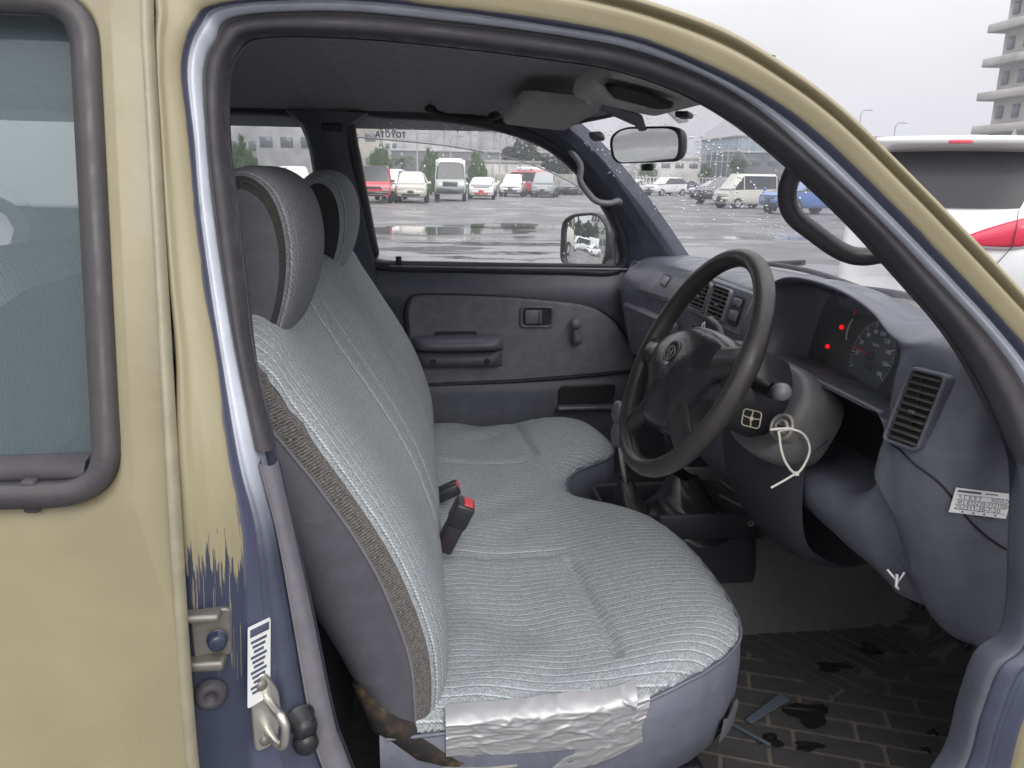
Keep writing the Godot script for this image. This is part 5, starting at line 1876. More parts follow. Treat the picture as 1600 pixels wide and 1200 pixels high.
func vent(called: String, xf: Transform3D, w: float, h: float, slats: int, vertical_bars: int, parent: Node, bezel: float, label := "", skew := 0.0) -> void:
	# framed air vent: bezel, dark box behind, slats, a thumb wheel
	var sk := func(p: Vector2) -> Vector2: return Vector2(p.x + p.y * skew, p.y)
	var o := rrect(w + bezel * 2, h + bezel * 2, bezel + 0.004)
	var inn := rrect(w, h, 0.006)
	var st := begin()
	var rows := [[], [], [], [], []]
	for i in o.size():
		var a: Vector2 = sk.call(o[i])
		var b: Vector2 = sk.call(inn[i])
		rows[0].append(xf * Vector3(a.x, a.y, -0.010))
		rows[1].append(xf * Vector3(a.x, a.y, 0.006))
		rows[2].append(xf * Vector3(lerpf(a.x, b.x, 0.3), lerpf(a.y, b.y, 0.3), 0.010))
		rows[3].append(xf * Vector3(lerpf(a.x, b.x, 0.9), lerpf(a.y, b.y, 0.9), 0.009))
		rows[4].append(xf * Vector3(b.x, b.y, 0.0))
	grid(st, rows, true, true)
	var v := put(st, called, M.plastic, parent, label)
	st = begin()
	var bk := []
	for p in inn: bk.append(sk.call(p))
	slab(st, bk, 0.0, 0.0012, xf)
	put(st, "vent_box", M.black, v)
	for k in slats:
		var y := (k + 0.5) / slats * h - h / 2
		st = begin()
		rbox(st, xf * Vector3(y * skew, y, 0.0062), Vector3(w - 0.002, 0.0020, 0.0065), 0.0008, xf.basis * Basis(Vector3(1, 0, 0), 0.35), 1)
		put(st, "slat", M.vent_slat, v)
	for k in vertical_bars:
		var x := (k + 1.0) / (vertical_bars + 1) * w - w / 2
		st = begin()
		rbox(st, xf * Vector3(x, 0, 0.0030), Vector3(0.0018, h - 0.003, 0.003), 0.0006, xf.basis, 1)
		put(st, "vane", M.black, v)
	st = begin()
	rbox(st, xf * Vector3(0, -0.004, 0.0095), Vector3(0.011, 0.005, 0.006), 0.0015, xf.basis, 1)
	put(st, "vent_tab", M.plastic_mid, v)

func right_vent(dash: Node3D) -> void:
	var n := Vector3(-0.95, 0.10, 0.28)
	var xf := face(Vector3(0.6375, 1.170, 0.592) + n.normalized() * 0.006, n, Vector3(-0.05, 1, 0.0))
	vent("air_vent", xf, 0.046, 0.096, 10, 1, truck, 0.005, "tall air vent at the driver's end of the dashboard", 0.18)
	var st := begin()
	slab(st, rrect(0.030, 0.018, 0.008), 0.0, 0.003, face(Vector3(0.6335, 1.105, 0.560), n), 0.001)
	var k := put(st, "vent_dial", M.black, truck)
	st = begin()
	for s in [-0.006, 0.006]:
		ball(st, face(Vector3(0.6335, 1.105, 0.560), n) * Vector3(s, 0, 0.003), Vector3(0.004, 0.005, 0.003), 8)
	put(st, "dial_grip", M.dull_steel, k)

func centre_panel(dash: Node3D) -> void:
	var n := Vector3(-0.97, 0.22, 0.10)
	var up := Vector3(0.22, 0.97, 0.0)
	# bezel sheet for the two vents and the switch
	var st := begin()
	var bx := face(Vector3(0.607, 1.206, -0.050), n, up)
	slab(st, round_poly([Vector2(-0.115, -0.040), Vector2(0.140, -0.046), Vector2(0.140, 0.044), Vector2(-0.105, 0.046)], 0.012), -0.02, 0.002, bx, 0.004)
	var bez := put(st, "centre_bezel", M.plastic, truck, "panel with two air vents and a switch in mid dashboard")
	vent("centre_vent", bx * Transform3D(Basis(), Vector3(-0.058, 0.003, 0.0015)), 0.066, 0.058, 7, 2, truck, 0.004, "left of the two square centre vents")
	vent("centre_vent", bx * Transform3D(Basis(), Vector3(0.026, 0.001, 0.0015)), 0.068, 0.062, 7, 2, truck, 0.004, "right of the two square centre vents")
	st = begin()
	slab(st, rrect(0.040, 0.060, 0.008), 0.0, 0.003, bx * Transform3D(Basis(), Vector3(0.095, 0.0, 0.0018)), 0.001)
	put(st, "switch_recess", M.black, bez)
	st = begin()
	rbox(st, bx * Vector3(0.095, -0.010, 0.006), Vector3(0.028, 0.020, 0.006), 0.002, bx.basis)
	rbox(st, bx * Vector3(0.095, 0.016, 0.006), Vector3(0.028, 0.016, 0.006), 0.002, bx.basis)
	put(st, "rocker_switch", M.plastic, bez)
	# radio slot below
	st = begin()
	slab(st, rrect(0.235, 0.115, 0.012), -0.01, 0.003, face(Vector3(0.603, 1.085, -0.050), Vector3(-1, 0.05, 0)), 0.003)
	var rad := put(st, "radio_slot", M.cluster_black, truck, "dark radio opening below the centre vents")
	st = begin()
	slab(st, rrect(0.20, 0.045, 0.004), 0.0, 0.006, face(Vector3(0.599, 1.060, -0.050), Vector3(-1, 0.05, 0)), 0.002)
	put(st, "radio_front", M.plastic_dark, rad)
	for k in 3:
		st = begin()
		lathe(st, [[0.0, 0.018], [0.011, 0.017], [0.013, 0.012], [0.014, 0.0]], aim(Vector3(0.606, 0.975, -0.125 + k * 0.075), Vector3(-1, 0.1, 0)), 18)
		put(st, "heater_knob", M.plastic_dark, truck)

func passenger_end(dash: Node3D) -> void:
	# round-ended vent on the passenger's side, tray lid with latch, glove box lid
	var n := Vector3(-0.80, 0.34, -0.30)
	var xf := face(Vector3(0.588, 1.186, -0.628), Vector3(-0.82, 0.45, 0.10), Vector3(0.40, 0.9, 0))
	vent("air_vent", xf, 0.036, 0.080, 9, 1, truck, 0.006, "slim air vent at the passenger's end of the dashboard")
	var st := begin()
	slab(st, rrect(0.014, 0.012, 0.005), 0.0, 0.003, face(Vector3(0.566, 1.135, -0.628), Vector3(-1, 0.1, 0.1)), 0.001)
	put(st, "vent_dial", M.black, truck)
	st = begin()
	var rows := []
	for i in 24:
		var t := i / 23.0
		var z := lerpf(-0.560, -0.225, t)
		var xa := lerpf(0.592, 0.622, t)
		var e := sqrt(maxf(0.0, 1.0 - pow(absf(t * 2.0 - 1.0), 10.0)))
		var up := 0.034 * e
		var c := Vector3(xa - 0.004, 1.203 + 0.008 * t, z)
		var row := []
		for k in 9:
			var s := k / 8.0 * 2.0 - 1.0
			row.append(c + Vector3(s * up * 0.62 - 0.006 * (1.0 - s * s), s * up, 0))
		rows.append(row)
	grid(st, rows)
	var lid := put(st, "tray_lid", M.plastic, truck, "lid of the upper tray on the passenger's side")
	st = begin()
	tube(st, [Vector3(0.572, 1.183, -0.575), Vector3(0.570, 1.169, -0.55), Vector3(0.580, 1.165, -0.4), Vector3(0.594, 1.170, -0.25), Vector3(0.60, 1.178, -0.22)], 0.0016, 6, false, 30)
	put(st, "lid_gap", M.black, lid)
	st = begin()
	var lx := face(Vector3(0.606, 1.208, -0.36), Vector3(-0.86, 0.5, 0.06), Vector3(0.5, 0.86, 0))
	slab(st, rrect(0.044, 0.036, 0.006), 0.0, 0.006, lx, 0.002)
	put(st, "latch_plate", M.plastic_dark, lid)
	st = begin()
	rbox(st, lx * Vector3(0.0, -0.002, 0.008), Vector3(0.028, 0.022, 0.006), 0.002, lx.basis)
	put(st, "latch", M.plastic_pale, lid)
	st = begin()
	var gx := face(Vector3(0.588, 1.055, -0.41), Vector3(-0.97, -0.22, 0.06), Vector3(-0.22, 0.97, 0))
	slab(st, round_poly([Vector2(-0.19, -0.08), Vector2(0.18, -0.08), Vector2(0.18, 0.075), Vector2(-0.19, 0.07)], 0.02), -0.01, 0.006, gx, 0.006)
	put(st, "glove_box_lid", M.plastic, truck)

# ---------------------------------------------------------------- steering wheel and column
func steering() -> void:
	var t := deg_to_rad(25.5)
	var n := Vector3(-cos(t), sin(t), 0)
	var u := Vector3(sin(t), cos(t), 0)
	var c := Vector3(0.435, 1.163, 0.291)
	var rot := deg_to_rad(11.0)
	var bx := Basis(Vector3(0, 0, 1), u, n)     # x to the driver's right, y up the wheel, z to the driver
	var xf := Transform3D(bx, c) * Transform3D(Basis(Vector3(0, 0, 1), rot), Vector3.ZERO)
	var st := begin()
	var ring := []
	for i in 96:
		var a := TAU * i / 96.0
		ring.append(xf * (Vector3(cos(a), sin(a), 0) * 0.186))
	var rows := []
	for i in 96:
		var a := TAU * i / 96.0
		var d := Vector3(cos(a), sin(a), 0)
		var row := PackedVector3Array()
		var fat := 1.0 + 0.10 * exp(-pow(fmod(rad_to_deg(a) + 3.0, 360.0) - 5.0, 2.0) / 200.0) + 0.10 * exp(-pow(rad_to_deg(a) - 176.0, 2.0) / 200.0)
		for k in 16:
			var b := TAU * k / 16.0
			var grip := 0.0006 * sin(b * 8.0) if sin(b) < -0.2 else 0.0
			row.append(xf * (d * (0.186 + cos(b) * (0.0145 * fat + grip)) + Vector3(0, 0, sin(b) * (0.0165 * fat + grip))))
		rows.append(row)
	grid(st, rows, true, true, null, false, true)
	var wheel := put(st, "steering_wheel", M.rim_leather, truck, "black four-spoke steering wheel")
	# airbag pad: domed shield shape
	var pad := [Vector2(-0.122, 0.024), Vector2(-0.075, 0.048), Vector2(0.0, 0.060), Vector2(0.075, 0.048), Vector2(0.122, 0.024), Vector2(0.126, -0.018), Vector2(0.092, -0.050), Vector2(0.068, -0.085), Vector2(0.055, -0.112), Vector2(0.0, -0.120), Vector2(-0.055, -0.112), Vector2(-0.068, -0.085), Vector2(-0.092, -0.050), Vector2(-0.126, -0.018)]
	var pv := []
	for p in pad: pv.append(Vector3(p.x, p.y, 0))
	var pc := crc(pv, 90)
	rows = []
	for q in [[1.0, -0.040], [1.03, -0.012], [1.0, 0.006], [0.94, 0.016], [0.82, 0.024], [0.6, 0.031], [0.35, 0.035], [0.0, 0.036]]:
		var row := PackedVector3Array()
		for p in pc:
			row.append(xf * Vector3(p.x * q[0], (p.y + 0.02) * q[0] - 0.02, q[1]))
		rows.append(row)
	st = begin()
	grid(st, rows, true)
	put(st, "airbag_pad", M.leather, wheel, "black grained airbag pad with an oval badge")
	# spokes: two broad upper arms, two lower ones
	for s in [-1.0, 1.0]:
		st = begin()
		var ar := []
		for i in 12:
			var k := i / 11.0
			var p := Vector3(s * lerpf(0.085, 0.182, k), lerpf(-0.004, 0.012, k), lerpf(0.010, 0.002, k))
			var hh := lerpf(0.030, 0.022, k) + 0.010 * smoothstep(0.75, 1.0, k)
			var row := PackedVector3Array()
			for j in 14:
				var b := TAU * j / 14.0
				row.append(xf * (p + Vector3(0, cos(b) * hh, sin(b) * 0.012)))
			ar.append(row)
		grid(st, ar, true)
		put(st, "upper_spoke", M.spoke_sheen, wheel)
		st = begin()
		ar = []
		for i in 12:
			var k := i / 11.0
			var p := Vector3(s * lerpf(0.055, 0.125, k), lerpf(-0.085, -0.138, k), lerpf(0.008, 0.0, k))
			var d := Vector3(s * 0.60, 0.80, 0)
			var hh := lerpf(0.026, 0.021, k) + 0.008 * smoothstep(0.75, 1.0, k)
			var row := PackedVector3Array()
			for j in 14:
				var b := TAU * j / 14.0
				row.append(xf * (p + d * cos(b) * hh + Vector3(0, 0, sin(b) * 0.010)))
			ar.append(row)
		grid(st, ar, true)
		put(st, "lower_spoke", M.spoke_sheen, wheel)
		# horn marks
		for k in 3:
			st = begin()
			for r in 2:
				rbox(st, xf * Vector3(s * (0.078 + 0.009 * k), 0.014 + 0.009 * r, 0.0245 - 0.0028 * k), Vector3(0.0045, 0.0022, 0.002), 0.0008, xf.basis, 1)
			put(st, "horn_mark", M.black, wheel)
	# badge: ring of three ovals on a dark disc
	var ex := xf * Transform3D(Basis(), Vector3(0, 0.0, 0.0355))
	st = begin()
	lathe(st, [[0.0, 0.0005], [0.021, 0.0005], [0.0235, 0.0016], [0.025, 0.0005], [0.0255, -0.003]], ex * Transform3D(Basis(Vector3(1, 0, 0), PI / 2), Vector3.ZERO), 32, 1.0, 0.92)
	put(st, "badge_disc", M.leather, wheel)
	st = begin()
	for q in [[0.0, 0.0, 0.0185, 0.0125], [0.0, 0.0065, 0.0125, 0.0052], [0.0, 0.0005, 0.0058, 0.0115]]:
		var el := []
		for k in 36:
			var a := TAU * k / 36.0
			el.append(ex * Vector3(q[0] + cos(a) * q[2], q[1] + sin(a) * q[3], 0.0016))
		tube(st, el, 0.0011, 6, true)
	put(st, "badge", M.dull_steel, wheel, "oval emblem of interlaced rings")
	text("airbag_lettering", "SRS AIRBAG", 0.006, M.letter_dark, xf * Transform3D(Basis(Vector3(1, 0, 0), -0.08), Vector3(0.0, -0.041, 0.0335)), wheel, 0.0012)
	# hub back and column shrouds
	var ax := -n
	st = begin()
	var cs := []
	for q in [[0.010, 0.055], [0.035, 0.062], [0.060, 0.058], [0.065, 0.074], [0.10, 0.078], [0.165, 0.076], [0.19, 0.060]]:
		var row := PackedVector3Array()
		for k in 28:
			var a := TAU * k / 28.0
			var oo: Vector3 = Vector3(0, 0, 1) * cos(a) * q[1] + u * sin(a) * q[1] * 0.92
			row.append(c + ax * q[0] + oo)
		cs.append(row)
	grid(st, cs, true)
	var col := put(st, "column_shroud", M.plastic_dark, truck, "dark steering column shroud")
	# outer cover with the key: paler, set further forward and to the driver's right
	st = begin()
	cs = []
	var oc := c + Vector3(0, 0.004, 0.016)
	for q in [[0.150, 0.060, 0.0], [0.147, 0.088, 0.0], [0.150, 0.096, 0.0], [0.162, 0.101, 0.0], [0.20, 0.100, 0.0], [0.235, 0.085, 0.0]]:
		var row := PackedVector3Array()
		for k in 40:
			var a := TAU * k / 40.0
			var rr: float = q[1]
			var sq := pow(pow(absf(cos(a)), 3.0) + pow(absf(sin(a)), 3.0), -1.0 / 3.0)
			row.append(oc + ax * q[0] + Vector3(0, 0, 1) * cos(a) * rr * 0.98 * sq + u * (sin(a) * rr * 0.80 * sq - 0.012))
		cs.append(row)
	grid(st, cs, true)
	put(st, "column_cover", M.plastic_cover, truck, "paler cover round the ignition lock")
	# ignition lock
	var kc := Vector3(0.557, 1.082, 0.400)
	var kd := n * 0.9 + Vector3(0, 0, 0.35)
	st = begin()
	lathe(st, [[0.0, 0.010], [0.007, 0.010], [0.0075, 0.014], [0.012, 0.0145], [0.0125, 0.008], [0.016, 0.008], [0.017, 0.013], [0.0205, 0.013], [0.022, 0.008], [0.022, -0.01]], aim(kc, kd), 26)
	var lock := put(st, "ignition_lock", M.lock_metal, truck, "worn round ignition lock")
	st = begin()
	rbox(st, kc + kd.normalized() * 0.0145, Vector3(0.003, 0.011, 0.003), 0.0006, aim(kc, kd).basis)
	put(st, "key_slot", M.black, lock)
	# stalks
	st = begin()
	tube(st, [c + ax * 0.09 + Vector3(0, 0.02, 0.05), Vector3(0.528, 1.141, 0.40), Vector3(0.533, 1.156, 0.412)], [0.012, 0.011, 0.010], 10, false, 0)
	put(st, "indicator_stalk", M.black, truck)
	st = begin()
	lathe(st, [[0.0, 0.026], [0.010, 0.025], [0.0135, 0.018], [0.0125, 0.0], [0.008, -0.004]], aim(Vector3(0.531, 1.146, 0.416), Vector3(-0.10, 0.25, 1)), 18)
	put(st, "stalk_knob", M.plastic_pale, truck, "grey knob of the right-hand stalk")
	st = begin()
	tube(st, [c + ax * 0.09 + Vector3(0, 0.03, -0.05), Vector3(0.515, 1.198, 0.20), Vector3(0.510, 1.206, 0.170)], [0.011, 0.011, 0.012], 12)
	put(st, "wiper_stalk", M.plastic_dark, truck, "left-hand stalk with a white symbol")
	st = begin()
	tube(st, [Vector3(0.497, 1.209, 0.185), Vector3(0.492, 1.205, 0.188), Vector3(0.492, 1.200, 0.188), Vector3(0.497, 1.197, 0.186)], 0.0011, 5, true)
	put(st, "stalk_symbol", M.dial_white, truck)
	# printed light-switch symbol on the shroud
	var sy := face(Vector3(0.508, 1.094, 0.384), Vector3(-0.80, 0.20, 0.62))
	st = begin()
	var fr := []
	for p in rrect(0.030, 0.026, 0.005): fr.append(sy * Vector3(p.x, p.y, 0))
	tube(st, fr, 0.0011, 5, true)
	tube(st, [sy * Vector3(-0.015, 0.002, 0), sy * Vector3(0.0, 0.0, 0), sy * Vector3(0.015, 0.002, 0)], 0.0011, 5)
	tube(st, [sy * Vector3(0.001, -0.013, 0), sy * Vector3(-0.001, 0.0, 0), sy * Vector3(0.001, 0.013, 0)], 0.0011, 5)
	ball(st, sy * Vector3(0, 0, 0), Vector3(0.004, 0.004, 0.003), 8)
	put(st, "printed_symbol", M.symbol_cream, truck, "cream window-shaped symbol printed on the column shroud")
	# knee bolster under the column
	st = begin()
	rows = []
	for i in 30:
		var k := i / 29.0
		var z := lerpf(0.10, 0.40, k)
		var e := sqrt(maxf(0.0, 1.0 - pow(absf(k * 2.0 - 1.0), 3.0)))
		rows.append(cr([Vector3(0.63, 1.06, z), Vector3(0.600 - 0.03 * e, 1.03, z), Vector3(0.598 - 0.035 * e, 0.97, z), Vector3(0.61 - 0.03 * e, 0.90, z), Vector3(0.635 - 0.02 * e, 0.865 - 0.03 * e, z), Vector3(0.70, 0.84 - 0.02 * e, z), Vector3(0.80, 0.86 - 0.02 * e, z), Vector3(0.95, 0.86, z)], 30))
	grid(st, rows)
	var kb := put(st, "knee_bolster", M.trim_navy, truck, "dark knee cover under the steering column")
	st = begin()
	lathe(st, [[0.0, 0.004], [0.005, 0.004], [0.008, 0.002], [0.0085, -0.002]], aim(Vector3(0.584, 0.925, 0.318), Vector3(-1, 0.1, 0.3)), 14)
	put(st, "bolster_screw", M.plastic_mid, kb)
	# pedals
	for q in [[0.98, 0.66, 0.33, 0.065, 0.05], [0.98, 0.66, 0.20, 0.06, 0.05], [1.02, 0.60, 0.43, 0.045, 0.12]]:
		st = begin()
		rbox(st, Vector3(q[0], q[1], q[2]), Vector3(0.014, q[4], q[3]), 0.004, Basis(Vector3(0, 0, 1), -0.5))
		tube(st, [Vector3(q[0] + 0.01, q[1], q[2]), Vector3(q[0] + 0.10, q[1] + 0.22, q[2])], 0.009, 6)
		put(st, "pedal", M.boot_rubber, truck)

func zip_tie() -> void:
	# white cable tie looped through the lock
	var o := thing("cable_tie", "white plastic cable tie looped round the ignition lock", "cable tie", Vector3(0.548, 0.993, 0.42))
	var b := o.position
	var loop := [Vector3(0.5405, 1.083, 0.415), Vector3(0.558, 1.088, 0.424), Vector3(0.577, 1.078, 0.424), Vector3(0.5885, 1.056, 0.422), Vector3(0.583, 1.034, 0.424), Vector3(0.569, 1.018, 0.426), Vector3(0.553, 1.033, 0.424), Vector3(0.543, 1.055, 0.422), Vector3(0.540, 1.075, 0.418)]
	var st := begin()
	var pts := []
	for p in loop: pts.append(p - b)
	tube(st, pts, 0.0019, 6, true, 60)
	put(st, "tie_loop", M.white_plastic, o)
	st = begin()
	tube(st, [Vector3(0.569, 1.018, 0.426) - b, Vector3(0.552, 1.006, 0.424) - b, Vector3(0.534, 0.993, 0.42) - b], 0.0018, 6)
	tube(st, [Vector3(0.5265, 1.085, 0.412) - b, Vector3(0.5405, 1.088, 0.418) - b, Vector3(0.556, 1.0895, 0.424) - b], 0.0021, 6)
	put(st, "tie_tail", M.white_plastic, o)
	st = begin()
	rbox(st, Vector3(0.569, 1.018, 0.427) - b, Vector3(0.007, 0.006, 0.006), 0.0012)
	put(st, "tie_head", M.white_plastic, o)

func paper_note() -> void:
	var n := Vector3(-0.33, 0.02, 1)
	var xf := face(Vector3(0.692, 1.065, 0.6548), n, Vector3(0.03, 1, 0))
	var o := thing("paper_label", "white handwritten paper label stuck on the end of the dashboard", "label", xf.origin)
	var lx := Transform3D(xf.basis * 0.90, Vector3.ZERO)
	var st := begin()
	slab(st, [Vector2(-0.037, -0.018), Vector2(0.036, -0.0185), Vector2(0.038, 0.018), Vector2(-0.034, 0.019)], -0.0004, 0.0004, lx)
	put(st, "paper_sheet", M.paper, o)
	st = begin()
	rbox(st, lx * Vector3(-0.016, 0.0145, 0.0006), Vector3(0.030, 0.003, 0.0004), 0.0001, lx.basis, 1)
	rbox(st, lx * Vector3(0.012, 0.0145, 0.0006), Vector3(0.016, 0.0015, 0.0004), 0.0001, lx.basis, 1)
	for k in 4:
		rbox(st, lx * Vector3(0.001, 0.0095 - 0.0072 * k, 0.0006), Vector3(0.066, 0.0005, 0.0004), 0.0001, lx.basis, 1)
	for k in 4:
		rbox(st, lx * Vector3(-0.020 + 0.014 * k, -0.0155, 0.0006), Vector3(0.003, 0.002, 0.0004), 0.0001, lx.basis, 1)
	put(st, "printed_lines", M.ink, o)
	text("handwriting", "5 C 8 9 7", 0.0055, M.ink, lx * Transform3D(Basis(), Vector3(-0.014, 0.0062, 0.0006)), o, 0.0003, "Droid Sans", 400)
	text("handwriting", "30ZZLD", 0.005, M.ink, lx * Transform3D(Basis(), Vector3(0.024, 0.0062, 0.0006)), o, 0.0003, "Droid Sans", 400)
	text("handwriting", "M1 872210-1121500", 0.0052, M.ink, lx * Transform3D(Basis(), Vector3(0.004, -0.0012, 0.0006)), o, 0.0003, "Droid Sans", 400)
	text("handwriting", "292311-26-7-20", 0.006, M.ink, lx * Transform3D(Basis(), Vector3(-0.002, -0.0088, 0.0006)), o, 0.0003, "Droid Sans", 400)

# ---------------------------------------------------------------- console, levers, mat
func console() -> void:
	var st := begin()
	var rows := []
	# open-topped tray: walls round the boots
	var o := round_poly([Vector2(0.40, -0.22), Vector2(0.72, -0.22), Vector2(0.72, 0.015), Vector2(0.40, 0.015)], 0.03, 4)
	for q in [[0.0, 0.60, 1.10], [0.0, 0.68, 1.04], [0.0, 0.735, 1.0], [0.0, 0.742, 0.97], [0.0, 0.735, 0.94], [0.0, 0.70, 0.92]]:
		var row := []
		for p in o:
			row.append(Vector3(0.56 + (p.x - 0.56) * q[2], q[1], -0.10 + (p.y + 0.10) * q[2]))
		rows.append(row)
	grid(st, rows, true, true)
	var con := put(st, "console_tray", M.trim_navy, truck, "dark console round the gear lever boots")
	st = begin()
	grid(st, [[Vector3(0.40, 0.702, -0.22), Vector3(0.40, 0.702, 0.02)], [Vector3(0.73, 0.702, -0.22), Vector3(0.73, 0.702, 0.02)]])
	put(st, "tray_floor", M.black, con)
	st = begin()
	rbox(st, Vector3(0.605, 0.735, 0.022), Vector3(0.22, 0.060, 0.012), 0.005)
	put(st, "console_side", M.trim_navy, con)
	st = begin()
	lathe(st, [[0.0, -0.002], [0.004, 0.0], [0.0075, 0.002], [0.008, -0.003]], aim(Vector3(0.697, 0.742, 0.029), Vector3(0, 0, 1)), 14)
	put(st, "console_screw", M.dull_steel, con)
	st = begin()
	tube(st, [Vector3(0.655, 0.775, -0.05), Vector3(0.70, 0.762, 0.0)], 0.004, 6)
	tube(st, [Vector3(0.665, 0.800, -0.075), Vector3(0.72, 0.765, -0.01)], 0.004, 6)
	put(st, "console_edge", M.dull_steel, con)
	# main boot: rumpled leather cone
	var f := FastNoiseLite.new()
	f.seed = 33; f.frequency = 14.0
	for b in [[Vector3(0.575, 0.70, -0.07), 0.105, 0.12, Vector3(-0.02, 1, 0.02), "gear_lever_boot"], [Vector3(0.47, 0.69, -0.075), 0.055, 0.12, Vector3(-0.22, 1, 0.0), "transfer_lever_boot"]]:
		st = begin()
		rows = []
		for i in 18:
			var t := i / 17.0
			var r: float = b[1] * lerpf(1.0, 0.26, pow(t, 0.75))
			var row := PackedVector3Array()
			for k in 36:
				var a := TAU * k / 36.0
				var w := 1.0 + 0.10 * sin(t * 16.0 + 2.0 * sin(a * 2.0)) * (1.0 - t) + 0.10 * f.get_noise_2d(cos(a) * 0.1, sin(a) * 0.1 + t * 0.2)
				row.append(b[0] + b[3] * t * b[2] + Vector3(cos(a) * r * w * 1.1, 0.006 * sin(a * 3.0), sin(a) * r * w))
			rows.append(row)
		grid(st, rows, true)
		put(st, b[4], M.boot_rubber, truck)
	st = begin()
	tube(st, [Vector3(0.555, 0.80, -0.07), Vector3(0.53, 0.92, -0.06), Vector3(0.52, 0.98, -0.055)], [0.011, 0.008, 0.007], 10)
	ball(st, Vector3(0.519, 0.995, -0.055), Vector3(0.023, 0.028, 0.023), 14)
	put(st, "gear_lever", M.black, truck)
	st = begin()
	tube(st, [Vector3(0.447, 0.79, -0.075), Vector3(0.428, 0.90, -0.075)], 0.006, 8)
	put(st, "transfer_lever", M.steel, truck)
	st = begin()
	ball(st, Vector3(0.421, 0.965, -0.075), Vector3(0.015, 0.026, 0.018), 14)
	ball(st, Vector3(0.424, 0.915, -0.075), Vector3(0.017, 0.032, 0.019), 14)
	put(st, "transfer_lever_knob", M.plastic, truck, "grey knob of the small lever by the wheel")

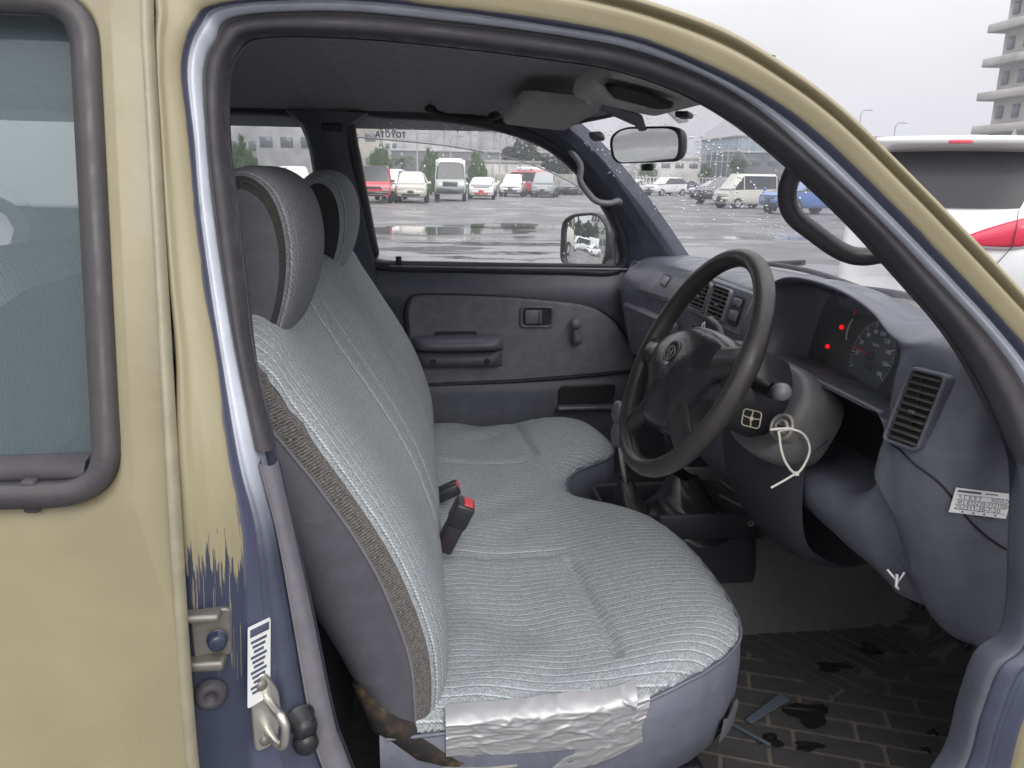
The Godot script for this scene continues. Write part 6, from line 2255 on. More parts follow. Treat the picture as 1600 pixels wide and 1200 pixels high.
func floor_mat() -> void:
	# rubber mat made of raised planks on a pale base
	var mat_o := thing("floor_mat", "black rubber floor mat of plank-shaped pads in the driver's footwell", "floor mat", Vector3(0.75, 0.49, 0.30))
	var b := mat_o.position
	var edge := []
	for p in crc([Vector3(0.30, 0, 0.60), Vector3(0.30, 0, 0.10), Vector3(0.52, 0, 0.075), Vector3(0.72, 0, 0.035), Vector3(0.86, 0, -0.02), Vector3(0.96, 0, -0.045), Vector3(1.0, 0, 0.02), Vector3(1.05, 0, 0.03), Vector3(1.12, 0, -0.02), Vector3(1.16, 0, 0.08), Vector3(1.14, 0, 0.24), Vector3(1.05, 0, 0.45), Vector3(0.86, 0, 0.60), Vector3(0.6, 0, 0.63)], 110):
		edge.append(Vector2(p.x, p.z))
	var lift := func(x: float) -> float: return 0.490 + 0.42 * smoothstep(1.02, 1.35, x)
	var st := begin()
	nextgroup(st, false)
	var base := PackedVector2Array(edge)
	var rows := [[], [], [], []]
	for p in edge:
		var y: float = lift.call(p.x)
		rows[0].append(Vector3(p.x, y - 0.006, p.y) - b)
		rows[1].append(Vector3(p.x, y + 0.012, p.y) - b)
		rows[2].append(Vector3(lerpf(p.x, 0.75, 0.03), lift.call(lerpf(p.x, 0.75, 0.03)) + 0.013, lerpf(p.y, 0.3, 0.03)) - b)
		rows[3].append(Vector3(lerpf(p.x, 0.75, 0.045), lift.call(lerpf(p.x, 0.75, 0.045)) + 0.004, lerpf(p.y, 0.3, 0.045)) - b)
	grid(st, rows, true, false)
	put(st, "mat_rim", M.mat_rubber, mat_o)
	# base sheet follows the floor in strips
	st = begin()
	var g := []
	for i in 30:
		var x := lerpf(0.30, 1.16, i / 29.0)
		g.append([])
		var zl := 9.0
		var zh := -9.0
		for k in 40:
			var z := lerpf(-0.06, 0.64, k / 39.0)
			if Geometry2D.is_point_in_polygon(Vector2(x, z), base):
				zl = minf(zl, z); zh = maxf(zh, z)
		if zl > zh:
			zl = 0.1; zh = 0.3
		for k in 8:
			g[i].append(Vector3(x, lift.call(x) + 0.0062, lerpf(zl, zh, k / 7.0)) - b)
	grid(st, g)
	put(st, "mat_base", M.mat_line, mat_o)
	# pads: long ribs in front, staggered planks behind
	var rng := RandomNumberGenerator.new()
	rng.seed = 9
	var inner := PackedVector2Array()
	for p in edge: inner.append(Vector2(lerpf(p.x, 0.75, 0.05), lerpf(p.y, 0.3, 0.05)))
	var pads := []
	# ribs run along d1 in the front zone
	var d1 := Vector2(0.55, 0.835).normalized()
	var e1 := Vector2(d1.y, -d1.x)
	var o1 := Vector2(0.62, 0.05)
	for k in 16:
		var w := 0.034
		var c0 := o1 + e1 * (k * w + 0.001) 
		pads.append([c0, c0 + e1 * (w - 0.0035), d1 * 0.0, d1 * (0.28 + 0.03 * (k % 3))])
	# planks
	var d2 := Vector2(0.93, 0.36).normalized()
	var e2 := Vector2(-d2.y, d2.x)
	for r in range(-6, 14):
		for c in range(-5, 9):
			var w := 0.050
			var l := 0.150
			var c0 := Vector2(0.50, 0.20) + e2 * (r * w) + d2 * (c * l + (0.075 if r % 2 == 0 else 0.0) + 0.02 * sin(r * 2.3))
			pads.append([c0, c0 + e2 * (w - 0.0045), d2 * 0.0, d2 * (l - 0.0045)])
	var zone := PackedVector2Array()   # front zone: the area of the ribs
	var fz := PackedVector2Array([o1 - d1 * 0.05 - e1 * 0.0, o1 + d1 * 0.285, o1 + d1 * 0.33 + e1 * 0.56, o1 - d1 * 0.2 + e1 * 0.7])
	var count := 0
	for q in range(pads.size()):
		var pd = pads[q]
		var poly := PackedVector2Array([pd[0] + pd[2], pd[0] + pd[3], pd[1] + pd[3], pd[1] + pd[2]])
		var parts: Array = [poly]
		if q >= 16:
			parts = Geometry2D.clip_polygons(poly, fz)
		var done := []
		for pp in parts:
			done.append_array(Geometry2D.intersect_polygons(pp, inner))
		for pp in done:
			if pp.size() < 3: continue
			var area := 0.0
			for i in pp.size(): area += pp[i].cross(pp[(i + 1) % pp.size()])
			if absf(area) < 0.0001: continue
			# shrink for the joint
			var sh := Geometry2D.offset_polygon(pp, -0.0012)
			for s2 in sh:
				if s2.size() < 3: continue
				st = begin()
				_pad(st, s2, lift, 0.009 + rng.randf() * 0.0012, b)
				put(st, "pad", M.mat_rubber, mat_o)
				count += 1
	# wet dark blotches and blue-white plastic strips lying on the mat
	for q in [[0.82, 0.20, 0.035, 0.016], [0.70, 0.33, 0.038, 0.034], [0.66, 0.41, 0.025, 0.012], [0.93, 0.15, 0.02, 0.022], [0.60, 0.39, 0.02, 0.018], [0.90, 0.40, 0.010, 0.008], [0.86, 0.44, 0.008, 0.008]]:
		st = begin()
		var c := Vector3(q[0], lift.call(q[0]) + 0.0114, q[1]) - b
		var bl := []
		for ring in 3:
			var row := []
			for k in 22:
				var a := TAU * k / 22.0
				var w := 1.0 + 0.22 * sin(a * 3.0 + q[0] * 40.0) + 0.12 * sin(a * 5.0 + q[1] * 30.0)
				row.append(c + Vector3(cos(a) * q[2] * w, 0, sin(a) * q[3] * w) * [1.0, 0.9, 0.0][ring] + Vector3(0, [0.0, 0.0012, 0.0015][ring], 0))
			bl.append(row)
		grid(st, bl, true)
		put(st, "water_blot", M.mat_water, mat_o)
	var strip := thing("plastic_strip", "flat blue-grey plastic strip lying across the floor mat", "plastic strip", Vector3(0.625, 0.503, 0.315))
	st = begin()
	slab(st, round_poly([Vector2(-0.055, -0.006), Vector2(0.06, -0.012), Vector2(0.062, 0.010), Vector2(-0.053, 0.007)], 0.004), 0.0, 0.003, Transform3D(Basis(Vector3(0.85, 0, -0.5), Vector3(0.5, 0, 0.85), Vector3(0, 1, 0)), Vector3.ZERO), 0.001)
	put(st, "strip_body", M.blue_film, strip)
	var s3 := thing("plastic_strip", "thin clear plastic sliver beside the blue strip on the mat", "plastic strip", Vector3(0.56, 0.503, 0.36))
	st = begin()
	rbox(st, Vector3.ZERO, Vector3(0.11, 0.003, 0.007), 0.001, Basis(Vector3.UP, -0.9))
	put(st, "strip_body", M.blue_film, s3)

func _pad(st: SurfaceTool, poly: PackedVector2Array, lift: Callable, h: float, b: Vector3) -> void:
	var inn := Geometry2D.offset_polygon(poly, -0.0012)
	var top := poly
	if inn.size() == 1 and inn[0].size() == poly.size():
		top = inn[0]
	nextgroup(st, false)
	var t := Geometry2D.triangulate_polygon(top)
	var tp3 := []
	for p in top: tp3.append(Vector3(p.x, lift.call(p.x) + h, p.y) - b)
	for k in range(0, t.size(), 3):
		var a: Vector3 = tp3[t[k]]
		var c: Vector3 = tp3[t[k + 1]]
		var d: Vector3 = tp3[t[k + 2]]
		if (c - a).cross(d - a).y < 0.0: tri(st, a, c, d)
		else: tri(st, a, d, c)
	var n := top.size()
	for i in n:
		var a: Vector3 = tp3[i]
		var c: Vector3 = tp3[(i + 1) % n]
		var a0 := Vector3(a.x, a.y - 0.008, a.z)
		var c0 := Vector3(c.x, c.y - 0.008, c.z)
		tri(st, a, c, c0)
		tri(st, a, c0, a0)

# ---------------------------------------------------------------- outside
func ground() -> void:
	var st := begin()
	# one sheet to the horizon
	nextgroup(st, false)
	var c := [Vector3(-2500, 0, -2500), Vector3(2500, 0, -2500), Vector3(2500, 0, 600), Vector3(-2500, 0, 600)]
	tri(st, c[0], c[1], c[2]); tri(st, c[0], c[2], c[3])
	tag(put(st, "asphalt_ground", M.asphalt), "wide wet grey asphalt yard under the parked cars", "", "", "structure")
	# standing water: irregular films, brighter where they mirror the sky
	var rng := RandomNumberGenerator.new()
	rng.seed = 21
	var k := 0
	for q in [[0.9, -20.6, 2.6, 1.7], [3.6, -22.0, 2.4, 1.2], [5.6, -21.0, 1.6, 0.8]]:
		st = begin()
		_blob(st, Vector3(q[0], 0.008, q[1]), q[2], q[3], rng)
		tag(put(st, "puddle"  if k == 0 else "puddle_%03d" % k, M.puddle_water), "", "", "", "structure")
		k += 1
	k = 0
	for q in [[1.6, -14.6, 3.2, 1.3], [0.5, -17.2, 3.4, 0.55], [2.6, -15.8, 2.2, 0.7], [3.8, -18.0, 1.6, 0.4], [0.2, -14.7, 1.5, 0.5], [1.9, -13.4, 2.6, 0.8], [-0.6, -18.6, 0.8, 0.25], [3.5, -12.2, 1.4, 0.6], [0.6, -12.3, 1.2, 0.6], [5.5, -16.0, 2.0, 0.5], [6.5, -11.0, 2.4, 0.8], [10.0, -13.0, 2.5, 0.7], [8.0, -18.0, 2.5, 0.5], [2.2, -9.8, 2.5, 0.9]]:
		st = begin()
		_blob(st, Vector3(q[0], 0.004, q[1]), q[2], q[3], rng)
		tag(put(st, "wet_patch" if k == 0 else "wet_patch_%03d" % k, M.wet_film), "", "", "", "structure")
		k += 1
	k = 0
	for q in [[12.5, -26.0, 0.1, 2.5, 0.5], [14.8, -21.5, 0.1, 2.2, 0.5], [9.5, -17.0, 0.08, 1.4, 0.9], [11.8, -14.0, 0.08, 2.4, 0.75]]:
		st = begin()
		rbox(st, Vector3(q[0], 0.006, q[1]), Vector3(q[2], 0.004, q[3]), 0.001, Basis(Vector3.UP, q[4]), 1)
		tag(put(st, "bay_line" if k == 0 else "bay_line_%03d" % k, M.line_paint), "", "", "", "structure")
		k += 1

func _blob(st: SurfaceTool, c: Vector3, rx: float, rz: float, rng: RandomNumberGenerator) -> void:
	var n := 90
	var ph := []
	for i in 12: ph.append(rng.randf() * TAU)
	var r0 := []
	var r1 := []
	for i in n:
		var a := TAU * i / n
		var w := 1.0
		for j in 12:
			w += 0.32 / (j + 1.5) * sin((j + 1) * a + ph[j])
		w = maxf(w, 0.25)
		r0.append(c)
		r1.append(c + Vector3(cos(a) * rx * w, 0, sin(a) * rz * w))
	grid(st, [r0, r1], true, false)

# a car made of cross sections: [x, floor, belt, roof, half width, half roof width]; front towards +x
func car(called: String, label: String, cat: String, body: Material, at: Vector3, yaw: float, S: Array, opt := {}) -> Node3D:
	var o := thing(called, label, cat, at, yaw, opt.get("group", "parked vehicles"))
	var rows := []
	for s in S:
		var y0: float = s[1]
		var yb: float = s[2]
		var yr: float = s[3]
		var w: float = s[4]
		var wr: float = s[5]
		var half := [Vector2(w - 0.10, y0), Vector2(w - 0.02, y0 + 0.12), Vector2(w, lerpf(y0, yb, 0.55)), Vector2(w - 0.03, yb), Vector2(wr, lerpf(yb, yr, 0.86)), Vector2(wr - 0.12, yr)]
		var row := PackedVector3Array()
		for p in half: row.append(Vector3(s[0], p.y, p.x))
		for i in 6: row.append(Vector3(s[0], half[5 - i].y, -half[5 - i].x))
		rows.append(row)
	var c0: int = opt.get("cabin", [2, 5])[0]      # sections between which the cabin stands
	var c1: int = opt.get("cabin", [2, 5])[1]
	var paint := begin()
	var glass := begin()
	for i in rows.size() - 1:
		for j in 12:
			var k := (j + 1) % 12
			var g := false
			if (j == 3 or j == 7) and i >= c0 and i <= c1: g = true
			if i == c1 and (j == 4 or j == 5 or j == 6): g = true
			if i == c0 and opt.get("rear_glass", true) and (j == 4 or j == 5 or j == 6): g = true
			var t := glass if g else paint
			t.set_smooth_group(-1 if g else 3)
			tri(t, rows[i][j], rows[i + 1][k], rows[i][k])
			tri(t, rows[i][j], rows[i + 1][j], rows[i + 1][k])
	for e in [0, rows.size() - 1]:
		paint.set_smooth_group(-1)
		for j in range(1, 11):
			tri(paint, rows[e][0], rows[e][j], rows[e][j + 1])
	put(paint, "body", body, o)
	put(glass, "window_glass", M.car_glass, o)
	# pillars over the glass
	var st := begin()
	for i in range(c0, c1 + 2):
		for q in [[3, 4], [8, 7]]:
			st = begin()
			tube(st, [rows[i][q[0]], rows[i][q[1]]], 0.035, 5)
			put(st, "pillar", M.car_black if opt.get("dark_pillars", false) else body, o)
	for q in [[3, 4, 5], [8, 7, 6]]:
		st = begin()
		tube(st, [rows[c1 + 1][q[0]], rows[c1][q[1]]], 0.03, 5)
		put(st, "front_pillar", M.car_black if opt.get("dark_pillars", false) else body, o)
	var f: Array = S[S.size() - 1]
	var r: Array = S[0]
	var fx: float = f[0]
	var fw: float = f[4]
	var hy: float = opt.get("lamp_y", lerpf(f[1], f[2], 0.72))
	var hh: float = opt.get("lamp_h", 0.15)
	for s in [-1.0, 1.0]:
		st = begin()
		rbox(st, Vector3(fx - 0.04, hy, s * (fw - 0.22)), Vector3(0.16, hh, 0.36), 0.04, Basis(Vector3.UP, -0.25 * s))
		put(st, "headlight", M.head_lamp, o)
		st = begin()
		rbox(st, Vector3(lerpf(S[c1 + 1][0], S[c1][0], 0.25), S[c1][2] + 0.08, s * (S[c1][4] + 0.10)), Vector3(0.10, 0.14, 0.20), 0.04)
		put(st, "wing_mirror", opt.get("mirror", body), o)
		st = begin()
		rbox(st, Vector3(r[0] + 0.02, lerpf(r[1], r[2], 0.75), s * (r[4] - 0.16)), Vector3(0.10, 0.28, 0.20), 0.03)
		put(st, "tail_light", M.tail_lamp, o)
	st = begin()
	rbox(st, Vector3(fx, hy + opt.get("grille_dy", -0.02), 0), Vector3(0.06, opt.get("grille_h", 0.14), fw * 1.0), 0.02)
	for k in 3:
		rbox(st, Vector3(fx + 0.02, hy + opt.get("grille_dy", -0.02) + (k - 1) * 0.05, 0), Vector3(0.05, 0.018, fw * 0.96), 0.006)
	put(st, "grille", opt.get("grille", M.car_black), o)
	st = begin()
	rbox(st, Vector3(fx + 0.02, f[1] + 0.20, 0), Vector3(0.16, opt.get("bumper_h", 0.16), fw * 1.85), 0.05)
	put(st, "bumper", opt.get("bumper", body), o)
	st = begin()
	rbox(st, Vector3(fx + 0.03, f[1] + 0.09, 0), Vector3(0.12, 0.12, fw * 1.3), 0.03)
	put(st, "lower_grille", opt.get("lower", M.car_black), o)
	st = begin()
	rbox(st, Vector3(fx + 0.105, f[1] + 0.22, 0), Vector3(0.02, 0.14, 0.33), 0.005)
	put(st, "number_plate", opt.get("plate", M.car_black), o)
	# wheels
	var wr2: float = opt.get("wheel", 0.31)
	var wx: Array = opt.get("axles", [S[0][0] + 0.75, fx - 0.78])
	for x in wx:
		for s in [-1.0, 1.0]:
			st = begin()
			var w: float = S[3][4]
			lathe(st, [[0.0, -0.02], [wr2 + 0.06, -0.02], [wr2 + 0.07, 0.004]], aim(Vector3(x, wr2 + 0.02, s * (w - 0.012)), Vector3(0, 0, s)), 22)
			put(st, "wheel_arch", M.car_black, o)
			st = begin()
			lathe(st, [[wr2 * 0.6, 0.0], [wr2 * 0.68, 0.03], [wr2 * 0.95, 0.03], [wr2, 0.0], [wr2, -0.18]], aim(Vector3(x, wr2, s * (w - 0.005)), Vector3(0, 0, s)), 22)
			var ty := put(st, "wheel", M.tyre, o)
			st = begin()
			lathe(st, [[0.0, 0.02], [wr2 * 0.2, 0.02], [wr2 * 0.3, 0.0], [wr2 * 0.55, 0.008], [wr2 * 0.66, 0.022]], aim(Vector3(x, wr2, s * (w - 0.005)), Vector3(0, 0, s)), 10)
			put(st, "rim", M.alloy, ty)
	return o

const SEDAN := [[-2.1, 0.32, 0.72, 0.78, 0.72, 0.62], [-1.95, 0.24, 0.92, 0.96, 0.82, 0.68], [-1.15, 0.20, 0.94, 1.0, 0.85, 0.70], [-0.55, 0.20, 0.93, 1.38, 0.86, 0.60], [0.15, 0.20, 0.92, 1.41, 0.86, 0.60], [0.95, 0.20, 0.90, 0.95, 0.86, 0.72], [1.8, 0.22, 0.78, 0.83, 0.82, 0.70], [2.1, 0.30, 0.66, 0.70, 0.70, 0.58]]
const SUV := [[-2.15, 0.40, 0.85, 0.95, 0.78, 0.66], [-2.05, 0.30, 1.05, 1.12, 0.86, 0.70], [-1.95, 0.28, 1.06, 1.35, 0.87, 0.66], [-1.45, 0.28, 1.05, 1.62, 0.88, 0.62], [0.15, 0.28, 1.02, 1.66, 0.88, 0.62], [0.95, 0.28, 1.0, 1.06, 0.88, 0.74], [1.85, 0.30, 0.92, 0.97, 0.85, 0.72], [2.12, 0.38, 0.80, 0.84, 0.74, 0.62]]
const MPV := [[-2.3, 0.34, 1.0, 1.15, 0.82, 0.72], [-2.25, 0.24, 1.10, 1.55, 0.88, 0.70], [-2.2, 0.22, 1.10, 1.70, 0.90, 0.70], [-1.9, 0.22, 1.08, 1.86, 0.91, 0.68], [0.8, 0.22, 1.02, 1.88, 0.91, 0.66], [1.75, 0.22, 1.0, 1.06, 0.90, 0.76], [2.2, 0.26, 0.88, 0.93, 0.86, 0.72], [2.35, 0.32, 0.76, 0.80, 0.76, 0.62]]
const KEI := [[-1.7, 0.34, 0.95, 1.10, 0.68, 0.60], [-1.66, 0.24, 1.02, 1.55, 0.73, 0.62], [-1.62, 0.22, 1.02, 1.70, 0.74, 0.63], [-1.4, 0.22, 1.02, 1.80, 0.74, 0.62], [0.75, 0.22, 0.98, 1.80, 0.74, 0.61], [1.35, 0.22, 0.96, 1.02, 0.73, 0.64], [1.62, 0.24, 0.88, 0.92, 0.71, 0.62], [1.7, 0.32, 0.72, 0.76, 0.66, 0.56]]
const VAN := [[-2.35, 0.40, 1.1, 1.3, 0.80, 0.74], [-2.3, 0.30, 1.18, 1.7, 0.84, 0.74], [-2.28, 0.28, 1.18, 1.9, 0.85, 0.74], [-2.1, 0.28, 1.16, 1.98, 0.85, 0.74], [1.45, 0.28, 1.10, 1.98, 0.85, 0.72], [2.15, 0.28, 1.08, 1.14, 0.85, 0.78], [2.3, 0.30, 0.95, 1.0, 0.83, 0.74], [2.38, 0.36, 0.80, 0.84, 0.78, 0.66]]
const TRUCK := [[-0.85, 0.55, 1.25, 1.8, 0.86, 0.80], [-0.8, 0.50, 1.28, 2.05, 0.88, 0.80], [-0.78, 0.48, 1.28, 2.12, 0.88, 0.80], [-0.5, 0.48, 1.28, 2.20, 0.89, 0.79], [0.45, 0.48, 1.25, 2.16, 0.89, 0.78], [0.85, 0.46, 1.20, 1.26, 0.89, 0.84], [0.98, 0.44, 1.05, 1.10, 0.88, 0.80], [1.02, 0.42, 0.85, 0.90, 0.86, 0.76]]

func truck_bed(o: Node3D, m: Material, tall: bool) -> void:
	var st := begin()
	if tall:
		rbox(st, Vector3(-2.4, 1.45, 0), Vector3(3.0, 1.9, 1.75), 0.05)
		put(st, "cargo_box", m, o)
	else:
		rbox(st, Vector3(-2.4, 0.95, 0), Vector3(3.0, 0.12, 1.75), 0.03)
		for s in [-0.86, 0.86]:
			rbox(st, Vector3(-2.4, 1.15, s), Vector3(3.0, 0.36, 0.05), 0.02)
		put(st, "load_bed", m, o)
	st = begin()
	rbox(st, Vector3(-2.0, 0.55, 0), Vector3(3.6, 0.18, 0.7), 0.03)
	put(st, "chassis", M.car_black, o)

func vehicles() -> void:
	# the row beyond the yard, facing this way, from left to right
	var o := car("parked_truck", "red cab-over truck at the left end of the far row", "truck", M.car_red, Vector3(-2.35, 0, -41.4), -90.0, TRUCK, {"bumper": M.car_black, "lower": M.car_black, "mirror": M.car_black, "axles": [-3.0, 0.15], "wheel": 0.34, "lamp_y": 0.78, "lamp_h": 0.13, "grille_dy": 0.14, "cabin": [2, 4], "rear_glass": false})
	o.scale = Vector3(0.95, 0.88, 1.08)
	truck_bed(o, M.car_red, false)
	car("parked_van", "white van half hidden behind the red cab-over truck", "van", M.car_white, Vector3(-1.6, 0, -47.5), -100.0, KEI, {})
	o = car("parked_suv", "beige off-roader with twin round lamps between red and grey-fronted trucks", "off-roader", M.car_beige, Vector3(-0.3, 0, -43.3), -92.0, SUV, {"bumper": M.car_beige, "bumper_h": 0.2, "wheel": 0.36, "lower": M.car_black, "grille": M.car_silver, "mirror": M.car_beige})
	var st := begin()
	for s in [-0.42, 0.42]:
		lathe(st, [[0.0, 0.05], [0.08, 0.04], [0.10, 0.0]], aim(Vector3(2.18, 0.74, s * 0.6), Vector3(1, 0, 0)), 14)
	put(st, "fog_lamp", M.head_lamp, o)
	st = begin()
	for s in [-0.55, 0.55]: tube(st, [Vector3(-1.5, 1.70, s), Vector3(0.1, 1.72, s)], 0.025, 6)
	put(st, "roof_rail", M.car_silver, o)
	o = car("parked_truck", "tall white-roofed truck with blue-grey front beside the beige off-roader", "truck", M.car_grey2, Vector3(1.95, 0, -46.2), -93.0, TRUCK, {"bumper": M.car_dark, "grille": M.car_dark, "grille_h": 0.26, "grille_dy": 0.20, "bumper_h": 0.30, "mirror": M.car_black, "axles": [-3.0, 0.15], "wheel": 0.38, "lamp_y": 0.80, "cabin": [2, 4], "rear_glass": false})
	o.scale = Vector3(1.0, 1.0, 1.02)
	st = begin()
	var rf := []
	for q in [[-0.8, 0.80, 2.20, 2.46], [-0.3, 0.78, 2.20, 2.48], [0.15, 0.70, 2.19, 2.40], [0.42, 0.62, 2.17, 2.24]]:
		rf.append([Vector3(q[0], q[2] - 0.02, q[1]), Vector3(q[0], lerpf(q[2], q[3], 0.7), q[1] - 0.03), Vector3(q[0], q[3], q[1] - 0.14), Vector3(q[0], q[3], -q[1] + 0.14), Vector3(q[0], lerpf(q[2], q[3], 0.7), -q[1] + 0.03), Vector3(q[0], q[2] - 0.02, -q[1])])
	grid(st, rf)
	put(st, "roof_fairing", M.car_white, o)
	truck_bed(o, M.car_white, true)
	o = car("parked_car", "white saloon with black bonnet and red plate under its nose", "car", M.car_white, Vector3(4.3, 0, -51.8), -96.0, SEDAN, {"plate": M.car_red, "lower": M.car_red})
	st = begin()
	grid(st, [[Vector3(0.98, 0.965, -0.6), Vector3(0.98, 0.965, 0.6)], [Vector3(1.8, 0.845, -0.58), Vector3(1.8, 0.845, 0.58)], [Vector3(2.05, 0.74, -0.48), Vector3(2.05, 0.74, 0.48)]])
	put(st, "bonnet", M.car_black, o, "black bonnet")
	o = car("parked_suv", "white crossover with dark lower grille beside the black-bonneted saloon", "crossover", M.car_white, Vector3(7.35, 0, -59.4), -103.0, SUV, {"lower": M.car_black, "dark_pillars": true, "grille": M.car_black, "grille_h": 0.07})
	car("parked_saloon", "white saloon roof showing behind the black-bonneted car", "car", M.car_white, Vector3(5.2, 0, -60.0), -95.0, SEDAN, {})
	o = car("parked_van", "red high-roofed van behind the white crossover", "van", M.car_red, Vector3(10.0, 0, -67.0), -60.0, VAN, {})
	st = begin()
	rbox(st, Vector3(-0.4, 2.12, 0), Vector3(2.6, 0.36, 1.2), 0.12)
	put(st, "roof_box", M.car_white, o)
	car("parked_mpv", "dark grey people carrier right of the white crossover", "people carrier", M.car_grey, Vector3(9.75, 0, -59.0), -104.0, MPV, {"grille_h": 0.24, "grille_dy": 0.0, "bumper": M.car_grey, "grille": M.car_silver})
	car("parked_car", "black low car at the right end of the far row", "car", M.car_dark, Vector3(13.4, 0, -67.5), -110.0, SEDAN, {})
	# seen through the windscreen
	car("parked_car", "leftmost white car seen through the windscreen", "car", M.car_white, Vector3(17.6, 0, -71.0), -125.0, SEDAN, {})
	o = car("parked_car", "white hatchback second from left through the windscreen", "car", M.car_white, Vector3(20.2, 0, -71.5), -135.0, SEDAN, {})
	car("parked_suv", "white crossover in front of the dark blue car through the windscreen", "crossover", M.car_white, Vector3(22.8, 0, -70.0), -150.0, SUV, {"dark_pillars": true})
	car("parked_car", "dark blue car between white cars through the windscreen", "car", M.car_navy, Vector3(28.2, 0, -80.0), -150.0, SEDAN, {})
	car("parked_car", "silver-white car behind the black crossover", "car", M.car_silver, Vector3(24.0, 0, -61.0), -165.0, SEDAN, {})
	o = car("parked_suv", "black crossover parked beside the pale boxy kei van", "crossover", M.car_dark, Vector3(19.3, 0, -46.8), -150.0, SUV, {"wheel": 0.36})
	o = car("parked_van", "pale boxy kei van with dark side windows beside the blue car", "van", M.car_cream, Vector3(17.7, 0, -39.7), 196.0, KEI, {"dark_pillars": false, "axles": [-1.05, 1.12], "wheel": 0.28})
	st = begin()
	tube(st, [Vector3(-1.2, 0.98, 0.735), Vector3(0.9, 0.95, 0.735)], 0.012, 5)
	put(st, "sliding_rail", M.car_black, o)
	car("parked_suv", "bright blue crossover beside the pale kei van", "crossover", M.car_blue, Vector3(17.9, 0, -33.4), 196.0, SUV, {"dark_pillars": true, "wheel": 0.34})
	car("parked_car", "white car low behind the driver's grab handle", "car", M.car_white, Vector3(18.3, 0, -27.2), 196.0, SEDAN, {})
	car("parked_van", "white high-roofed van behind the blue crossover", "van", M.car_white, Vector3(24.5, 0, -44.0), 185.0, VAN, {})
	# white vans through the far rear window
	car("parked_van", "white van seen through the far rear side window, left one", "van", M.car_white, Vector3(-12.0, 0, -58.5), -60.0, VAN, {})
	car("parked_van", "white van seen through the far rear side window, right one", "van", M.car_white, Vector3(-9.2, 0, -59.5), -70.0, VAN, {})
	o = car("parked_truck", "added pale grey box truck as even backing behind the tinted rear door window", "truck", M.car_cream, Vector3(-13.0, 0, -12.6), 180.0, TRUCK, {"axles": [-3.0, 0.15], "cabin": [2, 4], "rear_glass": false})  # added truck: pale even backing that brightens the view through the tinted glass
	o.scale = Vector3(2.1, 1.75, 1.1)
	truck_bed(o, M.car_grey2, true)
	# behind the truck: what the door mirror shows
	car("parked_van", "white minibus shown in the passenger's door mirror", "van", M.car_white, Vector3(-22.5, 0, -13.6), 40.0, VAN, {})
	o = car("parked_truck", "white box truck shown in the passenger's door mirror", "truck", M.car_white, Vector3(-27.0, 0, -14.6), 60.0, TRUCK, {"axles": [-3.0, 0.15]})
	truck_bed(o, M.car_white, true)
	car("parked_car", "white saloon shown in the passenger's door mirror", "car", M.car_white, Vector3(-22.0, 0, -10.0), 20.0, SEDAN, {})

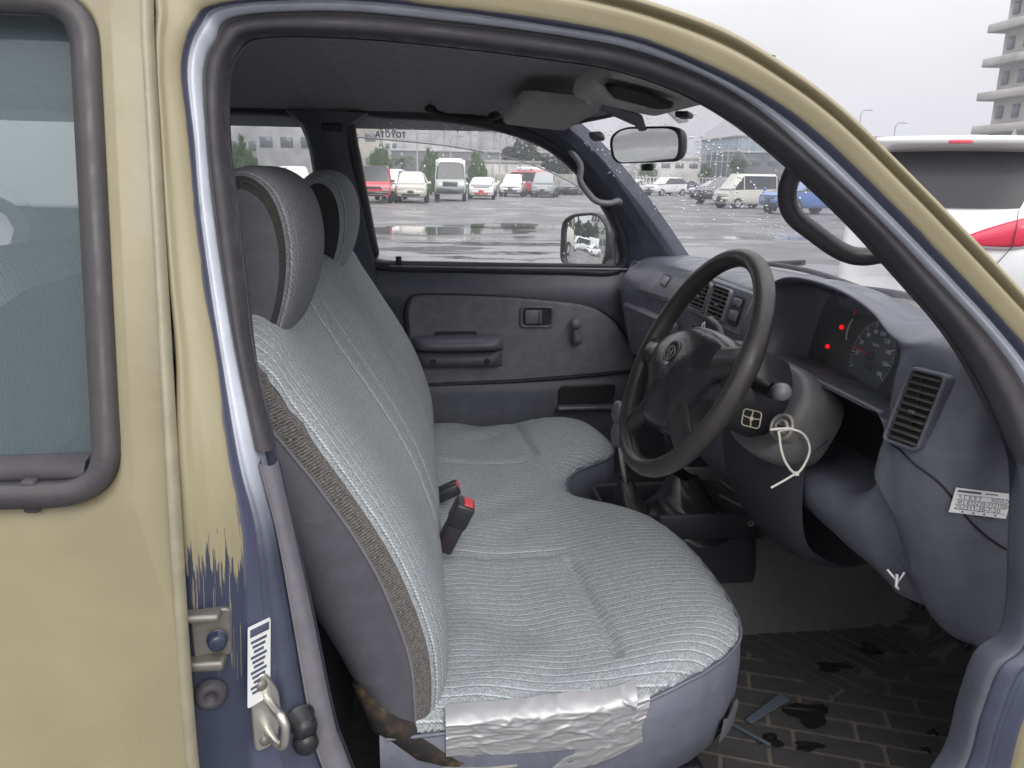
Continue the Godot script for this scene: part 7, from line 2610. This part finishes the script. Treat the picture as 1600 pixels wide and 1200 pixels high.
func near_mpv() -> void:
	# the white people carrier ahead: only its tail shows, but it has a whole body
	var o := thing("white_people_carrier", "white people carrier with large red tail lamps parked just ahead", "people carrier", Vector3(4.39 + 2.3 * 0.545, 0, -4.61 - 2.3 * 0.839), 57.0)
	o.scale = Vector3(1, 1, 0.90)
	# local: +x = its front, so its tail is at -x (towards us)
	var rows := []
	for s in [[-2.32, 0.42, 0.60, 0.70, 0.66, 0.62], [-2.36, 0.36, 0.70, 0.80, 0.78, 0.70], [-2.345, 0.32, 0.90, 0.87, 1.00, 0.78], [-2.28, 0.30, 1.10, 0.885, 1.22, 0.80], [-2.12, 0.28, 1.22, 0.895, 1.52, 0.76], [-1.98, 0.28, 1.22, 0.90, 1.74, 0.74], [-1.7, 0.28, 1.2, 0.90, 1.80, 0.72], [0.8, 0.26, 1.1, 0.90, 1.84, 0.70], [1.7, 0.26, 1.05, 0.89, 1.12, 0.78], [2.3, 0.3, 0.9, 0.84, 0.95, 0.70], [2.42, 0.36, 0.7, 0.7, 0.75, 0.6]]:
		var half := [Vector2(s[3] - 0.10, s[1]), Vector2(s[3], s[1] + 0.14), Vector2(s[3] + 0.0, lerpf(s[1], s[2], 0.6)), Vector2(s[3] - 0.015, s[2]), Vector2(lerpf(s[3], s[5], 0.5), lerpf(s[2], s[4], 0.5)), Vector2(s[5], lerpf(s[2], s[4], 0.92)), Vector2(s[5] - 0.12, s[4])]
		var row := []
		for p in half: row.append(Vector3(s[0], p.y, p.x))
		for i in 7: row.append(Vector3(s[0], half[6 - i].y, -half[6 - i].x))
		rows.append(row)
	var st := begin()
	grid(st, rows, true, true, null, false)
	sgc += 1
	st.set_smooth_group(-1)
	for j in range(1, 13): tri(st, rows[0][0], rows[0][j], rows[0][j + 1])
	put(st, "body", M.car_white, o)
	# tailgate glass
	st = begin()
	var g := []
	for i in 12:
		var t := i / 11.0
		var y := lerpf(1.265, 1.72, t)
		var x := lerpf(-2.245, -2.005, t)
		var w := lerpf(0.79, 0.67, t)
		var row := []
		for k in 15:
			var s := k / 14.0 * 2.0 - 1.0
			row.append(Vector3(x - 0.045 + 0.07 * s * s + 0.012 * sin(t * PI) * -1.0, y, s * w))
		g.append(row)
	grid(st, g)
	put(st, "tailgate_glass", M.mpv_glass, o)
	# roof spoiler with high brake lamp
	st = begin()
	var sp := []
	for i in 21:
		var s := i / 20.0 * 2.0 - 1.0
		var z := s * 0.70
		var e := pow(absf(s), 4.0)
		sp.append([Vector3(-1.75, 1.80, z), Vector3(-2.05, 1.845 - 0.01 * e, z), Vector3(-2.30 + 0.10 * e, 1.825 - 0.01 * e, z), Vector3(-2.33 + 0.10 * e, 1.80 - 0.005 * e, z), Vector3(-2.30 + 0.10 * e, 1.765, z), Vector3(-2.10, 1.725, z * 0.98), Vector3(-1.95, 1.70, z * 0.95)])
	grid(st, sp)
	var spo := put(st, "roof_spoiler", M.car_white, o)
	st = begin()
	rbox(st, Vector3(-2.318, 1.783, 0.0), Vector3(0.02, 0.030, 0.19), 0.008)
	put(st, "high_brake_lamp", M.brake_pink, spo)
	st = begin()
	var fin := []
	for q in [[-1.55, 0.0], [-1.70, 0.03], [-1.82, 0.075], [-1.86, 0.085]]:
		fin.append([Vector3(q[0], 1.82, 0.45 + 0.03), Vector3(q[0] - 0.02, 1.83 + q[1], 0.45), Vector3(q[0], 1.82, 0.45 - 0.03)])
	grid(st, fin)
	put(st, "aerial_fin", M.car_white, o)
	st = begin()
	for s in [-1.0, 1.0]: tube(st, [Vector3(-1.8, 1.85, s * 0.60), Vector3(0.6, 1.87, s * 0.60)], 0.016, 6)
	put(st, "roof_rail", M.car_silver, o)
	# tail lamps: long wedges that narrow towards the middle
	for s in [-1.0, 1.0]:
		st = begin()
		var lamp := []
		for i in 22:
			var t := i / 21.0
			var z: float = s * lerpf(0.09, 0.86, t)
			var yt := lerpf(0.985, 1.265, pow(t, 0.75))
			var yb := lerpf(0.955, 0.985, t) - 0.03 * sin(t * PI)
			var x := -2.372 + 0.14 * pow(t, 4.0)
			lamp.append([Vector3(x + 0.10, yt + 0.01, z), Vector3(x - 0.002, yt, z), Vector3(x - 0.022, lerpf(yb, yt, 0.65), z), Vector3(x - 0.018, lerpf(yb, yt, 0.3), z), Vector3(x, yb, z), Vector3(x + 0.10, yb - 0.01, z)])
		grid(st, lamp)
		var tl := put(st, "tail_lamp", M.tail_lamp, o, "red wedge-shaped tail lamp")
		st = begin()
		var ch := []
		for i in 16:
			var t := i / 15.0
			var z: float = s * lerpf(0.12, 0.86, t)
			var yb := lerpf(0.955, 0.985, t) - 0.03 * sin(t * PI)
			var x := -2.378 + 0.14 * pow(t, 4.0)
			ch.append([Vector3(x - 0.006, yb + 0.004, z), Vector3(x - 0.010, yb + 0.024, z)])
		grid(st, ch)
		put(st, "reversing_lamp", M.head_lamp, tl)
		st = begin()
		tube(st, [Vector3(-2.345, 1.255, s * 0.53), Vector3(-2.395, 1.12, s * 0.535), Vector3(-2.385, 0.97, s * 0.53), Vector3(-2.366, 0.80, s * 0.42), Vector3(-2.34, 0.65, s * 0.36)], 0.004, 5)
		put(st, "tailgate_seam", M.car_black, o)
	for x in [-1.5, 1.45]:
		for s in [-1.0, 1.0]:
			st = begin()
			lathe(st, [[0.0, 0.02], [0.22, 0.02], [0.25, 0.04], [0.32, 0.03], [0.34, 0.0], [0.34, -0.2]], aim(Vector3(x, 0.34, s * 0.885), Vector3(0, 0, s)), 26)
			put(st, "wheel", M.tyre, o)

# ---------------------------------------------------------------- plants
func crown_mesh(seed_: int, h: float, r: float, n: int, kind: int) -> ArrayMesh:
	# kind 0: upright pointed tufts; kind 1: round leafy crown in clumps
	var rng := RandomNumberGenerator.new()
	rng.seed = seed_
	var st := begin()
	st.set_smooth_group(-1)
	var fingers := []
	for i in 15:
		var a := i * 2.399 + rng.randf() * 0.5
		var q := sqrt((i + 0.4) / 15.0)
		fingers.append([cos(a) * r * 0.72 * q, sin(a) * r * 0.72 * q, h * (1.0 - 0.42 * q * q) * (0.82 + 0.2 * rng.randf()), r * (0.26 + 0.14 * rng.randf()), 0.75 + 0.45 * rng.randf()])
	var clumps := []
	for i in 16:
		var a := rng.randf() * TAU
		var rr := sqrt(rng.randf()) * r * 0.8
		clumps.append([Vector3(cos(a) * rr, h * (0.35 + 0.6 * rng.randf()), sin(a) * rr), r * (0.22 + 0.25 * rng.randf()), 0.7 + 0.5 * rng.randf()])
	for i in n:
		var p: Vector3
		var d: Vector3
		var s := 1.0
		var l := 0.3
		if kind == 0:
			var fg = fingers[rng.randi() % fingers.size()]
			var t := pow(rng.randf(), 0.75)
			var a := rng.randf() * TAU
			var rr: float = fg[3] * (1.0 - pow(t, 1.6)) * (0.6 + 0.5 * rng.randf())
			p = Vector3(fg[0] * (0.55 + 0.55 * t) + cos(a) * rr, fg[2] * (0.06 + 0.88 * t), fg[1] * (0.55 + 0.55 * t) + sin(a) * rr)
			d = Vector3(cos(a) * 0.4, 1.0, sin(a) * 0.4) + Vector3(rng.randf() - 0.5, 0, rng.randf() - 0.5) * 0.5
			l = h * (0.07 + 0.07 * rng.randf())
			s = fg[4] * (0.7 + 0.6 * rng.randf())
		else:
			var c = clumps[rng.randi() % clumps.size()]
			var v: Vector3 = Vector3(rng.randfn(), rng.randfn(), rng.randfn()).normalized() * c[1] * (0.6 + 0.45 * rng.randf())
			p = c[0] + v
			d = Vector3(rng.randfn(), rng.randfn() * 0.6 + 0.3, rng.randfn())
			l = r * (0.10 + 0.07 * rng.randf())
			s = c[2] * (0.7 + 0.6 * rng.randf())
		d = d.normalized()
		var side := d.cross(Vector3(rng.randf() - 0.5, 0.2, rng.randf() - 0.5)).normalized() * l * (0.16 if kind == 0 else 0.40)
		st.set_color(Color(s, s, s * 0.9))
		st.add_vertex(p - side); st.add_vertex(p + side); st.add_vertex(p + d * l)
		if kind == 1:
			st.add_vertex(p - side); st.add_vertex(p - d * l * 0.6); st.add_vertex(p + side)
	st.generate_normals()
	return st.commit()

func tree(called: String, label: String, cat: String, at: Vector3, h: float, r: float, kind: int, m: Material, seed_: int, group: String) -> Node3D:
	var o := thing(called, label, cat, at, 0.0, group)
	var st := begin()
	tube(st, [Vector3.ZERO, Vector3(0.03, h * 0.4, 0.02), Vector3(0.0, h * 0.75, 0.0)], [0.06 * r + 0.05, 0.03], 7)
	for k in 5:
		var a := k * 2.4 + seed_
		tube(st, [Vector3(0.02, h * (0.25 + 0.08 * k), 0.01), Vector3(cos(a) * r * 0.5, h * (0.45 + 0.09 * k), sin(a) * r * 0.5)], [0.04, 0.015], 5)
	put(st, "trunk", M.bark, o)
	var c := MeshInstance3D.new()
	c.name = "crown"
	c.mesh = crown_mesh(seed_, h, r, 3600 if kind == 0 else 2600, kind)
	c.material_override = m
	hang(c, o)
	return o

func plants() -> void:
	var spots := [[-10.9, -50.0, 3.7, 1.25, "bushy conifer seen through the far rear side window"], [-2.9, -62.0, 4.0, 1.15, "pointed conifer behind the red truck"], [1.05, -62.0, 3.8, 1.05, "pointed conifer left of the tall white-roofed truck"], [4.7, -62.0, 3.5, 0.95, "pointed conifer behind the black-bonneted saloon"]]
	for i in spots.size():
		var s = spots[i]
		tree("conifer", s[4], "conifer", Vector3(s[0], 0, s[1]), s[2], s[3], 0, M.leaf, 100 + i, "conifers along the yard fence")
	spots = [[26.3, -88.0, 3.6, 1.1, "round green bush left of the others beyond the windscreen fence"], [33.6, -89.0, 3.3, 0.95, "round green bush in the middle beyond the windscreen fence"], [36.6, -87.0, 4.2, 1.1, "tallest green bush by the scaffold frame"]]
	for i in spots.size():
		var s = spots[i]
		tree("bush", s[4], "bush", Vector3(s[0], 0, s[1]), s[2], s[3], 1, M.leaf, 120 + i, "bushes beyond the fence")
	tree("broadleaf_tree", "dark broad tree behind the pale shed at the right of the passenger's window", "tree", Vector3(12.4, 0, -95), 5.6, 2.9, 1, M.leaf_dark, 140, "")
	tree("broadleaf_tree", "smaller dark tree at the right edge of the passenger's window", "tree", Vector3(17.5, 0, -95), 3.6, 2.2, 1, M.leaf_dark, 141, "")
	for i in 5:
		tree("roadside_tree", ["first", "second", "third", "fourth", "fifth"][i] + " dark tree from the left in the door mirror", "tree", Vector3(-42.0 - i * 1.0, 0, -19.5 - i * 4.2), 6.0 + (i % 3), 2.6, 1, M.leaf_dark, 150 + i, "trees shown in the door mirror")
	# palm
	var o := thing("palm_tree", "grey-green palm between two pointed conifers", "palm tree", Vector3(-1.5, 0, -80))
	var st := begin()
	tube(st, [Vector3.ZERO, Vector3(0.05, 1.6, 0), Vector3(0, 3.1, 0)], [0.22, 0.15], 8)
	put(st, "trunk", M.bark, o)
	var rng := RandomNumberGenerator.new()
	rng.seed = 77
	for k in 26:
		st = begin()
		st.set_smooth_group(-1)
		var a := TAU * k / 26.0 * 3.0 + rng.randf()
		var up := rng.randf_range(-0.1, 0.9)
		var pts := []
		for i in 9:
			var t := i / 8.0
			pts.append(Vector3(cos(a) * t * 1.35, 3.1 + up * t * 1.1 - 0.7 * t * t, sin(a) * t * 1.35))
		for i in 8:
			var d: Vector3 = (pts[i + 1] - pts[i]).normalized()
			var sd := d.cross(Vector3.UP).normalized()
			for s in [-1.0, 1.0]:
				for q in 2:
					var p: Vector3 = pts[i].lerp(pts[i + 1], q * 0.5)
					st.set_color(Color(0.9, 0.9, 0.9)); st.add_vertex(p)
					st.add_vertex(p + d * 0.10)
					st.add_vertex(p + sd * s * 0.34 + d * 0.25 - Vector3(0, 0.12, 0))
		put(st, "frond", M.palm_leaf, o)

# ---------------------------------------------------------------- buildings, fences, poles
func block(called: String, label: String, cat: String, x0: float, x1: float, y1: float, z0: float, z1: float, wall: Material, opt := {}) -> Node3D:
	var c := Vector3((x0 + x1) / 2, 0, (z0 + z1) / 2)
	var o := thing(called, label, cat, c)
	var st := begin()
	rbox(st, Vector3(0, y1 / 2, 0), Vector3(x1 - x0, y1, absf(z1 - z0)), 0.05, Basis(), 1)
	put(st, "wall", wall, o)
	st = begin()
	rbox(st, Vector3(0, y1 + 0.12, 0), Vector3(x1 - x0 + 0.3, 0.30, absf(z1 - z0) + 0.3), 0.05, Basis(), 1)
	put(st, "roof", opt.get("roof", M.concrete), o)
	var nx: int = opt.get("nx", 0)
	var ny: int = opt.get("ny", 0)
	for i in nx:
		for j in ny:
			st = begin()
			var w: float = (x1 - x0) / nx * 0.62
			var h: float = opt.get("wh", 1.0)
			var yb: float = opt.get("y0", 1.5)
			rbox(st, Vector3((i + 0.5) / nx * (x1 - x0) - (x1 - x0) / 2, yb + (y1 - yb) * (j + 0.55) / ny, absf(z1 - z0) / 2), Vector3(w, h, 0.12), 0.03, Basis(), 1)
			put(st, "window", M.window_dark, o)
	for i in int(opt.get("ribs", 0)):
		st = begin()
		var n2: int = opt.get("ribs", 0)
		rbox(st, Vector3((i + 0.5) / n2 * (x1 - x0) - (x1 - x0) / 2, y1 / 2, absf(z1 - z0) / 2 + 0.06), Vector3(0.18, y1 - 0.1, 0.16), 0.03, Basis(), 1)
		put(st, "pilaster", opt.get("rib_mat", M.dark_wall), o)
	return o

func buildings() -> void:
	block("grey_factory", "large pale grey factory wall behind the row of trucks", "building", -3.0, 9.2, 9.2, -140, -121, M.grey_wall, {"ribs": 6, "rib_mat": M.concrete})
	block("grey_factory", "long lower grey factory wing right of the palm and conifers", "building", 9.6, 24.0, 8.6, -150, -131, M.grey_wall, {"ribs": 7, "rib_mat": M.concrete})
	block("white_office", "white office block above the lettering on the rain visor", "building", -6.9, -3.3, 10.4, -150, -141, M.white_wall, {"nx": 3, "ny": 3, "wh": 0.9, "y0": 2.0})
	block("tan_house", "tan building at the left edge of the passenger's window", "building", -12.0, -5.2, 7.8, -125, -111, M.beige_wall, {"nx": 3, "ny": 2, "wh": 1.0})
	block("dark_warehouse", "low dark warehouse behind the conifers", "warehouse", -3.2, 17.0, 4.4, -110, -100.5, M.dark_wall, {"nx": 7, "ny": 1, "wh": 0.7, "y0": 2.0, "roof": M.grey_wall})
	block("pale_shed", "pale flat shed behind the white crossover", "shed", 7.4, 13.4, 2.9, -90, -85, M.white_wall, {"ribs": 4, "rib_mat": M.concrete})
	block("tall_block", "tall grey block through the far rear side window", "building", -32.0, -18.3, 17.0, -125, -110, M.grey_wall, {"nx": 6, "ny": 4, "wh": 1.3, "y0": 3.0})
	block("tall_block", "second grey block nearer the centre pillar", "building", -18.0, -11.2, 13.0, -105, -92, M.grey_wall, {"nx": 3, "ny": 3, "wh": 1.2, "y0": 3.0})
	block("blue_clad_hall", "blue-clad hall high behind the pale kei van", "building", 46.0, 53.2, 7.5, -125, -110, M.blue_sheet, {"ribs": 7, "rib_mat": M.grey_wall})
	block("long_grey_hall", "long low grey hall below the blue-clad hall", "building", 40.5, 56.0, 5.0, -108, -100, M.dark_wall, {"nx": 6, "ny": 1, "wh": 0.9, "y0": 2.4, "roof": M.grey_wall})
	block("white_annex", "low white annex left of the scaffold frame", "building", 27.4, 34.4, 3.8, -100, -93, M.white_wall, {"nx": 4, "ny": 1, "wh": 0.6, "y0": 2.2})
	block("mirror_office", "white office with rows of windows shown in the door mirror", "building", -75.0, -52.0, 16.0, -26, -10, M.white_wall, {})
	var mo := get_node("mirror_office")
	var mw := begin()
	for i in 9:
		for j in 5:
			mw = begin()
			rbox(mw, Vector3(11.52, 2.6 + j * 3.0, -7.0 + i * 1.75), Vector3(0.12, 1.7, 1.3), 0.03, Basis(), 1)
			put(mw, "window", M.window_dark, mo)
	# white building with upright fins
	var o := block("finned_building", "white building with upright fins beyond the white people carrier", "building", 73.6, 84.0, 8.4, -132, -120, M.white_wall, {})
	for i in 14:
		for j in 3:
			var st := begin()
			rbox(st, Vector3(-4.9 + i * 0.75, 2.2 + j * 2.1, 6.25), Vector3(0.42, 1.5, 0.14), 0.03, Basis(), 1)
			put(st, "window", M.window_dark, o)
	# balconied tower at the right
	o = thing("balcony_tower", "pale concrete tower with stacked balconies at the right edge", "building", Vector3(53.6, 0, -56.0))
	var st := begin()
	rbox(st, Vector3(0.3, 14.0, 0), Vector3(11.4, 28.0, 12.0), 0.1, Basis(), 1)
	put(st, "wall", M.tower_wall, o)
	for k in 8:
		var y := 3.25 + k * 2.66
		st = begin()
		rbox(st, Vector3(-0.2, y, 0), Vector3(12.6, 0.66, 13.4), 0.06, Basis(), 1)
		put(st, "balcony_slab", M.tower_wall, o)
		st = begin()
		for q in 7:
			rbox(st, Vector3(-4.6 + q * 1.5, y + 1.35, 6.05), Vector3(0.7, 1.1, 0.2), 0.03, Basis(), 1)
		for q in 6:
			rbox(st, Vector3(-5.45, y + 1.35, -5.0 + q * 1.8), Vector3(0.2, 1.0, 0.7), 0.03, Basis(), 1)
		put(st, "window_band", M.window_dark, o)
		st = begin()
		for q in 7:
			rbox(st, Vector3(-4.6 + q * 1.5, y + 0.75, 6.25), Vector3(0.8, 0.3, 0.5), 0.04, Basis(), 1)
			rbox(st, Vector3(-4.6 + q * 1.5, y + 1.95, 6.2), Vector3(0.8, 0.06, 0.5), 0.02, Basis(), 1)
		put(st, "window_box", M.tower_wall, o)
	# scaffold frame
	o = thing("scaffold_frame", "open steel scaffold frame above the windscreen fence", "scaffold", Vector3(37.2, 0, -95))
	for i in 7:
		st = begin()
		rbox(st, Vector3(-2.2 + i * 0.72, 2.8, 0), Vector3(0.10, 5.6, 0.10), 0.02, Basis(), 1)
		put(st, "post", M.galvanised, o)
	for y in [3.7, 4.5, 5.2, 5.7]:
		st = begin()
		rbox(st, Vector3(0, y, 0.06), Vector3(4.5, 0.09, 0.08), 0.02, Basis(), 1)
		put(st, "rail", M.galvanised, o)
	st = begin()
	tube(st, [Vector3(2.2, 5.6, 0), Vector3(4.6, 3.4, 0)], 0.09, 6)
	put(st, "stair_rail", M.galvanised, o)
	# yard fences
	o = thing("concrete_fence", "low yellowish concrete fence behind the far row of vehicles", "fence", Vector3(4.5, 0, -70))
	for i in 12:
		st = begin()
		rbox(st, Vector3(-13.2 + i * 2.4, 0.82, 0), Vector3(2.34, 1.64, 0.12), 0.02, Basis(), 1)
		put(st, "fence_panel", M.fence_wall, o)
		st = begin()
		rbox(st, Vector3(-14.4 + i * 2.4, 0.9, 0.08), Vector3(0.14, 1.8, 0.16), 0.02, Basis(), 1)
		put(st, "fence_post", M.white_wall, o)
	o = thing("railing_fence", "white upright-bar railing right of the concrete fence", "fence", Vector3(11.0, 0, -69.0))
	for i in 34:
		st = begin()
		rbox(st, Vector3(-4.2 + i * 0.25, 0.95, 0), Vector3(0.07, 1.7, 0.05), 0.01, Basis(), 1)
		put(st, "bar", M.white_wall, o)
	for y in [0.3, 1.7]:
		st = begin()
		rbox(st, Vector3(0, y, -0.06), Vector3(8.6, 0.08, 0.05), 0.01, Basis(), 1)
		put(st, "rail", M.white_wall, o)
	o = thing("railing_fence", "pale railing behind the cars seen through the windscreen", "fence", Vector3(29.5, 0, -84.0))
	for i in 40:
		st = begin()
		rbox(st, Vector3(-8.0 + i * 0.4, 0.85, 0), Vector3(0.10, 1.7, 0.06), 0.01, Basis(), 1)
		put(st, "bar", M.white_wall, o)
	for y in [0.4, 1.0, 1.65]:
		st = begin()
		rbox(st, Vector3(0, y, -0.08), Vector3(16.4, 0.10, 0.05), 0.01, Basis(), 1)
		put(st, "rail", M.white_wall, o)
	# lamp posts
	var k := 0
	for q in [[46.9, -80.0, 8.6, "lamp post with curved arm seen over the windscreen pillar"], [51.0, -80.0, 7.4, "lamp post beside the finned white building"], [0.0, -78.0, 5.2, "thin pole between the conifers left of the tall truck"], [3.3, -78.0, 5.0, "thin pole right of the tall white-roofed truck"], [8.2, -78.0, 5.6, "thin pole above the white crossover"], [39.0, -70.0, 6.0, "small lamp post above the blue-clad hall"]]:
		o = thing("lamp_post", q[3], "lamp post", Vector3(q[0], 0, q[1]), 0.0, "poles in the distance")
		st = begin()
		tube(st, [Vector3.ZERO, Vector3(0, q[2], 0)], [0.09, 0.05], 7)
		put(st, "pole", M.galvanised, o)
		st = begin()
		tube(st, [Vector3(0, q[2] - 0.1, 0), Vector3(0.3, q[2] + 0.25, 0), Vector3(0.9, q[2] + 0.3, 0)], 0.05, 6, false, 12)
		rbox(st, Vector3(1.05, q[2] + 0.28, 0), Vector3(0.5, 0.10, 0.2), 0.04, Basis(), 1)
		put(st, "lamp_head", M.galvanised, o)
	# far hills
	st = begin()
	var rows := []
	for i in 60:
		var x := lerpf(-300.0, 700.0, i / 59.0)
		var h := 8.0 + 2.5 * sin(x * 0.011) + 1.0 * sin(x * 0.023 + 1.0)
		rows.append([Vector3(x, 0, -420), Vector3(x, h * 0.6, -440), Vector3(x, h, -480), Vector3(x, 0, -560)])
	grid(st, rows)
	tag(put(st, "hills", M.hill_green), "low hazy hills along the horizon", "", "", "structure")

func drops() -> void:
	# raindrops standing on the rain visor and the windscreen
	var rng := RandomNumberGenerator.new()
	rng.seed = 3
	var st := begin()
	for i in 240:
		var x := rng.randf_range(-0.14, 0.50)
		var ylo := 1.566 - 0.05 * maxf(0.0, x) - 0.62 * pow(maxf(0.0, x - 0.05), 2.0)
		var yhi := 1.60 - 0.30 * pow(maxf(0.0, x - 0.05), 1.6)
		var y := rng.randf_range(ylo - (0.10 if i % 5 == 0 else 0.0), yhi)
		var z := zf(y) - 0.0245
		var r := rng.randf_range(0.0012, 0.0032)
		ball(st, Vector3(x, y, z), Vector3(r, r * rng.randf_range(1.0, 1.8), r * 0.6), 6)
	for i in 60:
		var x := rng.randf_range(-0.05, 0.52)
		var y := rng.randf_range(1.23, 1.5)
		var r := rng.randf_range(0.001, 0.0022)
		ball(st, Vector3(x, y, zf(y) - 0.0245), Vector3(r, r * 1.4, r * 0.6), 6)
	tag(put(st, "window_drops", M.water_drop, truck), "", "", "", "stuff")
	st = begin()
	for i in 380:
		var z := rng.randf_range(-0.58, -0.02) if i < 300 else rng.randf_range(-0.58, 0.5)
		var t := rng.randf_range(0.25, 0.98)
		var yt: float = 1.585 - 0.05 * pow(absf(z) / 0.62, 3.0)
		var p := Vector3(lerpf(wbase(z) + 0.012, header(z) + 0.004, t), lerpf(1.235, yt, t) + 0.012 * sin(t * PI) + 0.002, z)
		var r := rng.randf_range(0.001, 0.003)
		ball(st, p, Vector3(r, r * 0.8, r), 6)
	tag(put(st, "windscreen_drops", M.water_drop, truck), "", "", "", "stuff")

func more_materials() -> void:
	var g: Texture2D = M.grain
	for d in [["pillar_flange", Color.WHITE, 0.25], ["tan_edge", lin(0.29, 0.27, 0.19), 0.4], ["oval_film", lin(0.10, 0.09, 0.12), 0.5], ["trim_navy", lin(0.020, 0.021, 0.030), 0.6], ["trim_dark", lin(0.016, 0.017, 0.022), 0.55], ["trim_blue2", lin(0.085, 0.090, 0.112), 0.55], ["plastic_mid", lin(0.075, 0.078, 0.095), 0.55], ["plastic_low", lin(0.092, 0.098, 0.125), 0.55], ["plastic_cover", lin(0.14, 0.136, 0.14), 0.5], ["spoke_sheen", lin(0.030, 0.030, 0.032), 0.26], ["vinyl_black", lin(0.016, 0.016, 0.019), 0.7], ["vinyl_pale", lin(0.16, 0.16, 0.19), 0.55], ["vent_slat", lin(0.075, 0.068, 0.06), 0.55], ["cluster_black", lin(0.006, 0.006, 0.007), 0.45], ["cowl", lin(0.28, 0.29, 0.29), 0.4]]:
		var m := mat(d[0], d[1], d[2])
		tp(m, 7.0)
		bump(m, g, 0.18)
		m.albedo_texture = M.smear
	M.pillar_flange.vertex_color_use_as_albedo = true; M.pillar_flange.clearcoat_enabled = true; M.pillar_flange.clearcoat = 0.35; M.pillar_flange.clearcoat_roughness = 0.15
	var wt := mat("wet_tan", lin(0.34, 0.32, 0.24), 0.2)
	wt.clearcoat_enabled = true; wt.clearcoat = 1.0; wt.clearcoat_roughness = 0.06
	var cf := mat("clear_film", Color(0.8, 0.85, 0.85, 0.3), 0.1)
	cf.transparency = BaseMaterial3D.TRANSPARENCY_ALPHA
	var gg := mat("grey_glass", Color(0.72, 0.78, 0.78, 0.30), 0.02)
	gg.transparency = BaseMaterial3D.TRANSPARENCY_ALPHA
	M.mpv_glass.metallic_specular = 0.3
	mat("letter_dark", lin(0.06, 0.06, 0.065), 0.5)
	mat("symbol_cream", lin(0.55, 0.50, 0.36), 0.6)
	mat("lock_metal", lin(0.27, 0.26, 0.24), 0.42, 0.5)
	mat("mat_water", lin(0.012, 0.012, 0.013), 0.15)
	mat("blue_film", lin(0.10, 0.125, 0.16), 0.35)
	mat("brake_pink", lin(0.75, 0.10, 0.14), 0.25)
	for d in [["car_grey2", lin(0.36, 0.40, 0.40)], ["car_navy", lin(0.03, 0.05, 0.12)], ["car_cream", lin(0.62, 0.62, 0.56)]]:
		var m := mat(d[0], d[1], 0.3)
		m.clearcoat_enabled = true; m.clearcoat = 1.0; m.clearcoat_roughness = 0.05
	var tw := mat("tower_wall", lin(0.52, 0.505, 0.47), 0.85)
	tp(tw, 0.12, true); tw.albedo_texture = M.concrete.albedo_texture
	var hl := mat("headrest_light", Color(1.0, 1.0, 0.99), 0.95)
	hl.albedo_texture = M.headrest_cloth.albedo_texture
	hl.normal_enabled = true; hl.normal_texture = M.headrest_cloth.normal_texture

func _ready() -> void:
	place_camera()
	materials()
	more_materials()
	ground()
	truck = thing("pickup_truck", "tan pickup truck with its driver's door open, seen into the cab", "pickup truck")
	door_opening()
	rear_door()
	roof()
	floor_pan()
	far_side()
	door_inside()
	door_mirror()
	overhead()
	dashboard()
	steering()
	console()
	bench_seat()
	backrest()
	buckles()
	opening_hardware()
	floor_mat()
	zip_tie()
	paper_note()
	near_mpv()
	vehicles()
	plants()
	buildings()
	drops()
